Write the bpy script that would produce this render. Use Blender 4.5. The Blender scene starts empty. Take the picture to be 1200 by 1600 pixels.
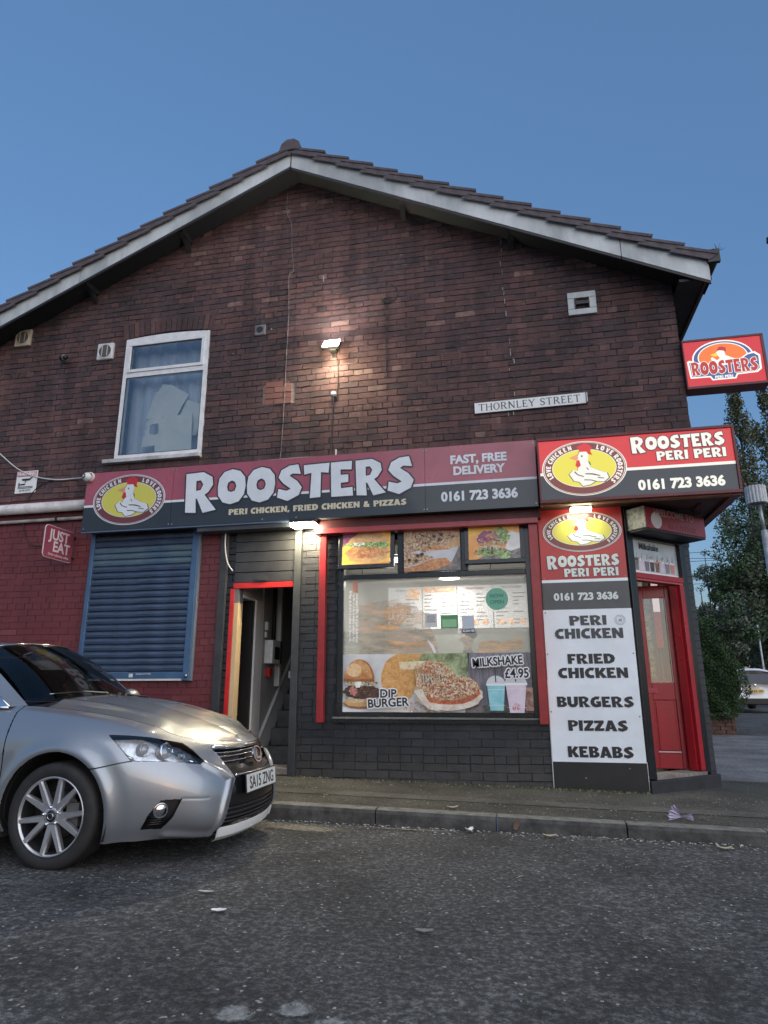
import bpy, math, random
import numpy as np
from mathutils import Vector, Matrix
from mathutils.geometry import tessellate_polygon

random.seed(7)
rng = np.random.default_rng(7)
scn = bpy.context.scene
COL = scn.collection
rad = math.radians

# ------------------------------------------------------------------ camera
PITCH, ROLL, YAW = 0.26158, -0.00251, -0.20773
fw = Vector((math.sin(YAW)*math.cos(PITCH), math.cos(YAW)*math.cos(PITCH), math.sin(PITCH)))
rt0 = Vector((math.cos(YAW), -math.sin(YAW), 0)); up0 = rt0.cross(fw)
rt = rt0*math.cos(ROLL) + up0*math.sin(ROLL); up = up0*math.cos(ROLL) - rt0*math.sin(ROLL)
cd = bpy.data.cameras.new('camera'); cam = bpy.data.objects.new('camera', cd); COL.objects.link(cam)
M = Matrix((rt, up, -fw)).transposed().to_4x4(); M.translation = Vector((0, -6.9, 0.94))
cam.matrix_world = M
cd.sensor_fit = 'HORIZONTAL'; cd.sensor_width = 36.0; cd.lens = 36.0*1020/1200
cd.clip_start = .05; cd.clip_end = 3000
scn.camera = cam

# ------------------------------------------------------------------ sky, sun, exposure (clear dusk, sun just gone)
SUN_EL, SUN_ROT = rad(1.5), rad(140)
w = bpy.data.worlds.new('World'); scn.world = w; w.use_nodes = True
nt = w.node_tree; nt.nodes.clear()
sky = nt.nodes.new('ShaderNodeTexSky'); sky.sky_type = 'NISHITA'; sky.sun_disc = False
sky.sun_elevation = SUN_EL; sky.sun_rotation = SUN_ROT; sky.ozone_density = 2.2; sky.air_density = 1.0; sky.dust_density = .3
mul = nt.nodes.new('ShaderNodeMix'); mul.data_type = 'RGBA'; mul.blend_type = 'MULTIPLY'; mul.inputs[0].default_value = 1
mul.inputs[7].default_value = (.88, .93, 1.08, 1)
bg = nt.nodes.new('ShaderNodeBackground'); bg.inputs[1].default_value = .115
ow = nt.nodes.new('ShaderNodeOutputWorld')
hz = nt.nodes.new('ShaderNodeMix'); hz.data_type = 'RGBA'; hz.inputs[0].default_value = .52        # thin even veil that flattens the clear sky
hz.inputs[7].default_value = (.152, .335, .665, 1)
nz = nt.nodes.new('ShaderNodeTexNoise'); nz.inputs['Scale'].default_value = 2.2; nz.inputs['Detail'].default_value = 5
mz = nt.nodes.new('ShaderNodeMapRange'); mz.inputs[1].default_value = .3; mz.inputs[2].default_value = .7; mz.inputs[3].default_value = .50; mz.inputs[4].default_value = .60
tcw = nt.nodes.new('ShaderNodeTexCoord'); nt.links.new(tcw.outputs['Generated'], nz.inputs[0]); nt.links.new(nz.outputs[0], mz.inputs[0]); nt.links.new(mz.outputs[0], hz.inputs[0])
nt.links.new(sky.outputs[0], mul.inputs[6]); nt.links.new(mul.outputs[2], hz.inputs[6]); nt.links.new(hz.outputs[2], bg.inputs[0]); nt.links.new(bg.outputs[0], ow.inputs[0])
sl = bpy.data.lights.new('sun', 'SUN'); sl.energy = .38; sl.angle = rad(95); sl.color = (1, .95, .90)
sun = bpy.data.objects.new('sun', sl); COL.objects.link(sun)
sd = Vector((math.sin(SUN_ROT)*math.cos(SUN_EL), math.cos(SUN_ROT)*math.cos(SUN_EL), math.sin(rad(38))))
sun.rotation_euler = sd.to_track_quat('Z', 'Y').to_euler()
scn.view_settings.view_transform = 'Standard'; scn.view_settings.look = 'None'
scn.view_settings.exposure = 2.60; scn.view_settings.gamma = 1

# ------------------------------------------------------------------ helpers
def tag(o, label=None, cat=None, group=None, kind=None):
    if label: o['label'] = label
    if cat: o['category'] = cat
    if group: o['group'] = group
    if kind: o['kind'] = kind
    return o

def empty(name, loc, label=None, cat=None, group=None, kind=None):
    o = bpy.data.objects.new(name, None); COL.objects.link(o); o.location = loc; o.empty_display_size = .2
    return tag(o, label, cat, group, kind)

def wloc(p): return Vector(p.location)      # every parent inverse cancels the parent's own place

def link(name, me, parent=None):
    """mesh data is in world coordinates; give the object a local origin at its parent's place"""
    o = bpy.data.objects.new(name, me); COL.objects.link(o)
    if parent is not None:
        o.parent = parent
        o.matrix_parent_inverse = Matrix.Translation(-wloc(parent))
    return o

class MB:
    """collects faces (world coordinates), several materials"""
    def __init__(s): s.v = []; s.f = []; s.m = []; s.mats = []; s.sm = []; s.att = []; s.cur = 0; s.smooth = False; s.r = .5
    def mat(s, m):
        if m not in s.mats: s.mats.append(m)
        s.cur = s.mats.index(m); return s
    def face(s, idx): s.f.append(idx); s.m.append(s.cur); s.sm.append(s.smooth); s.att.append(s.r)
    def poly(s, pts):
        b = len(s.v); s.v += [tuple(p) for p in pts]; s.face(list(range(b, b+len(pts))))
    def box(s, x0, x1, y0, y1, z0, z1, Mx=None):
        if x0 > x1: x0, x1 = x1, x0
        if y0 > y1: y0, y1 = y1, y0
        if z0 > z1: z0, z1 = z1, z0
        c = [(x0,y0,z0),(x1,y0,z0),(x1,y1,z0),(x0,y1,z0),(x0,y0,z1),(x1,y0,z1),(x1,y1,z1),(x0,y1,z1)]
        if Mx is not None: c = [tuple(Mx @ Vector(p)) for p in c]
        b = len(s.v); s.v += c
        for q in ((0,3,2,1),(4,5,6,7),(0,1,5,4),(1,2,6,5),(2,3,7,6),(3,0,4,7)): s.face([b+i for i in q])
        return s
    def prism(s, pts, vec):
        """polygon pts (3D, planar) extruded by vec"""
        n = len(pts); b = len(s.v); vec = Vector(vec)
        s.v += [tuple(p) for p in pts] + [tuple(Vector(p)+vec) for p in pts]
        tri = tessellate_polygon([[Vector(p) for p in pts]])
        for t in tri: s.face([b+i for i in t]); s.face([b+n+i for i in reversed(t)])
        for i in range(n): j = (i+1) % n; s.face([b+i, b+j, b+n+j, b+n+i])
        return s
    def tube(s, pts, r, n=8, cap=True):
        pts = [Vector(p) for p in pts]; rs = r if isinstance(r, (list, tuple)) else [r]*len(pts)
        b = len(s.v); prev = None
        for i, p in enumerate(pts):
            d = (pts[min(i+1, len(pts)-1)] - pts[max(i-1, 0)])
            d = d.normalized() if d.length > 1e-9 else Vector((0,0,1))
            if prev is None: a = d.orthogonal().normalized()
            else: a = (prev - d*prev.dot(d)).normalized()
            prev = a; c = d.cross(a)
            for k in range(n):
                t = 2*math.pi*k/n
                s.v.append(tuple(p + (a*math.cos(t)+c*math.sin(t))*rs[i]))
        for i in range(len(pts)-1):
            for k in range(n):
                s.face([b+i*n+k, b+i*n+(k+1)%n, b+(i+1)*n+(k+1)%n, b+(i+1)*n+k])
        if cap:
            s.face([b+k for k in range(n)][::-1]); e = b+(len(pts)-1)*n; s.face([e+k for k in range(n)])
        return s
    def lathe(s, prof, origin, axis, n=32):
        """prof: (r, h) along axis"""
        o = Vector(origin); d = Vector(axis).normalized(); a = d.orthogonal().normalized(); c = d.cross(a); b = len(s.v)
        for r, h in prof:
            for k in range(n):
                t = 2*math.pi*k/n; s.v.append(tuple(o + d*h + (a*math.cos(t)+c*math.sin(t))*r))
        for i in range(len(prof)-1):
            for k in range(n):
                s.face([b+i*n+k, b+i*n+(k+1)%n, b+(i+1)*n+(k+1)%n, b+(i+1)*n+k])
        return s
    def ball(s, c, r, n=10, sc=(1,1,1)):
        prof = []
        b = len(s.v); c = Vector(c)
        for i in range(n+1):
            ph = math.pi*i/n
            for k in range(2*n):
                th = math.pi*k/n
                s.v.append((c.x+r*sc[0]*math.sin(ph)*math.cos(th), c.y+r*sc[1]*math.sin(ph)*math.sin(th), c.z+r*sc[2]*math.cos(ph)))
        for i in range(n):
            for k in range(2*n):
                s.face([b+i*2*n+k, b+(i+1)*2*n+k, b+(i+1)*2*n+(k+1)%(2*n), b+i*2*n+(k+1)%(2*n)])
        return s
    def build(s, name, parent=None, bevel=0, rnd=False):
        me = bpy.data.meshes.new(name); me.from_pydata(s.v, [], s.f)
        for m in s.mats: me.materials.append(m)
        me.polygons.foreach_set('material_index', s.m); me.polygons.foreach_set('use_smooth', s.sm)
        if rnd:
            a = me.attributes.new('rnd', 'FLOAT', 'FACE'); a.data.foreach_set('value', s.att)
        me.update()
        o = link(name, me, parent)
        if bevel:
            md = o.modifiers.new('bevel', 'BEVEL'); md.width = bevel; md.segments = 2; md.limit_method = 'ANGLE'; md.angle_limit = rad(40)
        return o

def mb(m, smooth=False):
    b = MB(); b.mat(m); b.smooth = smooth; return b
def box(name, parent, m, x0, x1, y0, y1, z0, z1, bevel=0, Mx=None):
    return mb(m).box(x0, x1, y0, y1, z0, z1, Mx).build(name, parent, bevel)

# frame: place flat artwork.  (u right, v up, n outwards)
class Frame:
    def __init__(s, o, u, v=(0,0,1)): s.o = Vector(o); s.u = Vector(u).normalized(); s.v = Vector(v).normalized(); s.n = s.u.cross(s.v)
    def p(s, x, y, d=0): return s.o + s.u*x + s.v*y + s.n*d
    def mat(s, x, y, d=0):
        m = Matrix((s.u, s.v, s.n)).transposed().to_4x4(); m.translation = s.p(x, y, d); return m
WALL = Frame((0,0,0), (1,0,0))      # x -> X, y -> Z, n -> -Y  (d towards the street)

# ------------------------------------------------------------------ materials
MATS = {}
def pmat(name, col, rough=.6, metal=0, var=.0, scale=6, bump=0, bscale=40, col2=None, emit=0, coat=0, spec=.5, dirt=0, detail=6, stretch=(1,1,1), ecol=None):
    if name in MATS: return MATS[name]
    m = bpy.data.materials.new(name); m.use_nodes = True; t = m.node_tree; N = t.nodes; L = t.links
    b = N['Principled BSDF']
    b.inputs['Roughness'].default_value = rough; b.inputs['Metallic'].default_value = metal
    b.inputs['Coat Weight'].default_value = coat; b.inputs['Coat Roughness'].default_value = .05
    b.inputs['Specular IOR Level'].default_value = spec
    c = tuple(col)+(1,)
    b.inputs['Base Color'].default_value = c
    tc = N.new('ShaderNodeTexCoord'); mp = N.new('ShaderNodeMapping'); mp.inputs['Scale'].default_value = stretch
    L.new(tc.outputs['Object'], mp.inputs[0])
    if var or col2:
        n = N.new('ShaderNodeTexNoise'); n.inputs['Scale'].default_value = scale; n.inputs['Detail'].default_value = detail; n.inputs['Roughness'].default_value = .65
        L.new(mp.outputs[0], n.inputs['Vector'])
        r = N.new('ShaderNodeValToRGB'); L.new(n.outputs[0], r.inputs[0])
        c2 = tuple(col2)+(1,) if col2 else tuple(x*(1-var) for x in col)+(1,)
        c1 = c if col2 else tuple(min(1, x*(1+var*.6)) for x in col)+(1,)
        r.color_ramp.elements[0].position = .35; r.color_ramp.elements[1].position = .65
        r.color_ramp.elements[0].color = c2; r.color_ramp.elements[1].color = c1
        L.new(r.outputs[0], b.inputs['Base Color'])
        rr = N.new('ShaderNodeMapRange'); rr.inputs[3].default_value = min(1, rough*1.25); rr.inputs[4].default_value = rough*.8
        L.new(n.outputs[0], rr.inputs[0]); L.new(rr.outputs[0], b.inputs['Roughness'])
        if emit: L.new(r.outputs[0], b.inputs['Emission Color'])
    if emit:
        if not (var or col2): b.inputs['Emission Color'].default_value = (tuple(ecol)+(1,)) if ecol else c
        b.inputs['Emission Strength'].default_value = emit
    if bump:
        n2 = N.new('ShaderNodeTexNoise'); n2.inputs['Scale'].default_value = bscale; n2.inputs['Detail'].default_value = 4
        L.new(mp.outputs[0], n2.inputs['Vector'])
        bp = N.new('ShaderNodeBump'); bp.inputs['Strength'].default_value = bump; bp.inputs['Distance'].default_value = .01
        L.new(n2.outputs[0], bp.inputs['Height']); L.new(bp.outputs[0], b.inputs['Normal'])
    MATS[name] = m; return m

def node(t, typ, **kw):
    n = t.nodes.new(typ)
    for k, v in kw.items():
        if k.startswith('i_'): n.inputs[int(k[2:])].default_value = v
        else: setattr(n, k, v)
    return n

def brick_mat(name, stops, rough=.85, soot=.5, speck=.25, bump=.6, streak=.0, splash=.0):
    m = bpy.data.materials.new(name); m.use_nodes = True; t = m.node_tree; L = t.links; b = t.nodes['Principled BSDF']
    b.inputs['Roughness'].default_value = rough
    at = node(t, 'ShaderNodeAttribute', attribute_name='rnd')
    geo = node(t, 'ShaderNodeNewGeometry')
    n1 = node(t, 'ShaderNodeTexNoise'); n1.inputs['Scale'].default_value = 9; n1.inputs['Detail'].default_value = 7; n1.inputs['Roughness'].default_value = .7
    L.new(geo.outputs['Position'], n1.inputs['Vector'])
    n3 = node(t, 'ShaderNodeTexNoise'); n3.inputs['Scale'].default_value = .9; n3.inputs['Detail'].default_value = 4
    L.new(geo.outputs['Position'], n3.inputs['Vector'])
    a1 = node(t, 'ShaderNodeMath', operation='MULTIPLY_ADD'); L.new(n1.outputs[0], a1.inputs[0]); a1.inputs[1].default_value = .7; L.new(at.outputs['Fac'], a1.inputs[2])
    a2 = node(t, 'ShaderNodeMath', operation='MULTIPLY_ADD'); L.new(n3.outputs[0], a2.inputs[0]); a2.inputs[1].default_value = soot*2; L.new(a1.outputs[0], a2.inputs[2])
    a3 = node(t, 'ShaderNodeMath', operation='SUBTRACT'); L.new(a2.outputs[0], a3.inputs[0]); a3.inputs[1].default_value = .35+soot
    r = node(t, 'ShaderNodeValToRGB'); L.new(a3.outputs[0], r.inputs[0])
    els = r.color_ramp.elements
    while len(els) < len(stops): els.new(.5)
    for e, (p, c) in zip(els, stops): e.position = p; e.color = tuple(c)+(1,)
    # pale salts / spalled specks
    n2 = node(t, 'ShaderNodeTexNoise'); n2.inputs['Scale'].default_value = 26; n2.inputs['Detail'].default_value = 8; n2.inputs['Roughness'].default_value = .75
    mp = node(t, 'ShaderNodeMapping'); mp.inputs['Scale'].default_value = (.55, 1, 1.7); L.new(geo.outputs['Position'], mp.inputs[0]); L.new(mp.outputs[0], n2.inputs['Vector'])
    cr = node(t, 'ShaderNodeMapRange'); cr.inputs[1].default_value = .56; cr.inputs[2].default_value = .72; L.new(n2.outputs[0], cr.inputs[0])
    ml = node(t, 'ShaderNodeMath', operation='MULTIPLY'); L.new(cr.outputs[0], ml.inputs[0]); ml.inputs[1].default_value = speck
    mx = node(t, 'ShaderNodeMix', data_type='RGBA'); L.new(ml.outputs[0], mx.inputs[0]); L.new(r.outputs[0], mx.inputs[6]); mx.inputs[7].default_value = (.33, .26, .25, 1)
    outc = mx.outputs[2]
    if streak:      # rain and soot runs down the wall
        m3 = node(t, 'ShaderNodeMapping'); m3.inputs['Scale'].default_value = (2.6, 1, .28); L.new(geo.outputs['Position'], m3.inputs[0])
        n4 = node(t, 'ShaderNodeTexNoise'); n4.inputs['Scale'].default_value = 1.6; n4.inputs['Detail'].default_value = 8; n4.inputs['Roughness'].default_value = .6; L.new(m3.outputs[0], n4.inputs[0])
        r4 = node(t, 'ShaderNodeMapRange'); r4.inputs[1].default_value = .34; r4.inputs[2].default_value = .66; r4.inputs[3].default_value = 1-streak; r4.inputs[4].default_value = 1+streak*.5; L.new(n4.outputs[0], r4.inputs[0])
        x4 = node(t, 'ShaderNodeMix', data_type='RGBA', blend_type='MULTIPLY'); x4.inputs[0].default_value = 1; L.new(outc, x4.inputs[6]); L.new(r4.outputs[0], x4.inputs[7]); outc = x4.outputs[2]
    if splash:      # mud splashed up from the pavement
        sp_ = node(t, 'ShaderNodeSeparateXYZ'); L.new(geo.outputs['Position'], sp_.inputs[0])
        r5 = node(t, 'ShaderNodeMapRange'); r5.inputs[1].default_value = .0; r5.inputs[2].default_value = .45; r5.inputs[3].default_value = splash; r5.inputs[4].default_value = 0; L.new(sp_.outputs[2], r5.inputs[0])
        m5 = node(t, 'ShaderNodeMath', operation='MULTIPLY'); L.new(r5.outputs[0], m5.inputs[0]); L.new(n1.outputs[0], m5.inputs[1])
        x5 = node(t, 'ShaderNodeMix', data_type='RGBA'); L.new(m5.outputs[0], x5.inputs[0]); L.new(outc, x5.inputs[6]); x5.inputs[7].default_value = (.11, .10, .085, 1); outc = x5.outputs[2]
    L.new(outc, b.inputs['Base Color'])
    bp = node(t, 'ShaderNodeBump'); bp.inputs['Strength'].default_value = bump; bp.inputs['Distance'].default_value = .008
    L.new(n2.outputs[0], bp.inputs['Height']); L.new(bp.outputs[0], b.inputs['Normal'])
    return m

M_brick = brick_mat('brick', [(0, (.044,.031,.036)), (.28, (.066,.044,.048)), (.52, (.101,.055,.055)), (.74, (.130,.066,.062)), (.90, (.150,.083,.075)), (1, (.22,.14,.12))], soot=.55, speck=.55, bump=.9, streak=.38)
M_mortar = pmat('mortar', (.066,.054,.056), .95, var=.6, scale=14, bump=.6, bscale=60)
M_blackpaint = brick_mat('black paint', [(0,(.012,.013,.018)), (.6,(.020,.022,.029)), (.9,(.032,.033,.040)), (1,(.06,.045,.04))], rough=.42, soot=.25, speck=.10, bump=.4, streak=.25, splash=.8)
M_redpaint = brick_mat('red wall paint', [(0,(.135,.026,.030)), (.5,(.150,.030,.034)), (.9,(.165,.036,.039)), (1,(.19,.05,.05))], rough=.5, soot=.15, speck=.06, bump=.2, streak=.18, splash=.7)
M_blackmort = pmat('black joint', (.010,.011,.015), .6, var=.5, scale=20, bump=.3)
M_redmort = pmat('red joint', (.115,.022,.025), .6, var=.4, scale=20, bump=.3)
M_patch = brick_mat('patch brick', [(0,(.16,.07,.06)), (.5,(.2,.09,.075)), (1,(.27,.15,.13))], soot=.2, speck=.3)
M_yellowjoint = pmat('pale joint', (.26,.22,.20), .9, var=.5, scale=30)
M_white = pmat('white upvc', (.74,.75,.76), .35, var=.12, scale=9)
M_whiteb = pmat('weathered white board', (.42,.45,.45), .6, col2=(.60,.62,.62), scale=7, bump=.15)
M_dirtyboard = None
M_dark = pmat('dark timber', (.014,.014,.017), .55, var=.3)
M_tile = pmat('concrete tile', (.098,.080,.092), .7, var=.3, scale=10, bump=.4, bscale=80)
M_blackgloss = pmat('black gloss frame', (.012,.014,.017), .22, var=.3, scale=8)
M_bluepaint = pmat('blue shutter paint', (.052,.080,.138), .38, metal=.0, var=.32, scale=5, bump=.08, bscale=25, stretch=(1,1,4))
M_blueframe = pmat('blue frame paint', (.055,.115,.22), .4, var=.2, scale=5)
M_redtrim = pmat('red trim', (.30,.022,.026), .3, var=.2, scale=6)
M_reddoor = pmat('red door paint', (.33,.012,.022), .28, var=.12, scale=4)
M_grey = pmat('grey paint', (.13,.13,.135), .6, var=.2)
M_postgrey = pmat('grey post', (.040,.044,.048), .45, var=.25, scale=8)
M_cream = pmat('cream plastic', (.47,.41,.32), .5, var=.15)
M_plastic = pmat('white plastic', (.62,.63,.64), .4, var=.15, scale=12)
M_blackpl = pmat('black plastic', (.012,.012,.013), .45)
M_pipe = pmat('painted pipe', (.55,.56,.58), .35, var=.25, scale=8)
M_screw = pmat('screw', (.25,.25,.25), .3, metal=1)

# ------------------------------------------------------------------ text and cut lettering
def bez_text(name, body, size, m, mat4, parent, align='CENTER', bold=0.0, sx=1.0, track=1.0, depth=.0006):
    c = bpy.data.curves.new('t', 'FONT'); c.body = body; c.size = size; c.align_x = align; c.align_y = 'BOTTOM_BASELINE'
    c.offset = bold*size; c.space_character = track; c.extrude = depth; c.resolution_u = 4
    return _c2m(name, c, m, mat4, parent, sx)
def outline_text(name, body, size, m, mat4, parent, rim, sx=1.0, align='CENTER'):
    o = bez_text(name, body, size, m, mat4, parent, align, .004, sx, depth=.0001); me = o.data; n = len(me.vertices)
    V = [v.co.copy() for v in me.vertices]; F_ = [list(p.vertices) for p in me.polygons]; u = mat4.to_3x3() @ Vector((1,0,0)); v_ = mat4.to_3x3() @ Vector((0,1,0)); w_ = mat4.to_3x3() @ Vector((0,0,1))
    VV_, FF_ = [], []
    for k in range(14):
        a = 2*math.pi*k/14; r = rim*(1 if k % 2 else .55); d = u*math.cos(a)*r+v_*math.sin(a)*r+w_*(k*.00004); s = len(VV_)
        VV_ += [tuple(p+d) for p in V]; FF_ += [[i+s for i in f] for f in F_]
    m2 = bpy.data.meshes.new(name); m2.from_pydata(VV_, [], FF_); m2.materials.append(m); o.data = m2; return o
def _c2m(name, c, m, mat4, parent, sx=1.0):
    o = bpy.data.objects.new('tmp', c); COL.objects.link(o)
    dg = bpy.context.evaluated_depsgraph_get(); dg.update()
    me = bpy.data.meshes.new_from_object(o.evaluated_get(dg)); bpy.data.objects.remove(o)
    me.transform(Matrix.Diagonal((sx, 1, 1, 1))); me.transform(mat4)
    me.materials.clear(); me.materials.append(m)
    for p in me.polygons: p.use_smooth = False
    me.name = name
    return link(name, me, parent)

# chunky cut-out alphabet (cap height 1): outline, holes, width
G = {
'R': ([(.04,0),(0,1),(.46,1.02),(.70,.88),(.73,.68),(.62,.50),(.52,.43),(.84,.03),(.50,-.03),(.33,.34),(.29,.34),(.32,-.02)], [[(.29,.54),(.28,.80),(.40,.81),(.47,.70),(.41,.56)]], .86),
'O': ([(.40,-.03),(.17,.04),(.02,.25),(0,.50),(.03,.76),(.18,.95),(.42,1.02),(.66,.95),(.81,.76),(.84,.50),(.80,.24),(.65,.04)], [[(.41,.33),(.31,.38),(.28,.50),(.31,.62),(.42,.68),(.52,.62),(.56,.50),(.52,.37)]], .88),
'S': ([(.62,1.02),(.70,.73),(.46,.76),(.37,.70),(.60,.53),(.74,.34),(.66,.12),(.34,-.04),(.03,.08),(.06,.33),(.30,.26),(.42,.31),(.20,.48),(.05,.66),(.13,.88),(.36,1.0)], [], .78),
'T': ([(.0,.98),(.02,.70),(.23,.74),(.20,0),(.50,.02),(.50,.74),(.72,.71),(.74,1.0)], [], .78),
'E': ([(.03,0),(0,1),(.60,1.01),(.59,.76),(.28,.78),(.28,.62),(.50,.62),(.50,.40),(.29,.39),(.30,.23),(.62,.25),(.64,0)], [], .70),
'P': ([(.02,0),(0,1),(.46,1.0),(.70,.86),(.72,.62),(.58,.43),(.31,.38),(.33,0)], [[(.29,.58),(.28,.80),(.40,.80),(.46,.70),(.41,.59)]], .76),
'I': ([(.02,0),(0,1),(.30,1.0),(.28,0)], [], .36),
'C': ([(.70,1.0),(.60,.70),(.42,.74),(.30,.62),(.28,.42),(.40,.28),(.62,.30),(.66,.02),(.40,-.03),(.16,.06),(.02,.28),(0,.58),(.12,.86),(.38,1.02)], [], .74),
'H': ([(.02,0),(0,1),(.29,1),(.28,.64),(.50,.64),(.48,1),(.78,1),(.76,0),(.48,0),(.50,.38),(.29,.38),(.30,0)], [], .84),
'K': ([(.02,0),(0,1),(.29,1),(.29,.62),(.50,1.0),(.80,.94),(.52,.52),(.82,.04),(.52,-.02),(.30,.38),(.30,0)], [], .82),
'N': ([(.02,0),(0,1),(.26,1),(.54,.50),(.53,1),(.80,1),(.80,0),(.56,0),(.27,.50),(.28,0)], [], .86),
'F': ([(.02,0),(0,1),(.60,1.0),(.58,.74),(.29,.76),(.29,.58),(.50,.58),(.50,.34),(.30,.34),(.31,0)], [], .64),
'D': ([(.02,0),(0,1),(.42,1.0),(.70,.84),(.80,.52),(.70,.18),(.42,0)], [[(.29,.25),(.28,.75),(.40,.73),(.50,.52),(.41,.27)]], .84),
'Z': ([(0,.98),(.02,.72),(.34,.74),(0,.20),(.02,0),(.68,.02),(.70,.28),(.38,.25),(.70,.80),(.68,1.0)], [], .74),
'A': ([(0,0),(.26,1),(.56,1),(.86,0),(.56,0),(.51,.18),(.33,.18),(.30,0)], [[(.38,.36),(.42,.62),(.46,.36)]], .88),
'B': ([(.02,0),(0,1),(.48,1.0),(.68,.84),(.66,.64),(.54,.54),(.72,.40),(.72,.16),(.50,0)], [[(.29,.60),(.28,.80),(.40,.78),(.40,.62)], [(.29,.22),(.29,.42),(.42,.40),(.42,.24)]], .76),
'U': ([(0,1),(.02,.28),(.20,.02),(.40,-.03),(.62,.02),(.78,.28),(.80,1),(.51,1),(.50,.34),(.40,.25),(.31,.34),(.29,1)], [], .84),
'G': ([(.70,1.0),(.60,.70),(.42,.74),(.30,.62),(.28,.42),(.38,.28),(.50,.28),(.50,.36),(.42,.36),(.42,.56),(.76,.56),(.76,.06),(.40,-.03),(.16,.06),(.02,.28),(0,.58),(.12,.86),(.38,1.02)], [], .82),
'L': ([(.02,0),(0,1),(.29,1),(.30,.26),(.58,.28),(.60,0)], [], .64),
'V': ([(0,1),(.30,0),(.56,0),(.84,1),(.54,1),(.43,.44),(.31,1)], [], .86),
',': ([(.02,.0),(.04,.26),(.30,.26),(.26,.02),(.06,-.2)], [], .36),
'&': ([(.30,-.02),(.05,.10),(.03,.34),(.16,.50),(.08,.72),(.22,.96),(.48,.98),(.62,.80),(.52,.54),(.60,.44),(.72,.56),(.80,.36),(.72,.26),(.84,.02),(.56,-.02),(.50,.06)], [[(.28,.28),(.30,.38),(.42,.24),(.34,.2)]], .9),
}
def cut_curve(items, offset=0.0, extrude=.0006):
    """items: (char, 2x3 affine as (ox, oy, ux, uy, vx, vy))"""
    c = bpy.data.curves.new('g', 'CURVE'); c.dimensions = '2D'; c.fill_mode = 'BOTH'; c.offset = offset; c.extrude = extrude
    for ch, (ox, oy, ux, uy, vx, vy) in items:
        out, holes, wd = G[ch]
        for pts in [out]+holes:
            s = c.splines.new('POLY'); s.points.add(len(pts)-1); s.use_cyclic_u = True
            for q, (x, y) in zip(s.points, pts): q.co = (ox+ux*x+vx*y, oy+uy*x+vy*y, 0, 1)
    return c
def lay(text, x0, x1, base, h, first=None):
    """set text between x0 and x1 with cap height h; first: (scale, drop) for an enlarged initial"""
    ws = []; 
    for i, ch in enumerate(text):
        sc = first[0] if (first and i == 0) else 1
        ws.append(.42 if ch == ' ' else G[ch][2]*sc)
    k = (x1-x0)/(sum(ws)); out = []; x = x0
    for i, ch in enumerate(text):
        if ch != ' ':
            if first and i == 0: out.append((ch, (x, base-first[1]*h, k*first[0], 0, 0, h*first[0])))
            else: out.append((ch, (x, base, k, 0, 0, h)))
        x += ws[i]*k
    return out
def cut_text(name, items, m, F, d, parent, offset=0.0):
    o = _c2m(name, cut_curve(items, 0, .0001 if offset else .0006), m, F.mat(0, 0, d), parent)
    return rimmed(o, F, offset) if offset else o
def rimmed(o, F, rim):
    me = o.data; V = [v.co.copy() for v in me.vertices]; F_ = [list(p.vertices) for p in me.polygons]; VV_, FF_ = [], []
    for k in range(14):
        a = 2*math.pi*k/14; r = rim*(1 if k % 2 else .6); d = F.u*math.cos(a)*r+F.v*math.sin(a)*r+F.n*(k*.00005); s = len(VV_)
        VV_ += [tuple(p+d) for p in V]; FF_ += [[i+s for i in f] for f in F_]
    m2 = bpy.data.meshes.new(o.name); m2.from_pydata(VV_, [], FF_); m2.materials.append(me.materials[0]); o.data = m2; return o
def on_oval(text, a0, a1, rx, ry, h):
    """letters along an ellipse from angle a0 to a1 (clockwise reading, degrees)"""
    n = len(text); out = []
    ws = [(.42 if c == ' ' else G[c][2]) for c in text]; tot = sum(ws); acc = 0
    for ch, wd in zip(text, ws):
        a = rad(a0+(a1-a0)*(acc+wd/2)/tot); acc += wd
        if ch == ' ': continue
        px, py = rx*math.cos(a), ry*math.sin(a)
        nx, ny = math.cos(a)/rx, math.sin(a)/ry; l = math.hypot(nx, ny); nx /= l; ny /= l
        tx, ty = ny, -nx
        k = h*.9
        out.append((ch, (px-tx*k*wd/2-nx*h/2, py-ty*k*wd/2-ny*h/2, tx*k, ty*k, nx*h, ny*h)))
    return out

def ell(rx, ry, n=56, cx=0, cy=0): return [(cx+rx*math.cos(2*math.pi*i/n), cy+ry*math.sin(2*math.pi*i/n)) for i in range(n)]
def flat(b, F, pts, d, cx=0, cy=0):
    """planar polygon face (tessellated) on frame F at height d"""
    P = [F.p(x+cx, y+cy, d) for x, y in pts]; base = len(b.v); b.v += [tuple(p) for p in P]
    for t in tessellate_polygon([[Vector((x, y, 0)) for x, y in pts]]):
        a, bb, c = t
        x = [pts[i] for i in t]
        cr = (x[1][0]-x[0][0])*(x[2][1]-x[0][1])-(x[1][1]-x[0][1])*(x[2][0]-x[0][0])
        b.face([base+a, base+bb, base+c] if cr > 0 else [base+c, base+bb, base+a])
def blob(cx, cy, rx, ry, n=18, j=.12, seed=0):
    r = random.Random(seed); return [(cx+rx*(1+r.uniform(-j, j))*math.cos(2*math.pi*i/n), cy+ry*(1+r.uniform(-j, j))*math.sin(2*math.pi*i/n)) for i in range(n)]

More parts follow.
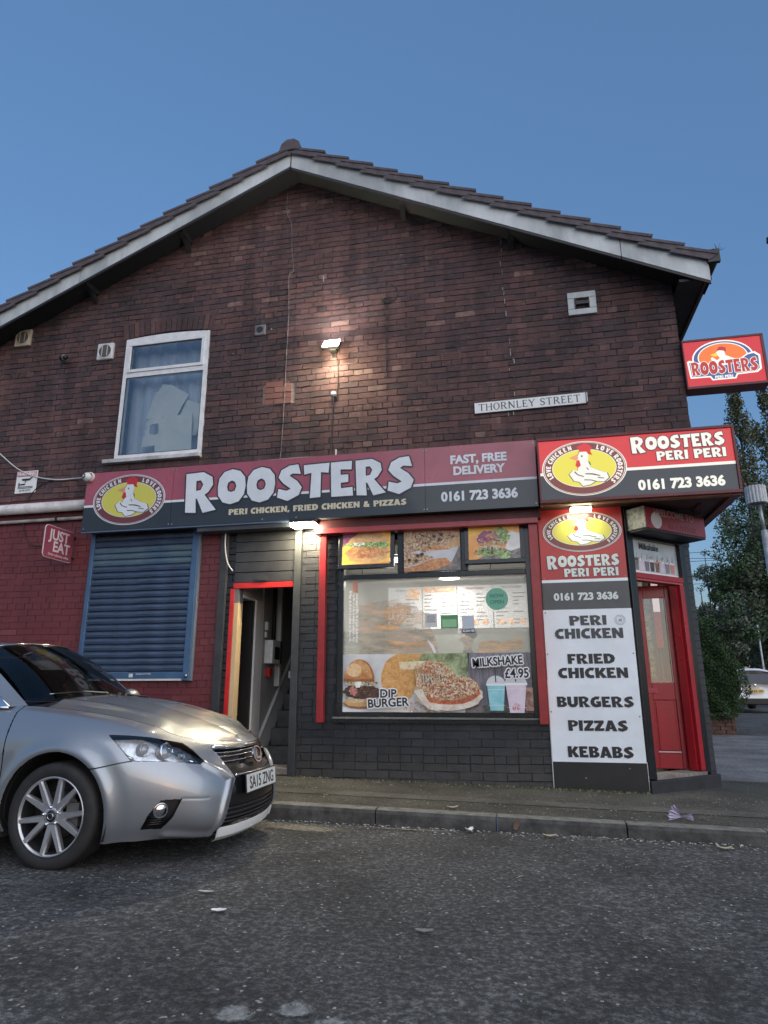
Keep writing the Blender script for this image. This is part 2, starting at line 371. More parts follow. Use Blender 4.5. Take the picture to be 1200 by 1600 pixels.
# ================================================================== GROUND
def gz(x): return -.02*x            # the street falls gently to the right
XL, XR = -14.0, 9.0
def asphalt(name, base, light, scale=1.0, patch=None):
    m = bpy.data.materials.new(name); m.use_nodes = True; t = m.node_tree; L = t.links; b = t.nodes['Principled BSDF']
    geo = node(t, 'ShaderNodeNewGeometry')
    big = node(t, 'ShaderNodeTexNoise'); big.inputs['Scale'].default_value = 1.3; big.inputs['Detail'].default_value = 9; big.inputs['Roughness'].default_value = .6
    st = node(t, 'ShaderNodeTexNoise'); st.inputs['Scale'].default_value = 38*scale; st.inputs['Detail'].default_value = 8; st.inputs['Roughness'].default_value = .8
    vo = node(t, 'ShaderNodeTexVoronoi'); vo.inputs['Scale'].default_value = 95*scale
    for n in (big, st, vo): L.new(geo.outputs['Position'], n.inputs['Vector'])
    r = node(t, 'ShaderNodeValToRGB'); e = r.color_ramp.elements
    e[0].position = .36; e[0].color = tuple(x*.35 for x in base)+(1,); e[1].position = .66; e[1].color = tuple(light)+(1,)
    mid = e.new(.5); mid.color = tuple(base)+(1,)
    L.new(st.outputs[0], r.inputs[0])
    mr = node(t, 'ShaderNodeMapRange'); mr.inputs[1].default_value = .3; mr.inputs[2].default_value = .7; mr.inputs[3].default_value = .45; mr.inputs[4].default_value = 1.5; L.new(big.outputs[0], mr.inputs[0])
    mx = node(t, 'ShaderNodeMix', data_type='RGBA', blend_type='MULTIPLY'); mx.inputs[0].default_value = 1; L.new(r.outputs[0], mx.inputs[6]); L.new(mr.outputs[0], mx.inputs[7])
    # odd pale chips
    wn = node(t, 'ShaderNodeTexWhiteNoise'); L.new(vo.outputs['Position'], wn.inputs['Vector'])
    gt = node(t, 'ShaderNodeMath', operation='GREATER_THAN'); L.new(wn.outputs[0], gt.inputs[0]); gt.inputs[1].default_value = .993
    m2 = node(t, 'ShaderNodeMix', data_type='RGBA'); m2.inputs[7].default_value = tuple(min(1, x*1.7) for x in light)+(1,); L.new(gt.outputs[0], m2.inputs[0]); L.new(mx.outputs[2], m2.inputs[6])
    L.new(m2.outputs[2], b.inputs['Base Color'])
    b.inputs['Roughness'].default_value = .82
    ad = node(t, 'ShaderNodeMath', operation='MULTIPLY_ADD'); L.new(vo.outputs['Distance'], ad.inputs[0]); ad.inputs[1].default_value = -.8; L.new(st.outputs[0], ad.inputs[2])
    bp = node(t, 'ShaderNodeBump'); bp.inputs['Strength'].default_value = .9; bp.inputs['Distance'].default_value = .012; L.new(ad.outputs[0], bp.inputs['Height']); L.new(bp.outputs[0], b.inputs['Normal'])
    return m
M_road = asphalt('asphalt', (.055,.054,.053), (.235,.232,.228), .9)
M_pave = asphalt('pavement tarmac', (.075,.070,.056), (.17,.158,.125), 1.4)
M_band = asphalt('pale trench strip', (.125,.118,.102), (.19,.18,.155), 1.6)
M_conc = asphalt('side concrete', (.19,.19,.20), (.26,.26,.27), .8)
M_kerb = pmat('kerb concrete', (.17,.165,.145), .85, var=.45, scale=12, bump=.4, bscale=70)
M_kerbface = pmat('kerb face with road dirt', (.070,.068,.064), .85, var=.5, scale=9, bump=.4, bscale=70)

def sheet(name, m, pts, kind='structure'):
    b = mb(m); b.poly(pts); return tag(b.build(name), kind=kind)
def zr(x): return -.095 - .012*max(-9, min(6, x))
tag(mb(M_road).build('tmp'), kind='structure') if False else None
# road: one large sheet, gently rippled near the camera
def road():
    b = mb(M_road); xs = list(np.arange(-12, 6.01, .25)); ys = list(np.arange(-14, -1.59, .25)); ys[-1] = -1.6
    r = random.Random(3)
    for y in ys:
        for x in xs: b.v.append((x, y, zr(x)+.004*math.sin(x*2.1+y)*math.sin(y*1.7)))
    n = len(xs)
    for j in range(len(ys)-1):
        for i in range(n-1): b.face([j*n+i, j*n+i+1, (j+1)*n+i+1, (j+1)*n+i])
    b.poly([(6, -14, zr(6)), (600, -14, -.3), (600, -1.6, -.3), (6, -1.6, zr(6))])
    b.poly([(-600, -14, -.0), (-12, -14, zr(-12)), (-12, -1.6, zr(-12)), (-600, -1.6, -.0)])
    b.poly([(-600, -600, -.05), (600, -600, -.3), (600, -14.0, -.3), (-600, -14.0, -.05)])
    o = b.build('road'); return tag(o, kind='structure')
road()
pv = empty('pavement', (-2, -.8, 0), kind='structure')
def strip(name, m, y0, y1, x0, x1, dz=0, n=24, par=None):
    b = mb(m)
    for i in range(n):
        a = x0+(x1-x0)*i/n; c = x0+(x1-x0)*(i+1)/n
        b.poly([(a, y0, gz(a)+dz), (c, y0, gz(c)+dz), (c, y1, gz(c)+dz), (a, y1, gz(a)+dz)])
    return b.build(name, par)
strip('tarmac', M_pave, -1.52, 1.2, XL, 2.6, 0, par=pv)
strip('trench_strip', M_band, -1.02, -.79, XL, 2.6, .004, par=pv)
x = XL; k = 0
kr = random.Random(5)
while x < 6.5:
    L_ = .915; b = mb(M_kerbface)
    z0 = zr(x)-.03; j = kr.uniform(-.004, .004)
    g = .005
    xa, xb = x+g, x+L_-g
    prof = [(-1.6, None), (-1.6, -.025), (-1.585, -.006), (-1.56, 0), (-1.50, 0)]
    P0 = [(xa, -1.604+j, z0), (xa, -1.602+j, gz(xa)-.022), (xa, -1.588+j, gz(xa)+.002), (xa, -1.56+j, gz(xa)+.007), (xa, -1.465, gz(xa)+.006), (xa, -1.465, z0)]
    P1 = [(xb, p[1], p[2]-gz(xa)+gz(xb)) for p in P0]
    bb = len(b.v); b.v += P0+P1; n6 = 6
    for i in range(n6): q = (i+1) % n6; b.mat(M_kerb if i in (2, 3) else M_kerbface); b.face([bb+i, bb+q, bb+n6+q, bb+n6+i])
    b.face([bb+i for i in range(n6)][::-1]); b.face([bb+n6+i for i in range(n6)])
    b.build('kerb_stone', pv); x += L_; k += 1
# ground by the side street (right): concrete apron, then the side road into the distance
b = mb(M_conc)
b.poly([(2.6, -1.5, gz(2.6)+.001), (7, -1.5, -.12), (7, 9, -.1), (1.2, 9, -.05), (1.2, .3, -.03), (2.6, -.2, gz(2.6)+.002)])
b.v = [(x_, y_, z_-.001) for x_, y_, z_ in b.v]
tag(b.build('side_pavement'), kind='structure')
b = mb(M_pave); b.poly([(2.2, -1.5, gz(2.2)+.006), (7, -1.5, -.112), (7, -.32, -.112), (2.6, -.2, -.046), (2.2, -.25, gz(2.2)+.006)])
tag(b.build('corner_pavement'), kind='structure')
b = mb(M_road)
b.poly([(6.9, -1.5, -.10), (600, -1.5, -.10), (600, 900, .3), (1.0, 900, .3), (5.6, 40, .1), (4.2, 15, -.06), (4.4, 8.9, -.09), (6.9, 8.9, -.09)])
tag(b.build('side_street'), kind='structure')
b = mb(pmat('earth', (.05,.045,.035), .9, var=.5, scale=3)); b.poly([(-600, 1.19, -.06), (1.3, 1.19, -.06), (4.3, 15, -.075), (5.6, 40, .09), (1.0, 900, .28), (-600, 900, .28)])
tag(b.build('ground'), kind='structure')

# ================================================================== THE SHOP BUILDING
B = empty('corner_shop_building', (-2.6, 3, 0), 'two storey dark brick gable end with a takeaway shop on the ground floor', 'building')
RX, RZ = -2.60, 7.84               # ridge
SR, SL = .497, .447                # pitches
EZR = 5.52
def ztop(x): return RZ-.36-(SR*(x-RX) if x > RX else SL*(RX-x))
CH, BL = .0762, .235               # course height, brick + joint
def course_fill(z0, z1, x0, x1, openings, off=0, top=None, joint=.0085):
    """yield (x0,x1,z0,z1,full) for a stretcher bond field with header courses now and then"""
    n = int(round((z1-z0)/CH)); out = []
    for i in range(n):
        za = z0+i*CH+joint/2; zb = z0+(i+1)*CH-joint/2; zc = (za+zb)/2
        header = (i+off) % 6 == 5
        w = BL/2 if header else BL
        start = math.floor(x0/w)*w + (w/2 if (i % 2) else 0) - (w if (i % 2) else 0)
        x = start
        while x < x1:
            a, b_ = max(x+joint/2, x0), min(x+w-joint/2, x1); x += w
            if b_-a < .025: continue
            segs = [(a, b_)]
            for (ox0, ox1, oz0, oz1) in openings:
                if zc < oz0 or zc > oz1: continue
                ns = []
                for (p, q) in segs:
                    if q <= ox0 or p >= ox1: ns.append((p, q)); continue
                    if p < ox0-.02: ns.append((p, ox0))
                    if q > ox1+.02: ns.append((ox1, q))
                segs = ns
            for (p, q) in segs:
                if top is not None and zb > top((p+q)/2)+.03: continue
                full = abs((q-p)-(w-joint)) < 1e-4
                out.append((p, q, za, zb, ('h' if header else 's') if full else None))
    return out
def warp(x, z): return .0055*math.sin(x*.9+z*1.7)+.0030*math.sin(x*3.1+z*4.3)+.0018*math.sin(x*7.7-z*3)
def brick_wall(name, bricks, F, mat, parent, proud, n_obj, pos, colorfn=None, seed=1, y_in=-.02, objname='brick'):
    """bricks on frame F (x->u, z->v). the n_obj closest full ones become objects of their own"""
    r = random.Random(seed)
    order = sorted(range(len(bricks)), key=lambda i: pos(bricks[i]))
    single = set(i for i in [k for k in order if bricks[k][4]][:n_obj])
    proto = {}
    def brick_mesh(w, h, k):
        key = (round(w, 4), k)
        if key not in proto:
            rr = random.Random(hash(key) % 9999 + k)
            b = MB(); b.mat(mat); b.r = (k+.5)/14
            d = proud+rr.uniform(-.003, .004)*(1 if proud > .002 else .3)
            x = [0, w]; j = lambda s=.0036: rr.uniform(-s, s)
            c = [F.u*(0+j())+F.v*(0+j()), F.u*(w+j())+F.v*j(), F.u*(w+j())+F.v*(h+j()), F.u*j()+F.v*(h+j())]
            fr = [p+F.n*(d+j(.001)) for p in c]; bk = [p+F.n*y_in for p in c]
            b.v = [tuple(p) for p in fr+bk]
            for q in ((0,1,2,3),(4,7,6,5),(0,4,5,1),(1,5,6,2),(2,6,7,3),(3,7,4,0)): b.face(list(q))
            me = bpy.data.meshes.new(objname); me.from_pydata(b.v, [], b.f); me.materials.append(mat)
            a = me.attributes.new('rnd', 'FLOAT', 'FACE'); a.data.foreach_set('value', b.att); proto[key] = me
        return proto[key]
    rest = MB(); rest.mat(mat)
    pw = wloc(parent)
    for i, (a, b_, za, zb, full) in enumerate(bricks):
        rv = min(.999, max(0, r.gauss(.48, .13)+(.28 if r.random() < .07 else 0)))
        if colorfn: rv = min(.999, max(0, rv+colorfn(a, za)))
        if i in single:
            me = brick_mesh(b_-a, zb-za, int(rv*14))
            o = bpy.data.objects.new(objname, me); COL.objects.link(o); o.parent = parent
            o.matrix_parent_inverse = Matrix.Translation(-pw); o.location = F.p(a, za+warp((a+b_)/2, za)); o.rotation_euler = (0, r.gauss(0, .006)*abs(F.u.x), 0)
        else:
            rest.r = rv; j = lambda s=.0036: r.uniform(-s, s); d = proud+r.uniform(-.003, .004)*(1 if proud > .002 else .3)
            c = [(x, z+warp(x, z)) for x, z in ((a+j(), za+j()), (b_+j(), za+j()), (b_+j(), zb+j()), (a+j(), zb+j()))]
            fr = [F.p(x, z, d+j(.001)) for x, z in c]; bk = [F.p(x, z, y_in) for x, z in c]; s = len(rest.v)
            rest.v += [tuple(p) for p in fr+bk]
            for q in ((0,1,2,3),(0,4,5,1),(1,5,6,2),(2,6,7,3),(3,7,4,0)): rest.face([s+k for k in q])
    o = rest.build(name, parent, rnd=True); tag(o, kind='stuff')
    return o

# --- mortar / core walls (with openings), thick 0.25
GW = box('gable_wall', B, M_mortar, -11, -4.925, 0.004, .25, 3.24, 5.0)
def core(name, m, x0, x1, z0, z1, y0=.004, y1=.25, par=None): return box(name, par or GW, m, x0, x1, y0, y1, z0, z1)
gb = mb(M_mortar)
def gpoly(x0, x1, z0, top=True):
    xs = [x0]+([RX] if x0 < RX < x1 else [])+[x1]
    P = [(x0, .004, z0), (x1, .004, z0)]+[(x, .004, ztop(x)+.12) for x in reversed(xs)]
    gb.prism(P, (0, .246, 0))
gpoly(-3.725, 1.82, 3.24); gpoly(-4.925, -3.725, 5.44); 
gb.box(-4.925, -3.725, .004, .25, 3.24, 3.66)
P = [(-11, .004, 5.0), (-4.925, .004, 5.0), (-4.925, .004, ztop(-4.925)+.12), (-10.9, .004, max(5.02, ztop(-10.9)+.12))]
gb.prism(P, (0, .246, 0))
gb.build('wall_core', GW)
OPEN = [(-4.925, -3.725, 3.66, 5.64), (-2.97, -2.55, 4.26, 4.56), (-.77, -.53, 4.61, 4.71)]
bricks = course_fill(3.24, 7.8, -8.6, 1.826, OPEN, top=ztop)
campos = Vector((0, -6.9, .94))
def soot(x, z):
    return -.10*math.exp(-((x+4.0)/2.2)**2)*(z < 5.4) + (.10 if z > 6.2 else 0) + .07*math.sin(x*1.3+z*.9)
brick_wall('brick_field', bricks, WALL, M_brick, GW, .006, 300, lambda q: 0 if False else (abs((q[0]+q[1])/2-0)**2+49+(q[2]-.94)**2) + (40 if q[2] < 3.5 else 0), soot)
# infilled patch: two headers wide, paler bricks in pale mortar
box('patch_mortar', GW, M_yellowjoint, -2.975, -2.545, .002, .1, 4.255, 4.575)
br = [(a, b_, z0, z1, None) for (a, b_, z0, z1, f) in course_fill(4.265, 4.265+4*CH, -2.955, -2.60, [])]
brick_wall('infill_brick', br, WALL, M_patch, GW, .008, 0, lambda q: 0, seed=4)
# segmental soldier arch over the upstairs window
for i in range(17):
    xa = -4.965+i*(1.27/17); t = (i+.5)/17*2-1; zc = .055*(1-t*t)
    b = MB(); b.mat(M_brick); b.r = random.Random(i).uniform(.2, .75); tilt = t*.035
    b.prism([(xa+.004, -.009, 5.385+zc), (xa+.071, -.009, 5.385+zc), (xa+.071+tilt, -.009, 5.60+zc), (xa+.004+tilt, -.009, 5.60+zc)], (0, .05, 0))
    b.build('arch_brick', GW, rnd=True)

# --- ground floor walls
FW = box('shopfront_wall', B, M_redmort, -11, -5.03, .004, .25, -.25, 3.24)
core('wall_core', M_redmort, -3.70, -3.29, -.1, 3.24, par=FW)
core('wall_core', M_redmort, -5.03, -3.70, 0, 1.02, par=FW)
core('wall_core', M_redmort, -5.03, -3.70, 2.72, 3.24, par=FW)
core('wall_core', M_blackmort, -2.42, -1.965, -.1, 3.24, par=FW)
core('wall_core', M_blackmort, -1.965, .125, -.1, .63, par=FW)
core('wall_core', M_blackmort, -1.965, .125, 2.66, 3.24, par=FW)
core('wall_core', M_blackmort, .125, 1.055, -.1, 3.24, par=FW)
core('wall_core', M_blackmort, -3.29, -2.42, 2.66, 3.24, par=FW)
SH = (-5.045, -3.66, 1.0, 2.75)
red = course_fill(-.2, 3.24, -7.4, -3.375, [SH], off=2)
blk = course_fill(-.1, 2.74, -2.395, .215, [(-1.98, .135, .62, 3)], off=1)
blk2 = course_fill(-.1, 2.74, -3.285, -3.20, [])
dist2 = lambda q: (q[0]**2+47.6+(q[2]-.94)**2)
brick_wall('painted_brick_field', blk, WALL, M_blackpaint, FW, .003, 170, dist2, seed=9, objname='black_painted_brick')
brick_wall('painted_brick_field', red, WALL, M_redpaint, FW, .0015, 300, lambda q: dist2(q)+(60 if q[0] > -5.9 and q[0] < -3.7 and q[2] < .9 else 0), seed=11, objname='red_painted_brick', y_in=-.02)
brick_wall('painted_brick_field', blk2, WALL, M_blackpaint, FW, .003, 0, dist2, seed=12)
# loose wires, hooks and scars of the wall
def cable(name, pts, r, m, parent=None, label=None, cat=None, n=6):
    # smooth through points
    P = [Vector(p) for p in pts]; out = []
    for i in range(len(P)-1):
        p0, p1, p2, p3 = P[max(i-1,0)], P[i], P[i+1], P[min(i+2, len(P)-1)]
        for k in range(6):
            t = k/6; out.append(.5*((2*p1)+(p2-p0)*t+(2*p0-5*p1+4*p2-p3)*t*t+(3*p1-p0-3*p2+p3)*t**3))
    out.append(P[-1])
    o = mb(m, True).tube(out, r, n).build(name, parent)
    return tag(o, label, cat)
M_wirew = pmat('pale wire', (.42,.40,.38), .6, var=.5, scale=9)
M_wireb = pmat('dark wire', (.03,.028,.03), .6)
# side wall, far walls
box('side_wall', B, M_mortar, 1.60, 1.826, .25, 8, 2.70, 5.5)
sb = course_fill(2.72, 5.45, .02, 8, [])
SIDE = Frame((1.827, 0, 0), (0, 1, 0))
brick_wall('side_brick_field', sb, SIDE, M_brick, B, .006, 0, lambda q: 0, seed=21)
sb = course_fill(-.1, 2.70, .73, 8, [])
brick_wall('side_painted_brick', sb, SIDE, M_blackpaint, B, .003, 0, lambda q: 0, seed=22)
box('side_wall_lower', B, M_blackmort, 1.60, 1.826, .74, 8, -.15, 2.70)
box('rear_wall', B, M_mortar, -9.5, 1.8, 7.8, 8, 0, 5.5)

# --- roof: bargeboards, verge tiles, soffit, purlin ends
RF = empty('roof', (RX, .5, 7), None); RF.parent = B; RF.matrix_parent_inverse = Matrix.Translation(-wloc(B)); RF['kind'] = 'structure'; del RF['kind']
def board_mat():
    m = pmat('weathered barge board', (.68,.72,.73), .55, col2=(.36,.39,.40), scale=2.2, bump=.2, detail=9, stretch=(1,1,.35)); return m
M_barge = board_mat()
def slope_pt(side, s, off=0):
    """s: horizontal distance from the ridge"""
    p = SR if side > 0 else SL; return (RX+side*s, RZ-.20-p*s+off)
def barge(side, s0, s1):
    x0, z0 = slope_pt(side, s0); x1, z1 = slope_pt(side, s1)
    h = .235 if side > 0 else .215
    b = mb(M_barge); b.prism([(x0, -.325, z0), (x1, -.325, z1), (x1, -.325, z1-h), (x0, -.325, z0-h)], (0, .028, 0)); b.build('bargeboard', RF)
    b = mb(M_dark); b.prism([(x0, -.322, z0-h-.002), (x1, -.322, z1-h-.002), (x1, -.322, z1-h-.035), (x0, -.322, z0-h-.035)], (0, .02, 0)); b.build('lower_lath', RF)
barge(1, .006, 3.87); barge(1, 3.878, 4.73); barge(-1, .006, 2.9); barge(-1, 2.906, 6.4)
# soffit under the verge
for side, s1 in ((1, 4.75), (-1, 6.4)):
    x0, z0 = slope_pt(side, 0, -.17); x1, z1 = slope_pt(side, s1, -.17)
    b = mb(pmat('soffit black', (.007,.007,.009), .8)); b.prism([(x0, -.296, z0), (x1, -.296, z1), (x1, -.296, z1-.02), (x0, -.296, z0-.02)], (0, .30, 0)); b.build('verge_soffit', RF)
    x0, z0 = slope_pt(side, 0, -.05); x1, z1 = slope_pt(side, s1, -.05)
    b = mb(M_dark); b.prism([(x0, -.29, z0), (x1, -.29, z1), (x1, -.29, z1-.05), (x0, -.29, z0-.05)], (0, 8.26, 0)); b.build('roof_deck', RF)
M_bracket = pmat('bracket timber', (.016,.015,.017), .8, var=.5, scale=12)
for (x, z) in ((-4.13, 6.70), (-5.47, 6.10), (-1.19, 6.72), (.11, 6.08)):
    b = mb(M_bracket); b.box(x-.04, x+.04, -.27, .02, z+.02, z+.22); b.prism([(x-.032, -.14, z+.019), (x+.032, -.14, z+.019), (x+.032, -.012, z-.11), (x-.032, -.012, z-.11)], (0, .06, .0)); b.build('purlin_end', RF)
def tile_run(side, n, pitch_s):
    p = SR if side > 0 else SL
    ang = math.atan(p); proto = {}
    for rr_ in range(2):
        b = mb(M_tile); W = 1.02*pitch_s/math.cos(ang); T = .032; dpt = .33-.15
        # thin tapering tile, upper end tucked under its neighbour, local: x down the slope, z normal
        b.v = []
        x0, x1 = -.05, W+.012
        j = .004 if rr_ else 0
        c = [(x0, -.380+j, .003), (x1, -.380+j, .061), (x1, dpt-.005, .058), (x0, dpt-.005, .000)]
        b.v = [(x, y, z) for x, y, z in c]+[(x, y, z+T) for x, y, z in c]
        # turned down verge lip
        k_ = -.055
        lip = [(x0+k_, -.372+j, -.056), (x1+k_, -.372+j, -.020), (x1+k_, -.356+j, -.020), (x0+k_, -.356+j, -.056), (x0, -.372+j, .001), (x1, -.372+j, .059), (x1, -.356+j, .059), (x0, -.356+j, .001)]
        for q in ((0,3,2,1),(4,5,6,7),(0,1,5,4),(1,2,6,5),(2,3,7,6),(3,0,4,7)): b.face(list(q))
        s0 = len(b.v); b.v += lip
        for q in ((0,3,2,1),(4,5,6,7),(0,1,5,4),(1,2,6,5),(2,3,7,6),(3,0,4,7)): b.face([s0+k for k in q])
        if side < 0: b.v = [(-x, y, z) for x, y, z in b.v]; b.f = [f[::-1] for f in b.f]
        me = bpy.data.meshes.new('roof_tile'); me.from_pydata(b.v, [], b.f); me.materials.append(M_tile); proto[rr_] = me
    pw = wloc(RF)
    for i in range(n):
        s = .10+i*pitch_s; x, z = slope_pt(side, s, .012)
        for col_ in range(2):
            o = bpy.data.objects.new('roof_tile', proto[(i+col_) % 2]); COL.objects.link(o); o.parent = RF
            o.matrix_parent_inverse = Matrix.Translation(-pw)
            o.location = (x, col_*.55, z); o.rotation_euler = (random.uniform(-.006, .006), side*ang+random.uniform(-.008, .008), 0)
tile_run(1, 15, 4.69/15.05); tile_run(-1, 16, .318)
# the rest of the roof covering behind the verge tiles
for side, s1, ps in ((1, 4.75, .318), (-1, 6.4, .318)):
    b = mb(M_tile); p = SR if side > 0 else SL; n = int(s1/ps)
    for i in range(n):
        x0, z0 = slope_pt(side, i*ps, .03); x1, z1 = slope_pt(side, (i+1)*ps+.02, .03+.04)
        b.prism([(x0, .74, z0), (x1, .74, z1), (x1, .74, z1-.03), (x0, .74, z0-.03)], (0, 7.2, 0))
    tag(b.build('tile_courses', RF), kind='stuff')
b = mb(M_tile, False)
for k in range(18):
    y0 = -.385+k*.45; pr = []
    hgt = .0 if k else 0
    P = [(RX-.15, y0, RZ-.21), (RX-.12, y0, RZ-.11), (RX-.05, y0, RZ-.05), (RX+.05, y0, RZ-.05), (RX+.12, y0, RZ-.11), (RX+.15, y0, RZ-.21)]
    b.prism(P, (0, .44, 0))
    if k == 0: b.build('ridge_tile', RF); b = mb(M_tile)
tag(b.build('ridge_tiles', RF), kind='stuff')
box('bargeboard_joint', RF, M_dark, RX-.006, RX+.006, -.331, -.29, RZ-.45, RZ-.195)
# right eaves: fascia, soffit, gutter running back
M_brown = pmat('brown gutter', (.07,.042,.035), .45, var=.3)
box('eaves_soffit', RF, M_dark, 1.83, 2.11, -.29, 8, 5.10, 5.13)
box('eaves_fascia', RF, M_brown, 2.09, 2.115, -.29, 8, 5.08, 5.32)
b = mb(M_blackpl, True); b.tube([(2.175, -.34, 5.29), (2.175, 8, 5.29)], .055, 10); b.build('gutter', RF)
box('gutter_end', RF, M_blackpl, 2.12, 2.24, -.365, -.32, 5.25, 5.40)
b = mb(M_brown, True); b.tube([(1.90, .02, 5.195), (1.90, .02, 5.0), (1.845, .3, 4.9), (1.86, 6, 4.9)], .0, 4) if False else None
b = mb(pmat('moss tuft', (.06,.065,.04), .9))
for i in range(14):
    a = random.uniform(0, 6.28); d = Vector((math.cos(a)*.5, random.uniform(-.3, .3), abs(math.sin(a)))).normalized()
    b.tube([(2.23, -.35, 5.38), tuple(Vector((2.23, -.35, 5.38))+d*random.uniform(.04, .09))], [.003, .0008], 4)
tag(b.build('grass_tuft', RF), kind='stuff')

# --- upstairs window
def pane_mat(name, tint, alpha, rough=.03):
    m = bpy.data.materials.new(name); m.use_nodes = True; t = m.node_tree; L = t.links
    b = t.nodes['Principled BSDF']; b.inputs['Base Color'].default_value = tuple(tint)+(1,); b.inputs['Roughness'].default_value = rough
    b.inputs['IOR'].default_value = 1.5
    tr = node(t, 'ShaderNodeBsdfTransparent'); mx = node(t, 'ShaderNodeMixShader'); fr = node(t, 'ShaderNodeFresnel'); fr.inputs[0].default_value = 1.5
    ad = node(t, 'ShaderNodeMath', operation='ADD', use_clamp=True); ad.inputs[1].default_value = alpha; L.new(fr.outputs[0], ad.inputs[0])
    L.new(ad.outputs[0], mx.inputs[0]); L.new(tr.outputs[0], mx.inputs[1]); L.new(b.outputs[0], mx.inputs[2])
    L.new(mx.outputs[0], t.nodes['Material Output'].inputs[0]); return m
def clear_glass(name, tint=(.9,.95,.95), extra=.05):
    m = bpy.data.materials.new(name); m.use_nodes = True; t = m.node_tree; L = t.links; t.nodes.remove(t.nodes['Principled BSDF'])
    tr = node(t, 'ShaderNodeBsdfTransparent'); tr.inputs[0].default_value = tuple(tint)+(1,); gl = node(t, 'ShaderNodeBsdfGlossy'); gl.inputs['Roughness'].default_value = .02; gl.inputs[0].default_value = (1,1,1,1)
    fr = node(t, 'ShaderNodeFresnel'); fr.inputs[0].default_value = 1.5
    ad = node(t, 'ShaderNodeMath', operation='ADD', use_clamp=True); ad.inputs[1].default_value = extra; L.new(fr.outputs[0], ad.inputs[0])
    mx = node(t, 'ShaderNodeMixShader'); L.new(ad.outputs[0], mx.inputs[0]); L.new(tr.outputs[0], mx.inputs[1]); L.new(gl.outputs[0], mx.inputs[2])
    L.new(mx.outputs[0], t.nodes['Material Output'].inputs[0]); return m
M_glass = clear_glass('window glass', extra=.16)
WN = empty('upstairs_window', (-4.33, 0, 3.7)); WN.parent = B; WN.matrix_parent_inverse = Matrix.Translation(-wloc(B))
b = mb(M_white)
X0, X1, Z0, Z1, ZT = -4.918, -3.732, 3.70, 5.365, 4.855
b.box(X0, X0+.055, -.02, .05, Z0, Z1); b.box(X1-.055, X1, -.02, .05, Z0, Z1); b.box(X0+.055, X1-.055, -.02, .05, Z0, Z0+.055); b.box(X0+.055, X1-.055, -.02, .05, ZT-.035, ZT+.03)
b.box(X0+.055, X1-.055, -.02, .05, Z1-.055, Z1)
b.prism([(X0, -.018, Z1+.001)]+[(X0+(X1-X0)*i/10, -.018, Z1+.010+.030*(1-(i/5-1)**2)) for i in range(11)]+[(X1, -.018, Z1+.001)], (0, .06, 0))
b.build('frame', WN, bevel=.004)
b = mb(M_white); e = .03
b.box(X0+.055, X1-.055, -.034, .02, Z1-.055-e-.012, Z1-.057); b.box(X0+.055, X1-.055, -.034, .02, ZT+.032, ZT+.032+e+.012)
b.box(X0+.055, X0+.095, -.034, .02, ZT+.075, Z1-.10); b.box(X1-.095, X1-.055, -.034, .02, ZT+.075, Z1-.10); b.build('sash', WN, bevel=.003)
b = mb(M_blackpl); g = .006
for (a0, a1, c0, c1) in ((X0+.095, X1-.095, ZT+.075, Z1-.10), (X0+.055, X1-.055, Z0+.055, ZT-.036)):
    b.box(a0, a1, -.022, -.015, c0, c0+g); b.box(a0, a1, -.022, -.015, c1-g, c1); b.box(a0, a0+g, -.022, -.015, c0, c1); b.box(a1-g, a1, -.022, -.015, c0, c1)
b.build('gasket', WN)
b = mb(M_glass); b.poly([(X0+.055, -.012, Z0+.05), (X1-.055, -.012, Z0+.05), (X1-.055, -.012, ZT-.03), (X0+.055, -.012, ZT-.03)]); b.build('pane', WN)
b = mb(M_glass); b.poly([(X0+.09, -.012, ZT+.07), (X1-.09, -.012, ZT+.07), (X1-.09, -.012, Z1-.09), (X0+.09, -.012, Z1-.09)]); b.build('pane', WN)
M_board = pmat('sill', (.50,.50,.50), .6, var=.35, scale=6)
b = mb(M_board); b.box(-5.045, -3.725, -.075, .03, 3.645, 3.695); b.build('sill', WN, bevel=.006)
# room behind: pale net curtain and stacked cardboard and foam
M_net = pmat('net curtain', (.58,.63,.74), .9, var=.25, scale=2.5, stretch=(3,1,.4))
b = mb(M_net)
for i in range(40):
    xa = X0-.1+i*.035; ya = .22+.02*math.sin(i*1.1); yb = .22+.02*math.sin((i+1)*1.1)
    b.poly([(xa, ya, 3.6), (xa+.035, yb, 3.6), (xa+.035, yb, 5.5), (xa, ya, 5.5)])
tag(b.build('net_curtain'), 'pale blue net curtain hanging behind the upstairs window', 'curtain')
M_card = pmat('foam board', (.74,.74,.72), .8, var=.10, scale=3)
def sheet3(name, pts, y, lab, holes=None, t=.01):
    b = mb(M_card); b.prism([(x, y, z) for x, z in pts], (0, t, 0)); return tag(b.build(name), lab, 'packing sheet')
sheet3('packing_board', [(-4.60,4.27),(-4.52,4.55),(-4.40,4.74),(-4.28,4.72),(-4.02,4.56),(-4.10,4.42),(-4.17,4.27)], .10, 'pale board leaning at the top of the pile inside the upstairs window')
sheet3('packing_board', [(-4.15,4.26),(-4.05,4.50),(-3.86,4.42),(-3.80,4.20),(-3.90,4.0),(-4.1,4.0)], .12, 'tilted pale board at the right of the pile in the upstairs window')
b = mb(M_card)
z = [(-4.60,3.86),(-4.58,4.0),(-4.55,4.02),(-4.57,4.08),(-4.54,4.12),(-4.56,4.19),(-4.52,4.24),(-4.35,4.25),(-4.35,4.24),(-3.93,4.28),(-3.90,3.76),(-4.40,3.76),(-4.41,3.88)]
hole = [(-4.50,4.04),(-4.50,4.15),(-4.47,4.17),(-4.38,4.17),(-4.37,4.05),(-4.40,4.02)]
tri = tessellate_polygon([[Vector((x, q, 0)) for x, q in z], [Vector((x, q, 0)) for x, q in hole]])
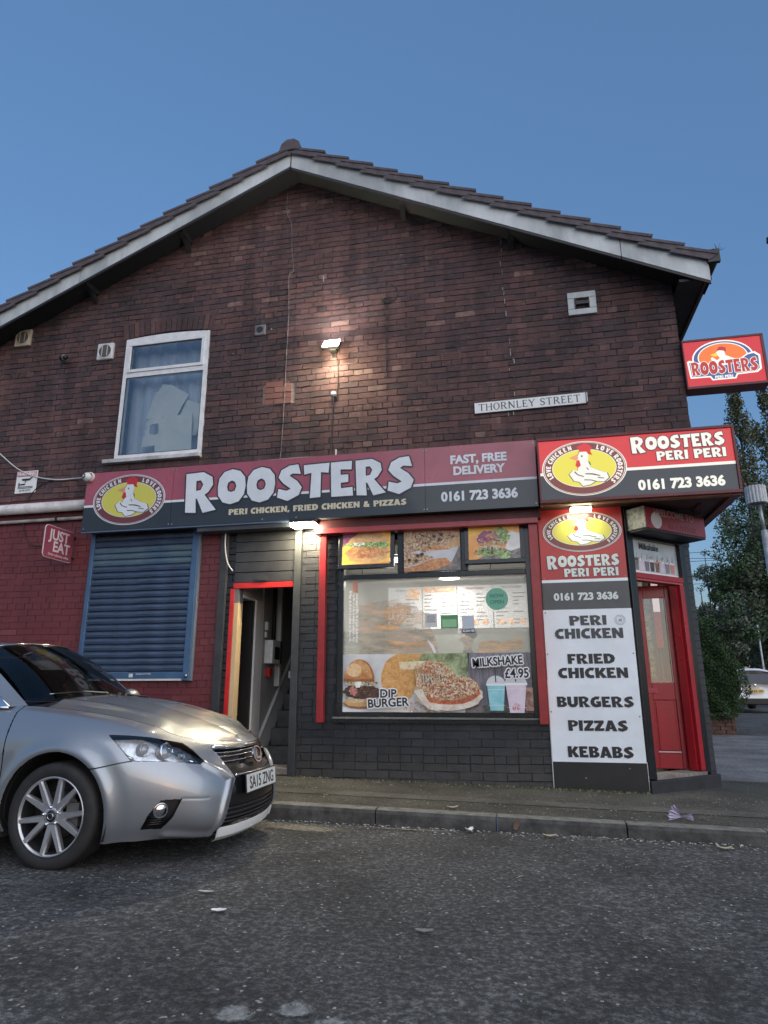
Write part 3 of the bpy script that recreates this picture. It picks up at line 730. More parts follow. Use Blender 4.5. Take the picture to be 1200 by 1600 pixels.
allp = z+hole; b.v = [(x, .06, q) for x, q in allp]
for t_ in tri: b.face(list(t_))
o = b.build('packing_board'); md = o.modifiers.new('s', 'SOLIDIFY'); md.thickness = .012
tag(o, 'white punched packing panel with a dark square hole at the bottom of the upstairs window', 'packing sheet')

# --- vents, air brick, conduits (parts of the building)
def vent(x, z, s, m, r, kind):
    v = empty('wall_vent', (x, 0, z)); v.parent = B; v.matrix_parent_inverse = Matrix.Translation(-wloc(B))
    b = mb(m); b.box(x-s/2, x+s/2, -.045, .0, z-s/2, z+s/2); b.build('cover', v, bevel=.012)
    b = mb(m, False); b.smooth = True; b.lathe([(r, .0), (r+.012, .012), (r+.02, 0)], (x, -.045, z), (0, -1, 0), 24); b.build('rim', v)
    b = mb(pmat('vent mouth', (.09,.085,.07), .7)); b.lathe([(0, .004), (r, .004)], (x, -.045, z), (0, -1, 0), 24); b.build('mouth', v)
    if kind:
        b = mb(m)
        for k in (-.33, .33): b.box(x+k*r*1.3-.004, x+k*r*1.3+.004, -.056, -.050, z-r*.8, z+r*.8)
        b.build('bar', v)
vent(-6.52, 5.59, .245, M_cream, .088, 1); vent(-5.21, 5.235, .235, M_plastic, .088, 1)
v = empty('wall_vent', (.855, 0, 5.15)); v.parent = B; v.matrix_parent_inverse = Matrix.Translation(-wloc(B))
b = mb(M_barge); 
for (a0, a1, c0, c1) in ((.70,1.01,5.215,5.29),(.70,1.01,5.005,5.075),(.70,.775,5.078,5.212),(.935,1.01,5.078,5.212)): b.box(a0, a1, -.03, 0, c0, c1)
b.build('surround', v, bevel=.004)
M_ventd = pmat('brown vent', (.05,.042,.042), .6)
box('recess', v, M_blackpl, .777, .933, -.006, 0, 5.08, 5.21)
b = mb(M_ventd); b.box(.785, .925, -.05, -.03, 5.125, 5.165); b.box(.777, .785, -.045, -.005, 5.08, 5.21); b.box(.925, .933, -.045, -.005, 5.08, 5.21)
b.lathe([(.055, 0), (.065, .012), (.07, 0)], (.855, -.012, 5.145), (0, -1, 0), 20); b.build('flap', v)
v = empty('wall_vent', (-3.04, 0, 5.29)); v.parent = B; v.matrix_parent_inverse = Matrix.Translation(-wloc(B))
b = mb(pmat('grey vent', (.16,.155,.16), .6, var=.4)); b.box(-3.11, -2.97, -.03, 0, 5.22, 5.36); b.build('cover', v, bevel=.006)
b = mb(M_blackpl); b.lathe([(0, .034), (.045, .034)], (-3.04, 0, 5.29), (0, -1, 0), 20); b.build('mouth', v)
ab = box('air_brick', B, M_patch, -.765, -.535, -.010, .02, 4.615, 4.705)
b = mb(M_blackpl)
for k in range(3): b.box(-.745, -.555, -.0125, -.0101, 4.632+k*.024, 4.642+k*.024)
b.build('slot', ab)

# ================================================================== GROUND FLOOR: shutter, hall door, shop window
RS = empty('roller_shutter', (-4.35, 0, 1)); RS.parent = B; RS.matrix_parent_inverse = Matrix.Translation(-wloc(B))
def sub(name, loc, parent=B):
    e = empty(name, loc); e.parent = parent; e.matrix_parent_inverse = Matrix.Translation(-wloc(parent)); return e
b = mb(M_blueframe); b.box(-5.075, -5.02, -.06, .02, 1.01, 2.74); b.build('guide_rail', RS, bevel=.006)
b = mb(M_blueframe); b.box(-3.735, -3.655, -.06, .02, 1.01, 2.74); b.build('guide_rail', RS, bevel=.006)
box('guide_return', RS, pmat('grey blue', (.12,.16,.22), .5), -3.652, -3.635, -.055, .02, 1.01, 2.74)
zz = 1.11; slat = None; N_sl = 21; hs = (2.72-1.11)/N_sl
sb_ = mb(M_bluepaint, True)
prof = [(-.018, 0.0), (-.040, .012), (-.046, hs*.5), (-.040, hs-.014), (-.020, hs-.006), (-.018, hs-.001)]
for i in range(len(prof)-1):
    (y0, z0), (y1, z1) = prof[i], prof[i+1]
    sb_.poly([(-5.02, y0, z0), (-3.735, y0, z0), (-3.735, y1, z1), (-5.02, y1, z1)])
sb_.box(-5.02, -3.735, -.017, .0, 0, hs)
sm_ = bpy.data.meshes.new('slat'); sm_.from_pydata(sb_.v, [], sb_.f); sm_.materials.append(M_bluepaint)
M_blueghost = pmat('blue slat with scrubbed paint', (.11,.16,.19), .45, col2=(.05,.10,.17), scale=3, stretch=(1,1,3))
sm2 = sm_.copy(); sm2.materials.clear(); sm2.materials.append(M_blueghost)
for i in range(N_sl):
    o = bpy.data.objects.new('slat', sm2 if i in (16, 17, 18) else sm_); COL.objects.link(o); o.parent = RS; o.matrix_parent_inverse = Matrix.Translation(-wloc(RS)); o.location = (0, random.uniform(-.001, .001), zz+i*hs)
box('bottom_rail', RS, M_blueframe, -5.02, -3.735, -.05, 0, 1.035, 1.108, bevel=.004)
box('sill_strip', RS, M_plastic, -5.01, -3.745, -.055, .01, 1.012, 1.033)
F0 = Frame((0,0,0), (1,0,0))
bez_text('maker_lettering', 'ROLLER SHUTTERS', .022, M_plastic, F0.mat(-4.22, 1.078, .0512), RS, bold=.02)
bez_text('maker_lettering', 'SALES AND REPAIRS', .018, M_plastic, F0.mat(-4.21, 1.052, .0512), RS, bold=.02) if False else None
b = mb(M_plastic); b.box(-4.40, -4.35, -.0515, -.0501, 1.05, 1.09); b.build('maker_mark', RS)
b = mb(M_screw, True); b.ball((-3.69, -.065, 1.06), .02, 6); b.build('lock', RS)

# posts and boards
M_post2 = pmat('dark post', (.035,.038,.042), .5, var=.3)
box('corner_post', B, M_post2, -3.375, -3.285, -.05, .02, -.0, 2.74, bevel=.004)
box('door_post', B, M_postgrey, -2.475, -2.395, -.055, .02, .03, 2.74, bevel=.004)
# small shutter above the hall door
HS = sub('shutter_box', (-2.85, 0, 2.1))
M_hb = pmat('dark slat', (.030,.031,.036), .5, var=.35, scale=7)
for i in range(5):
    box('slat', HS, M_hb, -3.19, -2.478, -.03-.004*(i % 2), .02, 2.085+i*.118, 2.085+(i+1)*.118-.006, bevel=.003)
box('name_plate', HS, M_post2, -2.93, -2.79, -.040, -.034, 2.10, 2.14)
# red door frame
DF = sub('hall_doorway', (-2.8, 0, 0))
M_redgloss = pmat('red gloss frame', (.50,.022,.020), .3, var=.15)
box('frame_head', DF, M_redgloss, -3.20, -2.478, -.028, .05, 2.02, 2.083, bevel=.003)
box('frame_post', DF, M_redgloss, -3.235, -3.185, -.026, .05, .03, 2.018, bevel=.003)
M_tan = pmat('bare timber edge', (.52,.38,.22), .6, var=.12, scale=6, stretch=(1,1,.2))
box('door_lining', DF, M_tan, -3.183, -3.13, -.02, .10, .03, 1.86, bevel=.003)
box('door_lining_top', DF, M_grey, -3.183, -3.13, -.02, .10, 1.861, 2.018)
M_stone = pmat('threshold stone', (.20,.18,.16), .85, var=.4, scale=12)
box('threshold', DF, M_stone, -3.18, -2.478, -.03, .3, .06, .125, bevel=.006)
box('threshold_front', DF, pmat('brick step', (.085,.05,.04), .8, var=.4), -3.18, -2.478, -.02, .02, -.02, .058)

# hall interior
HI = sub('hall', (-2.8, 1, 0))
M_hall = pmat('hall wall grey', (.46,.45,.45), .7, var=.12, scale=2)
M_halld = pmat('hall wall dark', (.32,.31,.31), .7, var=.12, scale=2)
M_skirt = pmat('grey woodwork', (.55,.55,.55), .5)
box('right_wall', HI, pmat('hall wall olive', (.22,.22,.17), .7, var=.2), -2.475, -2.42, .26, 4.5, -.05, 2.66)
box('hall_floor', HI, pmat('dark floor', (.03,.03,.03), .6), -3.2, -2.475, .05, 4.5, -.05, .055)
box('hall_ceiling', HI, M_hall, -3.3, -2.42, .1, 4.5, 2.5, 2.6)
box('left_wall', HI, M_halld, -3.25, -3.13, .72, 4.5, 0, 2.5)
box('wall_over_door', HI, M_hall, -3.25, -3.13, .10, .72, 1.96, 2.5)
box('side_door_lining', HI, M_blackpl, -3.24, -3.125, .36, .435, .05, 1.93)
box('architrave', HI, M_skirt, -3.25, -3.105, .44, .66, .05, 1.95, bevel=.006)
box('architrave', HI, M_skirt, -3.25, -3.112, .675, .70, .05, 2.5, bevel=.004)
box('architrave_head', HI, M_skirt, -3.25, -3.12, .10, .44, 1.93, 1.96)
# the room seen through the side doorway
RM = sub('side_room', (-3.9, 1, 0))
M_room = pmat('room wall green', (.36,.40,.36), .7, var=.1)
box('room_wall', RM, M_room, -4.3, -3.25, 1.6, 1.65, .6, 1.55)
box('room_wall_top', RM, pmat('room wall pale blue', (.55,.60,.66), .7), -4.3, -3.25, 1.6, 1.65, 1.55, 2.0)
box('room_wall_low', RM, M_blackpl, -4.3, -3.25, 1.6, 1.65, 0, .6)
box('room_shelf', RM, M_plastic, -4.3, -3.26, 1.45, 1.59, .58, .60); box('room_shelf', RM, M_plastic, -4.3, -3.26, 1.45, 1.59, .84, .85)
box('room_side', RM, M_room, -4.32, -4.3, .3, 1.65, 0, 2.4)
box('room_end', RM, M_blackpl, -4.3, -3.26, 1.5, 1.58, 1.80, 2.2)
# stairs: steps climb away from the door; pale stringer on the left wall
for i in range(9):
    box('stair', HI, pmat('stair carpet', (.085,.085,.085), .9, var=.3), -3.10, -2.475, .85+i*.2, 4.4, .055+i*.2, .055+(i+1)*.2, bevel=.01)
b = mb(M_skirt); b.prism([(-3.128, .70, .10), (-3.128, .82, .10), (-3.128, 3.0, 2.28), (-3.128, 3.0, 2.48), (-3.128, .70, .34)], (.026, 0, 0)); b.build('stringer', HI)
b = mb(pmat('string moulding', (.5,.5,.5), .4)); b.prism([(-3.13, .70, .345), (-3.13, .70, .37), (-3.13, 3.0, 2.52), (-3.13, 3.0, 2.485)], (.035, 0, 0)); b.build('stringer_moulding', HI)
b = mb(pmat('handrail', (.16,.16,.13), .4), True); b.tube([(-2.52, .7, 1.0), (-2.52, 2.6, 2.6)], .022, 8); b.build('handrail', HI)
box('fuse_board', HI, M_plastic, -3.129, -3.02, .80, 1.06, 1.22, 1.50, bevel=.006)
box('fuse_cover', HI, M_blackpl, -3.128, -3.015, 1.063, 1.10, 1.22, 1.50)
b = mb(M_halld); b.build('x', HI) if False else None
box('fuse_switches', HI, M_blackpl, -3.02, -3.012, .86, 1.02, 1.27, 1.42)
box('socket', HI, M_plastic, -3.128, -3.09, .78, .84, 1.62, 1.72); box('socket', HI, M_plastic, -3.128, -3.10, .78, .82, 1.53, 1.60)
box('alarm_call_point', HI, pmat('red call point', (.45,.02,.02), .4), -3.128, -3.07, .86, .95, 1.06, 1.16)
b = mb(M_skirt); b.box(-3.128, -3.06, 1.16, 1.22, .95, 2.5); b.build('trunking', HI)
b = mb(M_blackpl, True); b.tube([(-3.11, 1.0, 1.5), (-3.11, 1.0, 2.5)], .01, 6); b.tube([(-3.11, 1.08, 1.5), (-3.11, 1.08, 2.5)], .012, 6); b.build('conduit', HI)
box('light_switch', HI, M_plastic, -2.99, -2.93, 1.30, 1.33, 1.05, 1.14)

# --- red frame round the shop window
box('window_post', B, M_redtrim, -2.155, -2.082, -.125, -.05, .585, 2.66, bevel=.004)
box('window_post', B, M_redtrim, .105, .185, -.125, -.05, .585, 2.70, bevel=.004)
box('window_post_side', B, M_redtrim, .187, .197, -.12, .0, .585, 2.70)
box('shutter_housing', B, pmat('shaded red housing', (.085,.012,.015), .5, var=.2), -2.20, .24, -.13, .0, 2.637, 2.735, bevel=.004)  # shade under the fascia is put into the dark red of this housing
box('window_head', B, pmat('pinkish red beam', (.32,.045,.052), .3, var=.15), -2.205, .205, -.165, .0, 2.575, 2.635, bevel=.005)
# --- shop window
SW = sub('shop_window', (-.93, 0, .66))
XA, XB = -1.965, .125
b = mb(M_blackgloss)
b.box(XA, XA+.065, -.03, .06, .64, 2.66); b.box(XB-.07, XB, -.03, .06, .64, 2.66)
b.box(XA+.065, XB-.07, -.03, .06, .64, .688); b.box(XA+.065, XB-.07, -.034, .06, 2.072, 2.125); b.box(XA+.065, XB-.07, -.03, .06, 2.60, 2.66)
b.box(-1.30, -1.235, -.032, .06, 2.127, 2.60); b.box(-.605, -.54, -.032, .06, 2.127, 2.60)
b.build('frame', SW, bevel=.004)
b = mb(pmat('sill aluminium', (.16,.16,.15), .4, var=.2)); b.box(-2.0, .135, -.06, -.0, .620, .639); b.build('sill', SW, bevel=.003)
b = mb(M_blackgloss); b.box(-1.99, .135, -.05, .01, .58, .618); b.build('sill_base', SW)
# upper half of the pane: printed film that has faded to a milky veil, the shop seen through it
def film_mat():
    m = bpy.data.materials.new('milky window film'); m.use_nodes = True; t = m.node_tree; L = t.links; b = t.nodes['Principled BSDF']
    geo = node(t, 'ShaderNodeNewGeometry'); n = node(t, 'ShaderNodeTexNoise'); n.inputs['Scale'].default_value = 1.3; n.inputs['Detail'].default_value = 5
    L.new(geo.outputs['Position'], n.inputs[0])
    b.inputs['Base Color'].default_value = (.60,.62,.58,1); b.inputs['Roughness'].default_value = .08
    tl = node(t, 'ShaderNodeBsdfTranslucent'); tl.inputs[0].default_value = (.85,.85,.80,1)
    m0 = node(t, 'ShaderNodeMixShader'); m0.inputs[0].default_value = .5; L.new(b.outputs[0], m0.inputs[1]); L.new(tl.outputs[0], m0.inputs[2])
    tr = node(t, 'ShaderNodeBsdfTransparent'); mx = node(t, 'ShaderNodeMixShader')
    mr = node(t, 'ShaderNodeMapRange'); mr.inputs[1].default_value = .3; mr.inputs[2].default_value = .7; mr.inputs[3].default_value = .34; mr.inputs[4].default_value = .50; L.new(n.outputs[0], mr.inputs[0])
    L.new(mr.outputs[0], mx.inputs[0]); L.new(tr.outputs[0], mx.inputs[1]); L.new(m0.outputs[0], mx.inputs[2]); L.new(mx.outputs[0], t.nodes['Material Output'].inputs[0])
    return m
M_film = film_mat()
b = mb(M_film); b.poly([(XA+.06, -.005, 1.274), (XB-.06, -.005, 1.274), (XB-.06, -.005, 2.08), (XA+.06, -.005, 2.08)]); b.build('milky_pane', SW)
M_postback = pmat('poster back', (.5,.5,.5), .5)
# faded print on the film, left half: crispy chicken pieces over brown and grey bands
def veil(name, col, a):
    m = bpy.data.materials.new(name); m.use_nodes = True; t = m.node_tree; L = t.links; b = t.nodes['Principled BSDF']; b.inputs['Roughness'].default_value = .3
    geo = node(t, 'ShaderNodeNewGeometry'); mp = node(t, 'ShaderNodeMapping'); mp.inputs['Scale'].default_value = (2.2, 1, 9); n = node(t, 'ShaderNodeTexNoise'); n.inputs['Scale'].default_value = 2; n.inputs['Detail'].default_value = 6
    mp.inputs['Rotation'].default_value = (0, .18, 0)
    L.new(geo.outputs['Position'], mp.inputs[0]); L.new(mp.outputs[0], n.inputs[0])
    r = node(t, 'ShaderNodeValToRGB'); e = r.color_ramp.elements; e[0].position = .35; e[0].color = tuple(x*.6 for x in col)+(1,); e[1].position = .65; e[1].color = tuple(min(1, x*1.35) for x in col)+(1,)
    L.new(n.outputs[0], r.inputs[0]); L.new(r.outputs[0], b.inputs['Base Color'])
    tl = node(t, 'ShaderNodeBsdfTranslucent'); L.new(r.outputs[0], tl.inputs[0]); m0 = node(t, 'ShaderNodeMixShader'); m0.inputs[0].default_value = .5; L.new(b.outputs[0], m0.inputs[1]); L.new(tl.outputs[0], m0.inputs[2])
    tr = node(t, 'ShaderNodeBsdfTransparent'); mx = node(t, 'ShaderNodeMixShader'); mr = node(t, 'ShaderNodeMapRange'); mr.inputs[1].default_value = .35; mr.inputs[2].default_value = .62; mr.inputs[3].default_value = a*.45; mr.inputs[4].default_value = a
    L.new(n.outputs[0], mr.inputs[0]); L.new(mr.outputs[0], mx.inputs[0]); L.new(tr.outputs[0], mx.inputs[1]); L.new(m0.outputs[0], mx.inputs[2]); L.new(mx.outputs[0], t.nodes['Material Output'].inputs[0]); return m
M_v1 = veil('faded brown print', (.52,.36,.27), .62); M_v2 = veil('faded grey print', (.42,.44,.40), .62); M_v3 = veil('faded crust print', (.72,.46,.27), .75)
b = MB()
b.mat(M_v1); flat(b, WALL, [(-1.73,1.80),(-1.45,1.84),(-1.20,1.80),(-1.02,1.70),(-.96,1.55),(-.90,1.42),(-.88,1.28),(-1.73,1.28)], .008)
b.mat(M_v2); flat(b, WALL, [(-1.74,1.70),(-1.55,1.68),(-1.30,1.60),(-1.10,1.54),(-.92,1.44),(-.94,1.40),(-1.15,1.48),(-1.40,1.55),(-1.74,1.64)], .0095)
b.mat(M_v2); flat(b, WALL, [(-1.90,1.52),(-1.45,1.49),(-1.40,1.40),(-1.46,1.28),(-1.90,1.28)], .0095)
b.mat(M_v3); flat(b, WALL, blob(-1.30,1.70,.16,.10,22,.35,3), .011); flat(b, WALL, blob(-1.42,1.55,.14,.04,22,.3,4), .011); flat(b, WALL, [(-1.45,1.42),(-1.2,1.38),(-1.0,1.42),(-.93,1.36),(-1.15,1.32),(-1.4,1.35)], .011)
flat(b, WALL, [(-.48,1.30),(-.44,1.385),(-.36,1.40),(-.20,1.38),(-.04,1.42),(-.01,1.36),(-.04,1.31),(-.30,1.28),(-.46,1.276)], .011)
b.build('faded_print', SW)
b = MB(); M_bit = pmat('print highlight', (.80,.62,.45), .4); M_bit2 = pmat('print pale streak', (.78,.78,.74), .4)
r = random.Random(8)
for k in range(46):
    a = r.uniform(0, 6.28); l = r.uniform(.02, .07); cx = -1.27+r.uniform(-.13, .15); cz = 1.70+r.uniform(-.10, .08); w_ = .004
    dx, dz = math.cos(a), math.sin(a); b.mat(M_bit if k % 3 else M_bit2)
    flat(b, WALL, [(cx, cz-w_*.5), (cx+dx*l-dz*w_, cz+dz*l+dx*w_), (cx+dx*l*1.1, cz+dz*l*1.1), (cx+dx*l+dz*w_, cz+dz*l-dx*w_)], .0125+k*.00004)
b.mat(M_bit2); flat(b, WALL, [(-1.0,1.42),(-.93,1.36),(-.90,1.28),(-.93,1.28),(-.95,1.33)], .0131)
b.build('print_highlights', SW)

# --- opaque food posters: flat print built from thin coloured shapes
def noisy(name, c1, c2, scale, c3=None, rough=.35, detail=6, stretch=(1,1,1)):
    if name in MATS: return MATS[name]
    m = bpy.data.materials.new(name); m.use_nodes = True; t = m.node_tree; L = t.links; b = t.nodes['Principled BSDF']; b.inputs['Roughness'].default_value = rough
    geo = node(t, 'ShaderNodeNewGeometry'); mp = node(t, 'ShaderNodeMapping'); mp.inputs['Scale'].default_value = stretch; L.new(geo.outputs['Position'], mp.inputs[0])
    n = node(t, 'ShaderNodeTexNoise'); n.inputs['Scale'].default_value = scale; n.inputs['Detail'].default_value = detail; n.inputs['Roughness'].default_value = .7; n.inputs['Distortion'].default_value = .6; L.new(mp.outputs[0], n.inputs[0])
    r = node(t, 'ShaderNodeValToRGB'); e = r.color_ramp.elements; e[0].position = .38; e[0].color = tuple(c1)+(1,); e[1].position = .62; e[1].color = tuple(c2)+(1,)
    if c3: x = e.new(.5); x.color = tuple(c3)+(1,)
    L.new(n.outputs[0], r.inputs[0]); L.new(r.outputs[0], b.inputs['Base Color']); MATS[name] = m; return m
P_bun = noisy('bun', (.42,.17,.055), (.62,.33,.13), 9); P_bun2 = noisy('bun pale', (.55,.30,.12), (.72,.48,.24), 12)
P_patty = noisy('patty', (.045,.025,.022), (.15,.075,.055), 28); P_fried = noisy('fried chicken', (.42,.16,.07), (.75,.42,.20), 26, (.6,.28,.12))
P_let = noisy('lettuce', (.10,.20,.05), (.52,.62,.30), 30, (.25,.38,.12)); P_onion = noisy('slaw', (.35,.30,.16), (.75,.68,.48), 40)
P_cheese = noisy('cheese', (.62,.42,.22), (.82,.74,.55), 34, (.74,.60,.38)); P_sauce = noisy('sauce', (.38,.07,.03), (.60,.20,.10), 30)
P_crust = noisy('crust', (.62,.50,.38), (.82,.76,.68), 10); P_topping = noisy('topping', (.30,.12,.07), (.80,.70,.52), 45, (.58,.36,.20))
P_bggrey = noisy('grey backdrop', (.50,.52,.54), (.66,.67,.69), 3); P_bgyel = noisy('yellow backdrop', (.85,.45,.06), (.90,.58,.14), 4); P_bgor = noisy('orange backdrop', (.72,.30,.08), (.88,.50,.16), 3)
P_bgleaf = noisy('blurred garden', (.12,.16,.07), (.45,.52,.30), 9, (.25,.30,.15)); P_wood = noisy('slate planks', (.15,.14,.17), (.27,.25,.29), 6, stretch=(6,1,.6))
P_blue = noisy('blue shake', (.20,.52,.58), (.34,.66,.72), 6); P_pink = noisy('pink shake', (.62,.50,.60), (.74,.64,.72), 6); P_choc = noisy('chocolate shake', (.16,.07,.05), (.42,.25,.20), 14)
P_ring = noisy('sesame bagel', (.52,.24,.07), (.72,.42,.16), 30); P_dark = noisy('print black', (.03,.03,.035), (.05,.05,.06), 5); P_white = noisy('print white', (.78,.78,.78), (.86,.86,.86), 5)
P_red = noisy('pink meat', (.45,.10,.09), (.68,.30,.26), 25); P_purple = noisy('red cabbage', (.18,.05,.12), (.42,.14,.24), 25); P_wrap = noisy('wrap', (.62,.60,.56), (.76,.75,.72), 7); P_board = noisy('board', (.10,.09,.09), (.30,.26,.24), 16)
LY = [0]
def art(b, pts, m, F=WALL, base=.012): LY[0] += 1; b.mat(m); flat(b, F, pts, base+LY[0]*.00012)
def dome(cx, cy, rx, ry, n=16, flat_=.0):
    return [(cx-rx, cy-flat_)]+[(cx-rx*math.cos(math.pi*i/n), cy+ry*math.sin(math.pi*i/n)) for i in range(n+1)]+[(cx+rx, cy-flat_)]
def shreds(b, cx, cy, rx, ry, n, mats, seed, l=(.008,.028), w_=.004, F=WALL, base=.012, ang=None, clip=None):
    r = random.Random(seed)
    for k in range(n):
        a = r.uniform(0, 6.28); q = math.sqrt(r.random()); x = cx+rx*q*math.cos(a); y = cy+ry*q*math.sin(a)
        if clip and not clip(x, y): continue
        t = r.uniform(0, 6.28) if ang is None else ang+r.uniform(-.5, .5); L_ = r.uniform(*l); dx, dy = math.cos(t)*L_/2, math.sin(t)*L_/2; ww = w_*r.uniform(.6, 1.5)
        art(b, [(x-dx, y-dy), (x-dy*ww/L_*2+dx*.1, y+dx*ww/L_*2), (x+dx, y+dy), (x+dy*ww/L_*2, y-dx*ww/L_*2)], r.choice(mats), F, base) if k % 2 else (b.mat(r.choice(mats)), flat(b, F, [(x-dx-dy*.3, y-dy+dx*.3), (x-dx+dy*.3, y-dy-dx*.3), (x+dx+dy*.3, y+dy-dx*.3), (x+dx-dy*.3, y+dy+dx*.3)], base+LY[0]*.00012))
        LY[0] += .25
# wide poster along the bottom
PW = MB(); LY[0] = 0
art(PW, [(-1.90,.688),(-1.30,.688),(-1.30,1.272),(-1.90,1.272)], P_bggrey); art(PW, [(-1.30,.688),(-.62,.688),(-.62,1.272),(-1.30,1.272)], P_bggrey)
art(PW, [(-1.12,1.272),(-.58,1.272),(-.58,1.02),(-1.12,1.02)], P_bgleaf); art(PW, [(-.62,.70),(.056,.70),(.056,1.272),(-.56,1.272)], P_wood); art(PW, [(-.62,.688),(.056,.688),(.056,.76),(-.62,.76)], P_board)
art(PW, [(-1.90,.688),(-1.15,.688),(-1.2,.73),(-1.90,.735)], P_white)
art(PW, blob(-1.30,1.02,.19,.245,30,.03,1), P_ring); art(PW, [(-1.30,1.272),(-1.05,1.272),(-1.1,1.18),(-1.25,1.2)], P_ring); art(PW, blob(-1.14,1.16,.15,.05,20,.05,2), P_let); art(PW, [(-1.30,1.19),(-1.0,1.20),(-1.0,1.12),(-1.28,1.11)], P_cheese)
shreds(PW, -1.33,.98,.13,.2,60,[P_white,P_bun2],5,(.004,.008),.003)
shreds(PW, -1.05,.74,.22,.06,60,[P_sauce,P_fried,P_topping],6)
P_bunsh = noisy('bun shade', (.25,.09,.03), (.40,.17,.06), 12); P_bunhi = noisy('bun light', (.68,.42,.20), (.80,.58,.34), 14); P_pattyhi = noisy('patty light', (.12,.07,.055), (.30,.17,.12), 40)
art(PW, blob(-1.71,.775,.178,.055,26,.03,70), P_bunsh); art(PW, blob(-1.71,.785,.172,.045,26,.03,72), P_bun2); art(PW, blob(-1.76,.795,.09,.02,20,.1,73), P_bunhi)
shreds(PW, -1.71,.83,.16,.018,30,[P_onion,P_let,P_white],91,(.015,.04),.008)
art(PW, blob(-1.70,.895,.195,.075,30,.12,7), P_patty); art(PW, blob(-1.57,.875,.125,.05,22,.2,71), P_patty); shreds(PW, -1.68,.90,.18,.06,120,[P_patty,P_pattyhi,P_patty,P_bunsh],92,(.01,.03),.008); art(PW, blob(-1.78,.90,.05,.045,14,.25,8), P_red); shreds(PW, -1.78,.90,.045,.04,30,[P_red,P_white,P_sauce],93,(.006,.015),.005)
art(PW, blob(-1.69,.978,.175,.030,34,.4,10), P_onion); shreds(PW, -1.69,.975,.17,.035,90,[P_onion,P_cheese,P_white,P_patty],94,(.015,.04),.006); art(PW, blob(-1.72,.965,.03,.045,14,.3,11), P_white)
art(PW, dome(-1.715,1.005,.165,.215,22,.012), P_bunsh); art(PW, dome(-1.725,1.02,.150,.195,22,.0), P_bun); art(PW, blob(-1.77,1.11,.085,.07,20,.06,96), P_bunhi); shreds(PW, -1.73,1.12,.12,.08,80,[P_white,P_bunhi,P_bunsh],12,(.005,.011),.004)
# pizza on a board
art(PW, blob(-.78,.86,.345,.155,34,.03,13), P_crust); art(PW, blob(-.78,.90,.32,.14,34,.04,14), P_sauce); art(PW, blob(-.78,.93,.30,.125,34,.05,15), P_topping); [art(PW, blob(-.78+dx_, .93+dz_, .045, .028, 14, .15, 60+i_), P_red if i_ % 2 else P_sauce) for i_, (dx_, dz_) in enumerate(((-.2,.03),(-.08,-.05),(.1,.05),(.2,-.02),(.05,-.06),(-.16,-.06),(.0,.06)))]
art(PW, [(-1.10,.90),(-1.12,1.14),(-.98,1.20),(-.83,1.18),(-.72,1.08),(-.70,.98),(-.80,1.0),(-.9,1.03)], P_topping); art(PW, [(-1.06,1.05),(-.84,1.05),(-.82,1.0),(-.92,.96),(-1.05,.98)], P_board)
for k in range(7): xx = -1.04+k*.028; art(PW, [(xx, 1.06), (xx+.012, 1.06), (xx+.008, .97), (xx+.003, .97)], P_cheese)
shreds(PW, -.78,.94,.29,.12,360,[P_cheese,P_cheese,P_crust,P_sauce,P_topping],16,(.012,.045),.006); shreds(PW, -.92,1.12,.17,.06,110,[P_cheese,P_crust,P_sauce,P_topping],17,(.012,.04),.006)
art(PW, [(-1.13,.90),(-1.06,.80),(-.98,.72),(-.86,.70),(-.98,.80),(-1.05,.92)], P_crust)
for (cx, ang_) in ((-.30,0),): pass
def cup(cx, z0, z1, r0, r1, m):
    art(PW, [(cx-r0, z0), (cx+r0, z0), (cx+r1, z1), (cx-r1, z1)], m); art(PW, dome(cx, z1, r1*1.08, .085, 12, .012), P_bggrey)
    art(PW, [(cx-r1*1.1, z1-.012), (cx+r1*1.1, z1-.012), (cx+r1*1.1, z1+.008), (cx-r1*1.1, z1+.008)], P_white); art(PW, [(cx-.006, z1+.02), (cx+.006, z1+.02), (cx-.002, z1+.26), (cx-.008, z1+.26)], P_dark)
    for zz_ in (z0+.05, z1-.05): art(PW, [(cx-r1*.95, zz_), (cx+r1*.95, zz_), (cx+r1*.95, zz_+.003), (cx-r1*.95, zz_+.003)], P_white)
art(PW, [(-.02,.71),(.056,.71),(.056,.93),(-.02,.93)], P_choc); cup(-.30,.71,.96,.065,.088,P_blue); cup(-.105,.69,.965,.07,.10,P_pink)
shreds(PW, -.11,.74,.05,.04,14,[P_red],19,(.02,.035),.004, ang=1.57, clip=lambda x, y: y > .715)
pw = tag(PW.build('window_poster'), 'wide food poster of burger, pizza and milkshakes along the bottom of the shop window', 'poster')
M_sticker = pmat('sticker white', (.80,.80,.80), .45); M_ink = pmat('ink black', (.02,.02,.024), .45)
LT = .012+LY[0]*.00012+.001
def hand_text(body, size, x, z, ang=0, par=None, F=WALL, d=LT, sx=1.0, align='CENTER', b0=.03, b1=.075):
    m4 = F.mat(x, z, d) @ Matrix.Rotation(ang, 4, 'Z'); outline_text('lettering_outline', body, size, M_sticker, m4, par, .0150, sx, align)
    outline_text('lettering', body, size, M_ink, F.mat(x, z, d+.0020) @ Matrix.Rotation(ang, 4, 'Z'), par, .0026, sx, align)
hand_text('DIP', .115, -1.395, .835, 0, pw, b0=.014); hand_text('BURGER', .115, -1.395, .745, .05, pw, b0=0); hand_text('MILKSHAKE', .118, -.275, 1.145, .06, pw, sx=.82, b0=0); hand_text('£4.95', .125, -.09, 1.025, .02, pw, sx=.85, b0=0)

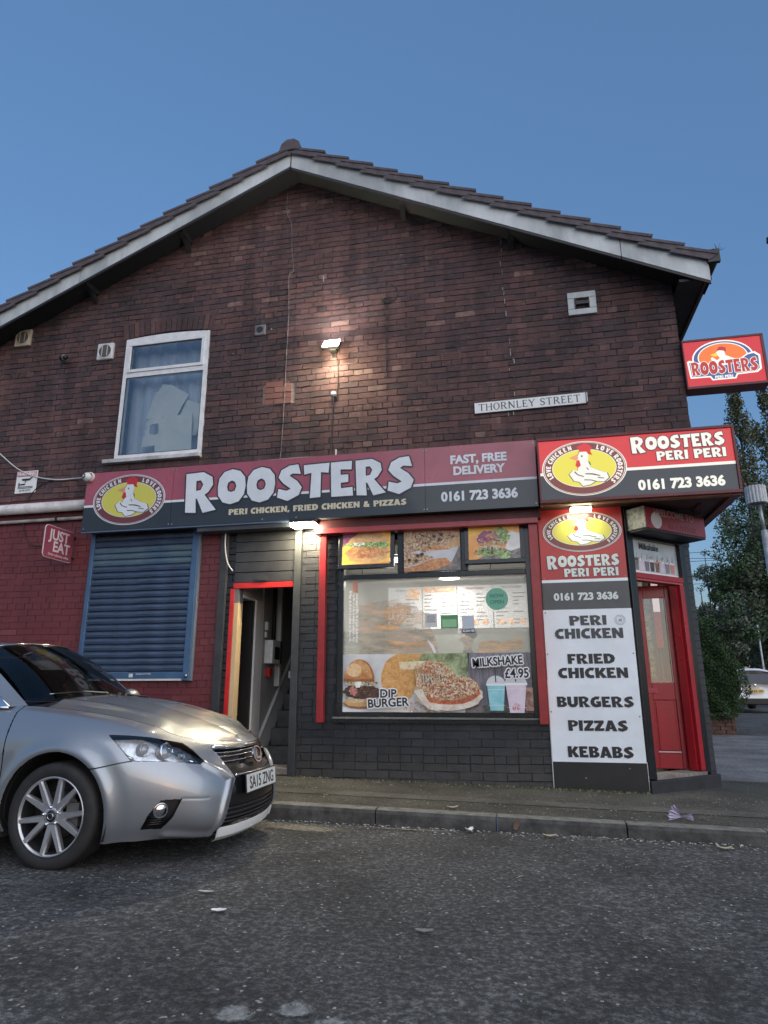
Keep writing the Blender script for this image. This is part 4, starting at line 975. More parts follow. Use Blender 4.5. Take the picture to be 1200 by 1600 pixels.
# top hung fanlights with pictures
def fan_frame(x0, x1, z0, z1, tilt, name, lab, artfn):
    F = Frame((0, -.045-tilt, 0), (1,0,0)); f = SW
    e = .045; b = mb(M_blackgloss); ys = (-.048-tilt, -.0-tilt)
    if tilt == 0: e = .008
    b.box(x0, x1, ys[0], ys[1], z0, z0+e); b.box(x0, x1, ys[0], ys[1], z1-e, z1); b.box(x0, x0+e, ys[0], ys[1], z0+e, z1-e); b.box(x1-e, x1, ys[0], ys[1], z0+e, z1-e)
    Rm = Matrix.Translation((0, 0, z1)) @ Matrix.Rotation(-rad(7)*(tilt > 0), 4, 'X') @ Matrix.Translation((0, 0, -z1))
    b.v = [tuple(Rm @ Vector(p)) for p in b.v]; b.build('fanlight', f, bevel=.003 if tilt else 0)
    a = MB(); LY[0] = 0; artfn(a, F, x0+e, x1-e, z0+e, z1-e); a.v = [tuple(Rm @ Vector(p)) for p in a.v]
    tag(a.build(name), lab, 'poster')
    if tilt:
        g = mb(M_blackpl, True); g.tube([(x0+.25, -.02, z0-.045), (x0+.27, -.075-tilt, z0+.01)], .004, 6); g.build('stay', f)
def art_burger(a, F, x0, x1, z0, z1):
    W_, H = x1-x0, z1-z0; X = lambda u: x0+u*W_; Z = lambda v: z0+v*H; A = lambda p, m: art(a, [(X(u), Z(v)) for u, v in p], m, F, .001)
    A([(0,0),(1,0),(1,1),(0,1)], P_bgyel); A([(0,.55),(.35,1),(0,1)], P_purple); A([(.2,.02),(1,.05),(1,.0),(0,0)], P_bgor)
    A([(u, v) for u, v in blob(.52,.22,.42,.18,24,.05,1)], P_bun2); A([(u, v) for u, v in blob(.52,.38,.46,.20,34,.10,2)], P_fried); A([(u, v) for u, v in blob(.50,.62,.44,.10,30,.25,3)], P_let); A([(u, v) for u, v in blob(.84,.58,.13,.13,16,.2,4)], P_let); A([(u, v) for u, v in blob(.33,.64,.12,.07,16,.3,5)], P_white)
    A(dome(.55,.70,.42,.28,18,.02), P_bun2); shreds(a, X(.5), Z(.38), W_*.4, H*.14, 70, [P_fried,P_bun2,P_sauce], 6, (.012,.03), .005, F, .001); shreds(a, X(.5), Z(.6), W_*.38, H*.07, 40, [P_let,P_white,P_patty], 7, (.01,.025), .004, F, .001); shreds(a, X(.5), Z(.85), W_*.3, H*.08, 20, [P_white], 8, (.004,.008), .003, F, .001)
def art_pizza(a, F, x0, x1, z0, z1):
    W_, H = x1-x0, z1-z0; X = lambda u: x0+u*W_; Z = lambda v: z0+v*H; A = lambda p, m: art(a, [(X(u), Z(v)) for u, v in p], m, F, .001)
    A([(0,0),(1,0),(1,1),(0,1)], P_bggrey); A([(.5,.0),(1,0),(1,.6),(.85,.2)], P_board); A([(0,.85),(1,.9),(1,1),(0,1)], P_sauce)
    A([(0,.42),(.3,.50),(.6,.55),(.85,.52),(1,.65),(1,.9),(.6,1),(0,1)], P_topping); A([(.75,.55),(1,.55),(1,.8),(.85,.72)], P_bun2); A([(.3,.47),(.85,.5),(.6,.6),(.4,.6)], P_fried)
    A([(0,0),(.5,.0),(.85,.15),(.75,.30),(.5,.28),(.25,.15),(0,.08)], P_fried); A([(0,.1),(.3,.2),(.55,.32),(.3,.42),(0,.45)], P_topping)
    shreds(a, X(.25), Z(.6), W_*.25, H*.35, 90, [P_cheese,P_crust,P_patty,P_let,P_red], 9, (.01,.04), .006, F, .001); shreds(a, X(.6), Z(.78), W_*.36, H*.14, 80, [P_cheese,P_patty,P_let,P_red,P_crust], 10, (.01,.04), .006, F, .001)
    for (u, v) in ((.55,.82),(.68,.85),(.64,.74),(.25,.37),(.33,.4),(.1,.27),(.22,.25)): art(a, blob(X(u), Z(v), .02, .017, 12, .1, 3), P_patty, F, .001)
def art_wrap(a, F, x0, x1, z0, z1):
    W_, H = x1-x0, z1-z0; X = lambda u: x0+u*W_; Z = lambda v: z0+v*H; A = lambda p, m: art(a, [(X(u), Z(v)) for u, v in p], m, F, .001)
    A([(0,0),(1,0),(1,1),(0,1)], P_bgor); A([(0,.7),(.4,.8),(.4,1),(0,1)], P_bgyel); A([(.15,.0),(1,0),(1,.3),(.6,.3)], P_board)
    A([(.72,.28),(.78,.78),(.85,.82),(1,.74),(1,.3),(.82,.22)], P_wrap); A(blob(.62,.68,.18,.27,30,.2,2), P_let); A(blob(.40,.62,.22,.24,26,.15,3), P_purple); A(blob(.45,.68,.12,.10,16,.2,4), P_red); A(blob(.48,.44,.26,.09,22,.2,5), P_fried); A(blob(.42,.34,.22,.07,22,.25,6), P_onion); A(blob(.42,.20,.32,.10,30,.3,7), P_let); A(blob(.70,.10,.12,.14,16,.3,7), P_let)
    shreds(a, X(.6), Z(.65), W_*.18, H*.24, 60, [P_let,P_let,P_onion], 8, (.012,.04), .007, F, .001); shreds(a, X(.42), Z(.22), W_*.3, H*.12, 60, [P_let,P_patty,P_onion], 9, (.012,.035), .006, F, .001); shreds(a, X(.4), Z(.52), W_*.2, H*.16, 50, [P_red,P_purple,P_fried,P_onion], 10, (.012,.04), .007, F, .001)
fan_frame(-1.945,-1.32,2.165,2.62,.03,'fanlight_poster','burger picture on yellow filling the left tilted fanlight', art_burger)
fan_frame(-1.232,-.608,2.128,2.598,0,'fanlight_poster','close up pizza slice picture filling the fixed middle fanlight', art_pizza)
fan_frame(-.565,.058,2.165,2.62,.03,'fanlight_poster','salad wrap picture on orange filling the right tilted fanlight', art_wrap)
# stickers on the glass
def disc(b, F, cx, cy, r, d, n=36): flat(b, F, ell(r, r, n, cx, cy), d)
b = mb(pmat('green sticker', (.16,.42,.30), .5)); disc(b, WALL, -.255, 1.82, .115, .013); st = tag(b.build('round_sticker'), 'round green opening sticker on the right of the shop window', 'sticker')
MD = pmat('dark green ink', (.06,.22,.15), .5)
bez_text('lettering', 'NOW', .055, MD, WALL.mat(-.255, 1.835, .014), st, bold=.02); bez_text('lettering', 'OPEN', .055, MD, WALL.mat(-.255, 1.77, .014), st, bold=.02)
b = mb(pmat('green notice', (.10,.26,.12), .5)); b.box(-.845, -.665, -.016, -.013, 1.525, 1.665); st = tag(b.build('green_notice'), 'small rectangular green notice left of the dark scan sticker', 'sticker')
box('panel', st, pmat('green notice light', (.26,.50,.28), .5), -.83, -.68, -.0165, -.0161, 1.54, 1.62); 
b = mb(pmat('grey notice', (.55,.57,.57), .6)); b.box(-1.01, -.885, -.016, -.013, 1.545, 1.685); st = tag(b.build('paper_notice'), 'pale grey paper notice taped left of the green notice', 'sticker')
b = mb(M_grey)
for k in range(4): b.box(-.995, -.91+.01*(k % 2), -.0166, -.0161, 1.655-k*.02, 1.663-k*.02)
b.build('print', st)
b = mb(pmat('navy', (.03,.05,.12), .5)); b.box(-.628, -.492, -.016, -.013, 1.475, 1.522); st = tag(b.build('scan_sticker'), 'dark navy scan me sticker low on the glass', 'sticker')
bez_text('lettering', 'SCAN ME', .036, M_sticker, WALL.mat(-.56, 1.486, .0165), st, bold=.03, sx=.8)
b = mb(pmat('sticker pale panel', (.50,.54,.60), .5)); b.box(-.622, -.498, -.016, -.013, 1.526, 1.655); b.build('panel', st)
# vertical lettered strip at the far left of the glass
b = MB(); b.mat(pmat('menu strip red', (.55,.25,.18), .5)); b.box(-1.80, -1.745, -.014, -.012, 1.93, 2.065); b.mat(M_sticker)
r = random.Random(2)
for k in range(60):
    z_ = 1.40+k*.0092; 
    for xx in (-1.84, -1.80, -1.765):
        if r.random() < .75: b.box(xx+r.uniform(-.004, .004), xx+r.uniform(.012, .028), -.014, -.012, z_, z_+.006)
tag(b.build('menu_strip'), 'narrow strip of vertical white price lettering at the left edge of the shop window', 'sticker')

# ================================================================== SHOP INTERIOR
IN = sub('shop_interior', (-.6, 1.8, 0))
M_iw = pmat('interior wall', (.56,.56,.54), .6, var=.05); M_it = pmat('tile wall', (.30,.32,.30), .3, var=.1)
box('interior_back_wall', IN, M_iw, -2.42, 1.5, 3.05, 3.15, 1.72, 2.6); box('interior_back_wall_low', IN, M_it, -2.42, 1.5, 3.05, 3.15, 0, 1.72)
box('interior_left_wall', IN, M_iw, -2.42, -2.36, .25, 3.05, 0, 2.6); mb(pmat('ceiling', (.72,.72,.70), .7)).prism([(-2.42,.25,2.5),(1.2,.25,2.5),(1.59,.62,2.5),(1.59,3.15,2.5),(-2.42,3.15,2.5)], (0,0,.06)).build('interior_ceiling', IN)
mb(pmat('tiled floor', (.12,.10,.09), .4, var=.3)).prism([(-2.42,.25,.0),(1.2,.25,.0),(1.59,.62,.0),(1.59,3.15,.0),(-2.42,3.15,.0)], (0,0,.06)).build('interior_floor', IN)
box('interior_right_wall', IN, M_iw, 1.50, 1.58, 1.3, 3.15, 0, 2.6)
for k in range(1, 5): box('ceiling_bar', IN, M_skirt, -2.36, 1.2, .25+k*.6, .27+k*.6, 2.492, 2.4995)
M_menu = pmat('menu light', (.70,.70,.70), .5, emit=.07); M_menu2 = pmat('menu warm', (.80,.72,.55), .5, emit=.1); M_menuink = pmat('menu ink', (.25,.25,.28), .5); M_menured = pmat('menu red', (.5,.08,.08), .5); M_menupink = pmat('menu food', (.6,.35,.2), .5, var=.6, scale=20, emit=.2)
for i in range(4):
    x0 = -2.02+i*.535; F = Frame((0, 3.0, 0), (1,0,0))
    b = mb(M_menu if i != 1 else M_menu); b.box(x0, x0+.515, 3.0, 3.04, 1.78, 2.42); o = b.build('menu_board')
    tag(o, ['lit menu board with a round burger picture, first from the left inside the shop', 'lit menu board with food across its top, second from the left inside the shop', 'lit menu board headed in pink letters, third from the left inside the shop', 'lit menu board with grey headings, furthest right inside the shop'][i], 'menu board', 'menu boards over the counter')
    b = mb(M_menuink); r = random.Random(i)
    for k in range(9):
        for c_ in range(2):
            if r.random() < .85: b.box(x0+.03+c_*.25, x0+.03+c_*.25+r.uniform(.08, .2), 2.996, 2.999, 1.84+k*.055, 1.84+k*.055+.013)
    b.build('price_lines', o)
    b = mb(M_menupink)
    if i == 0: flat(b, F, ell(.10, .09, 24, x0+.40, 2.32), .006)
    elif i == 1: b.box(x0+.01, x0+.5, 2.995, 2.998, 2.33, 2.41)
    else:
        for c_ in range(3): flat(b, F, ell(.05, .04, 16, x0+.1+c_*.15, 1.87), .006)
    b.build('food_picture', o)
    bez_text('heading', ['Burgers', 'Fried Chicken', 'Fried Chicken', 'PERI CHICKEN'][i], .055, [M_menuink, M_sticker, M_menured, M_menuink][i], F.mat(x0+.2 if i == 0 else x0+.26, 2.36, .008), o, bold=.01, sx=.85)
ct = box('serving_counter', None, pmat('counter steel', (.38,.39,.37), .35, metal=.3), -1.9, 1.0, 1.5, 2.0, .06, 1.12, bevel=.01); tag(ct, 'pale serving counter behind the shop window', 'counter')
b = mb(pmat('orange bottle', (.75,.25,.05), .4), True); b.lathe([(0,0),(.035,0),(.035,.10),(.012,.14),(.012,.18),(0,.18)], (-1.02, 1.62, 1.12), (0,0,1), 16); tag(b.build('sauce_bottle'), 'orange sauce bottle standing on the serving counter', 'bottle')
b = mb(pmat('red bottle', (.6,.08,.06), .4), True); b.lathe([(0,0),(.035,0),(.035,.12),(.012,.16),(.012,.22),(0,.22)], (-1.20, 1.62, 1.12), (0,0,1), 16); tag(b.build('sauce_bottle'), 'red sauce bottle standing on the serving counter', 'bottle')
# ceiling light fittings of the shop (lit)
M_lamp = pmat('lit panel', (1,1,1), .5, emit=3, ecol=(1,.97,.90))
for i, (x, y) in enumerate(((-1.02, 2.55), (.4, 1.2), (-1.5, .95))):
    t = empty('ceiling_light', (x, y, 2.5), ['bright round ceiling light near the middle of the shop', 'round ceiling light inside near the red shop door', 'round ceiling light inside at the left end of the shop'][i], 'light', 'shop ceiling lights')
    b = mb(M_plastic, True); b.lathe([(.16,0),(.17,-.01),(.16,-.03),(.15,-.035)], (x, y, 2.499), (0,0,1), 24); b.build('ring', t)
    b = mb(M_lamp); b.lathe([(0,-.030),(.15,-.032)], (x, y, 2.499), (0,0,1), 24); b.build('diffuser', t)
    l = bpy.data.lights.new('shop_lamp', 'AREA'); l.shape = 'DISK'; l.size = .3; l.energy = 2.3; l.color = (1, .95, .86); o = bpy.data.objects.new('shop_lamp', l); COL.objects.link(o); o.parent = t; o.location = (0, 0, -.06)
# hall lamp light comes from the bulkhead outside only

# ================================================================== SIGNS
def emblem(name, parent, F, cx, cy, w_, h_, d, mats, ring_text='LOVE CHICKEN', lit=False):
    """oval badge: lettered ring, yellow field, a plain white hen shape with a red comb"""
    rx, ry = w_/2, h_/2; Fo = Frame(F.p(cx, cy, d), F.u, F.v); b = MB(); e = .0006
    b.mat(mats['white']); flat(b, Fo, ell(rx, ry), 0); b.mat(mats['ring']); flat(b, Fo, ell(rx*.975, ry*.975), e)
    b.mat(mats['white']); flat(b, Fo, ell(rx*.96, ry*.955), 2*e); b.mat(mats['ring']); flat(b, Fo, ell(rx*.945, ry*.94), 3*e)
    b.mat(mats['white']); flat(b, Fo, ell(rx*.76, ry*.70), 4*e); b.mat(mats['yellow']); flat(b, Fo, ell(rx*.745, ry*.68), 5*e)
    S = lambda pts: [(x*rx, y*ry) for x, y in pts]
    b.mat(mats['ink']); hen = [(-.08,.60),(-.02,.66),(.08,.62),(.13,.48),(.10,.25),(.16,.02),(.34,-.12),(.52,-.22),(.56,-.40),(.44,-.54),(.25,-.50),(.12,-.62),(-.06,-.66),(-.14,-.50),(-.26,-.46),(-.36,-.20),(-.26,-.06),(-.16,-.10),(-.12,.12),(-.16,.34)]
    cx0 = sum(p[0] for p in hen)/len(hen); cy0 = sum(p[1] for p in hen)/len(hen)
    flat(b, Fo, S([(cx0+(x-cx0)*1.045, cy0+(y-cy0)*1.04) for x, y in hen]), 6*e)
    b.mat(mats['white']); flat(b, Fo, S(hen), 7*e)
    b.mat(mats['comb']); flat(b, Fo, S([(-.06,.60),(-.14,.78),(-.04,.86),(.06,.92),(.16,.84),(.22,.74),(.18,.60),(.22,.46),(.13,.50),(.08,.60)]), 8*e); flat(b, Fo, S([(-.16,.30),(-.10,.30),(-.07,.10),(-.14,.02),(-.20,.10)]), 8*e)
    b.mat(mats['beak']); flat(b, Fo, S([(-.13,.52),(-.34,.40),(-.20,.30),(-.12,.34)]), 8*e)
    b.mat(mats['ink'])
    for ln in ([(.02,-.20),(.20,-.22),(.36,-.30),(.36,-.33),(.18,-.26),(.02,-.235)], [(-.22,-.10),(-.16,-.22),(-.02,-.30),(-.02,-.33),(-.17,-.25),(-.24,-.13)], [(.30,-.36),(.44,-.40),(.45,-.43),(.30,-.39)], [(-.02,-.42),(.14,-.44),(.26,-.50),(.26,-.53),(.14,-.47),(-.02,-.45)], [(.12,.22),(.15,.10),(.17,.10),(.14,.23)], [(.05,.0),(.09,-.08),(.11,-.08),(.07,.01)]):
        flat(b, Fo, S(ln), 8.5*e)
    flat(b, Fo, [(-.03*rx+.022*rx*math.cos(t_), .44*ry+.032*ry*math.sin(t_)) for t_ in [2*math.pi*i/10 for i in range(10)]], 8.5*e)
    b.build(name, parent)
    t1 = on_oval('LOVE CHICKEN', 204, 106, rx*.85, ry*.82, ry*.17)
    t2 = on_oval('LOVE ROOSTERS', 68, -44, rx*.85, ry*.82, ry*.17)
    _c2m('ring_lettering', cut_curve(t1+t2, 0, .0002), mats['white'], Fo.mat(0, 0, 5*e), parent)

def sm(prefix, emit):
    V_ = 0 if emit else .16
    return dict(white=pmat(prefix+' white', (.72,.72,.70) if emit else (.70,.74,.78), .3, emit=emit, ecol=(.85,.80,.62), var=V_*.6, scale=4), ring=pmat(prefix+' ring', (.16,.045,.045), .3, emit=emit*.8, ecol=(.24,.05,.03)), yellow=pmat(prefix+' yellow', (.62,.58,.10), .3, emit=emit, ecol=(.80,.66,.03)),
        ink=pmat(prefix+' ink', (.03,.03,.035), .3), comb=pmat(prefix+' comb', (.50,.03,.035), .3, emit=emit, ecol=(.7,.03,.02)), beak=pmat(prefix+' beak', (.62,.30,.16), .3, emit=emit, ecol=(.8,.3,.08)),
        red=pmat(prefix+' red', (.36,.085,.115) if not emit else (.50,.02,.02), .28, emit=emit, ecol=(.62,.018,.018), coat=.3, var=V_, scale=2.2), dark=pmat(prefix+' dark', (.030,.034,.040), .3, emit=emit*.25, ecol=(.05,.05,.06), coat=.3, var=V_, scale=2.2))
S0 = sm('fascia', 0); S1 = sm('lightbox', .10); S2 = sm('menu sign', 0)
# long fascia
FS = empty('fascia_sign', (-2.4, -.25, 2.73), 'long red and grey shop fascia lettered ROOSTERS with a phone number above the shutters', 'shop sign')
FF = Frame((0, -.25, 0), (1, 0, 0)); M_fedge = pmat('fascia case', (.05,.055,.065), .45, var=.2)
M_scratch = None
for k, (xa, xb) in enumerate(((-5.085, -3.932), (-3.928, -.952), (-.948, .222))):
    b = MB(); b.mat(S0['red']); b.box(xa, xb, -.25, -.24, 3.05, 3.455); b.mat(S0['white']); b.box(xa, xb, -.25, -.24, 3.022, 3.0495); b.mat(S0['dark']); b.box(xa, xb, -.25, -.24, 2.73, 3.0215)
    b.build('sign_panel', FS)
box('sign_case', FS, M_fedge, -5.08, .22, -.239, .0, 2.742, 3.44)
box('bottom_trim', FS, pmat('blue trim', (.10,.15,.24), .5), -5.085, -2.23, -.243, -.20, 2.712, 2.729)
box('shutter_hood', FS, M_fedge, -3.60, -2.30, -.22, -.06, 2.66, 2.71)
emblem('oval_badge', FS, FF, -4.49, 3.09, .95, .62, .004, S0)
items = lay('ROOSTERS', -3.765, -1.055, 2.965, .40, first=(1.17, .20))
# tie bars between the letters: dark outline first, white letters on top
c1 = lay('ROOSTERS', -3.765, -1.055, 2.965, .40, first=(1.17, .20))
def grown(items, g):
    out = []
    for ch, a in items: out.append((ch, a))
    return out
o = cut_text('lettering_outline', grown(c1, 0), S0['ink'], FF, .004, FS, offset=.017)
o = cut_text('lettering', c1, S0['white'], FF, .0065, FS)
cut_text('strapline', lay('PERI CHICKEN, FRIED CHICKEN & PIZZAS', -3.205, -1.15, 2.826, .068), pmat('cream lettering', (.62,.56,.40), .4), FF, .004, FS)
bez_text('lettering', 'FAST, FREE', .128, S0['white'], FF.mat(-.375, 3.252, .004), FS, bold=.042, sx=.98)
bez_text('lettering', 'DELIVERY', .128, S0['white'], FF.mat(-.375, 3.125, .004), FS, bold=.042, sx=.98)
bez_text('phone_number', '0161 723 3636', .140, S0['white'], FF.mat(-.38, 2.84, .004), FS, bold=.045, sx=.94)
b = mb(M_screw)
for x, z in ((-5.06, 2.76), (-3.95, 3.42), (-3.91, 3.42), (-3.95, 2.76), (-3.91, 2.76), (-.965, 3.42), (-.935, 3.42), (-.965, 2.76), (-.935, 2.76), (.20, 3.42), (.20, 2.76), (-2.4, 2.755), (-2.8, 2.755)): b.lathe([(0, .004), (.009, .003), (.012, 0)], (x, -.25, z), (0, -1, 0), 10)
b.build('screw', FS)
M_flex = pmat('flexible conduit', (.20,.20,.22), .5)
cable('conduit', [(-2.02, -.02, 3.60), (-2.0, -.10, 3.50), (-2.05, -.16, 3.47), (-2.45, -.20, 3.465), (-2.9, -.2, 3.46)], .014, M_flex, FS, n=8)

# corner light box canopy
LB = empty('corner_lightbox', (1.17, -.38, 2.73), 'glowing red and black lightbox with a rooster badge over the corner door', 'shop sign')
FL = Frame((0, -.385, 0), (1, 0, 0)); M_rim = pmat('dark red rim', (.13,.02,.025), .4, var=.15)
b = MB(); b.mat(S1['red']); b.box(.255, 2.085, -.385, -.37, 3.035, 3.375); b.mat(S1['white']); b.box(.255, 2.085, -.385, -.37, 3.005, 3.0345); b.mat(S1['dark']); b.box(.255, 2.085, -.385, -.37, 2.75, 3.0045); b.build('sign_face', LB)
b = mb(M_rim); b.box(.235, 2.11, -.40, -.36, 3.376, 3.405); b.box(.235, 2.11, -.40, -.36, 2.715, 2.749); b.box(.235, .2545, -.40, -.36, 2.7495, 3.3755); b.box(2.0855, 2.11, -.40, -.36, 2.7495, 3.3755); b.build('rim', LB, bevel=.003)
box('case_top', LB, M_rim, .24, 2.10, -.359, 1.05, 3.36, 3.38); box('case_side', LB, M_rim, 2.085, 2.105, -.359, 1.05, 2.70, 3.36); box('case_back', LB, M_rim, 1.84, 2.084, 1.02, 1.05, 2.72, 3.36)
box('soffit', LB, pmat('soffit timber', (.06,.03,.025), .6, var=.3), .24, 2.084, -.359, 1.02, 2.735, 2.75)
box('soffit_edge', LB, M_rim, 2.02, 2.084, -.359, 1.02, 2.70, 2.734); box('soffit_edge', LB, pmat('bare soffit edge', (.35,.15,.08), .6, var=.2), .24, 2.018, -.355, -.28, 2.705, 2.734)
emblem('oval_badge', LB, FL, .685, 3.06, .82, .575, .004, S1)
M_l1d = S1['ink']
it = lay('ROOSTERS', 1.15, 2.02, 3.205, .135, first=(1.25, .20)); cut_text('lettering_outline', it, M_l1d, FL, .003, LB, offset=.008); cut_text('lettering', it, S1['white'], FL, .0055, LB)
it = lay('PERI PERI', 1.38, 2.02, 3.085, .095); cut_text('lettering_outline', it, M_l1d, FL, .003, LB, offset=.006); cut_text('lettering', it, S1['white'], FL, .0055, LB)
bez_text('phone_number', '0161 723 3636', .135, S1['white'], FL.mat(1.575, 2.80, .004), LB, bold=.048, sx=.96)

# tall menu board beside the door
TB = empty('menu_signboard', (.63, -.03, 0), 'tall painted signboard listing chicken, burgers, pizzas and kebabs left of the red door', 'shop sign')
FT = Frame((0, -.03, 0), (1, 0, 0)); M_tr = pmat('board red', (.42,.035,.035), .3, var=.06, scale=2); M_td = pmat('board dark grey', (.075,.078,.082), .35, var=.08); M_tw = pmat('board white', (.78,.83,.88), .32, var=.08, scale=2.5); M_tk = pmat('board black foot', (.012,.013,.015), .4, var=.3)
b = MB(); b.mat(M_tr); b.box(.212, 1.052, -.03, -.01, 1.995, 2.735); b.mat(M_tw); b.box(.212, 1.052, -.03, -.01, 1.965, 1.9945); b.mat(M_td); b.box(.210, 1.054, -.03, -.01, 1.69, 1.9645); b.build('upper_board', TB)
box('white_board', TB, M_tw, .204, 1.056, -.0295, -.01, .242, 1.6895); box('foot_board', TB, M_tk, .208, 1.058, -.027, -.01, -.02, .2415)
b = mb(M_whiteb); b.box(.196, .2035, -.031, -.01, .0, 1.0); b.box(1.0585, 1.064, -.029, -.01, 0, .25); b.box(.2, 1.06, -.03, -.01, -.028, -.0205); b.build('edge_trim', TB)
S2['white'] = pmat('menu sign white', (.66,.66,.62), .3)
emblem('oval_badge', TB, FT, .645, 2.49, .785, .425, .004, S2)
M_tl = pmat('board lettering', (.66,.70,.70), .35); M_tb = pmat('board black lettering', (.018,.018,.022), .4); M_tg = pmat('faded black lettering', (.055,.055,.06), .4)
it = lay('ROOSTERS', .275, .99, 2.125, .115, first=(1.2, .18)); cut_text('lettering_outline', it, M_tb, FT, .003, TB, offset=.004); cut_text('lettering', it, M_tl, FT, .0055, TB)
it = lay('PERI PERI', .44, .975, 2.02, .085); cut_text('lettering_outline', it, M_tb, FT, .003, TB, offset=.004); cut_text('lettering', it, M_tl, FT, .0055, TB)
bez_text('phone_number', '0161 723 3636', .098, M_tl, FT.mat(.632, 1.785, .004), TB, bold=.046, sx=1.05)
for txt, xa, xb, z0, h_, m_ in (('PERI', .455, .82, 1.53, .095, M_tg), ('CHICKEN', .305, .965, 1.40, .098, M_tg), ('FRIED', .41, .865, 1.155, .095, M_tb), ('CHICKEN', .31, .975, 1.018, .098, M_tb), ('BURGERS', .28, 1.0, .745, .098, M_tb), ('PIZZAS', .37, .925, .525, .098, M_tb), ('KEBABS', .35, .955, .285, .10, M_tb)):
    cut_text('lettering', lay(txt, xa, xb, z0, h_), m_, FT, .003, TB)
b = mb(pmat('seal grey', (.30,.32,.34), .5)); Fo = Frame(FT.p(.94, 1.575, 0), FT.u, FT.v)
for r0, r1 in ((.050, .046), (.036, .033)):
    n = 28; P0 = ell(r0, r0, n); P1 = ell(r1, r1, n)
    for i in range(n): j = (i+1) % n; b.poly([Fo.p(*P0[i], .003), Fo.p(*P0[j], .003), Fo.p(*P1[j], .003), Fo.p(*P1[i], .003)])
flat(b, Fo, [(-.018,-.014),(-.004,.016),(.0,.0),(.012,.018),(.018,-.014)], .0032); b.build('round_seal', TB)
b = mb(M_screw)
for x, z in ((.235, 2.01), (1.03, 2.01), (.225, 1.66), (1.035, 1.25), (.22, 1.25), (.22, .70), (1.035, .66), (.9, .19), (.5, .10)): b.lathe([(0, .003), (.006, .002), (.008, 0)], (x, -.0295, z), (0, -1, 0), 8)
b.build('screw', TB)

# hanging lightbox at the corner
HG = empty('hanging_sign', (1.83, -.05, 4.2), 'small red hanging lightbox with a blue ringed badge high on the street corner', 'shop sign')
FH = Frame((0, -.062, 0), (1, 0, 0)); M_hr = pmat('hanging red', (.50,.02,.03), .3, emit=.10, ecol=(.6,.02,.025)); M_hb2 = pmat('hanging blue', (.05,.10,.30), .3, emit=.06, ecol=(.08,.13,.34)); M_hw = pmat('hanging white', (.75,.74,.70), .3, emit=.13, ecol=(.8,.75,.6)); M_ho = pmat('hanging orange', (.70,.16,.03), .3, emit=.12, ecol=(.75,.15,.02)); M_hr2 = pmat('hanging letter red', (.45,.03,.03), .3, emit=.08, ecol=(.5,.03,.03)); M_hy = pmat('hanging yellow', (.80,.50,.05), .3, emit=.12, ecol=(.9,.5,.04))
box('sign_face', HG, M_hr, 1.845, 2.60, -.062, -.055, 3.985, 4.50)
b = mb(M_rim); b.box(1.83, 2.63, -.07, .12, 4.501, 4.525); b.box(1.83, 2.63, -.07, .12, 3.955, 3.984); b.box(1.83, 1.8445, -.07, .12, 3.9845, 4.5005); b.box(2.6005, 2.63, -.07, .12, 3.9845, 4.5005); b.build('case', HG, bevel=.003)
box('case_back', HG, M_rim, 1.845, 2.60, .10, .115, 3.985, 4.50)
b = MB(); Fo = Frame(FH.p(2.215, 4.25, 0), FH.u, FH.v); e = .0006
b.mat(M_hw); flat(b, Fo, ell(.30, .205, 48, 0, .035), e); b.mat(M_hb2); flat(b, Fo, ell(.285, .19, 48, 0, .035), 2*e); b.mat(M_hw); flat(b, Fo, ell(.245, .165, 48, -.0, .045), 3*e); b.mat(M_ho); flat(b, Fo, ell(.235, .155, 48, 0, .045), 4*e)
b.mat(M_hw); flat(b, Fo, [(-.355,.02),(-.34,-.175),(-.15,-.178),(-.13,-.215),(.10,-.215),(.12,-.172),(.31,-.165),(.355,-.13),(.36,.03),(.31,.075),(.24,.06),(.15,-.0),(-.2,-.02),(-.33,.035)], 5*e)
b.mat(M_hb2); flat(b, Fo, [(-.335,.005),(-.325,-.158),(-.14,-.162),(-.12,-.20),(.09,-.20),(.11,-.157),(.30,-.15),(.335,-.12),(.34,.02),(.30,.055),(.24,.045),(.15,-.015),(-.2,-.035),(-.32,.015)], 6*e)
b.mat(M_hw); flat(b, Fo, [(-.06,.10),(-.03,.125),(.02,.11),(.03,.06),(.08,.03),(.14,.0),(.15,-.03),(.0,-.055),(-.06,-.04),(-.10,-.0),(-.12,.035),(-.10,.05),(-.06,.01),(-.03,.03)], 7*e)
b.mat(M_hr2); flat(b, Fo, [(-.05,.12),(-.03,.16),(.0,.165),(.04,.15),(.04,.10),(.01,.12)], 8*e); b.mat(M_hy); flat(b, Fo, [(-.055,.10),(-.12,.075),(-.07,.05),(-.045,.06)], 8*e); b.build('badge', HG)
it = lay('ROOSTERS', -.32, .325, -.145, .15); rimmed(_c2m('lettering_outline', cut_curve(it, 0, .0001), M_hw, Fo.mat(0, 0, 9*e), HG), Fo, .006); _c2m('lettering', cut_curve(it, 0, .0002), M_hr2, Fo.mat(0, 0, 12*e), HG)
bez_text('lettering', 'PERI PERI', .044, M_hw, Fo.mat(-.015, -.198, 9*e), HG, bold=.03)

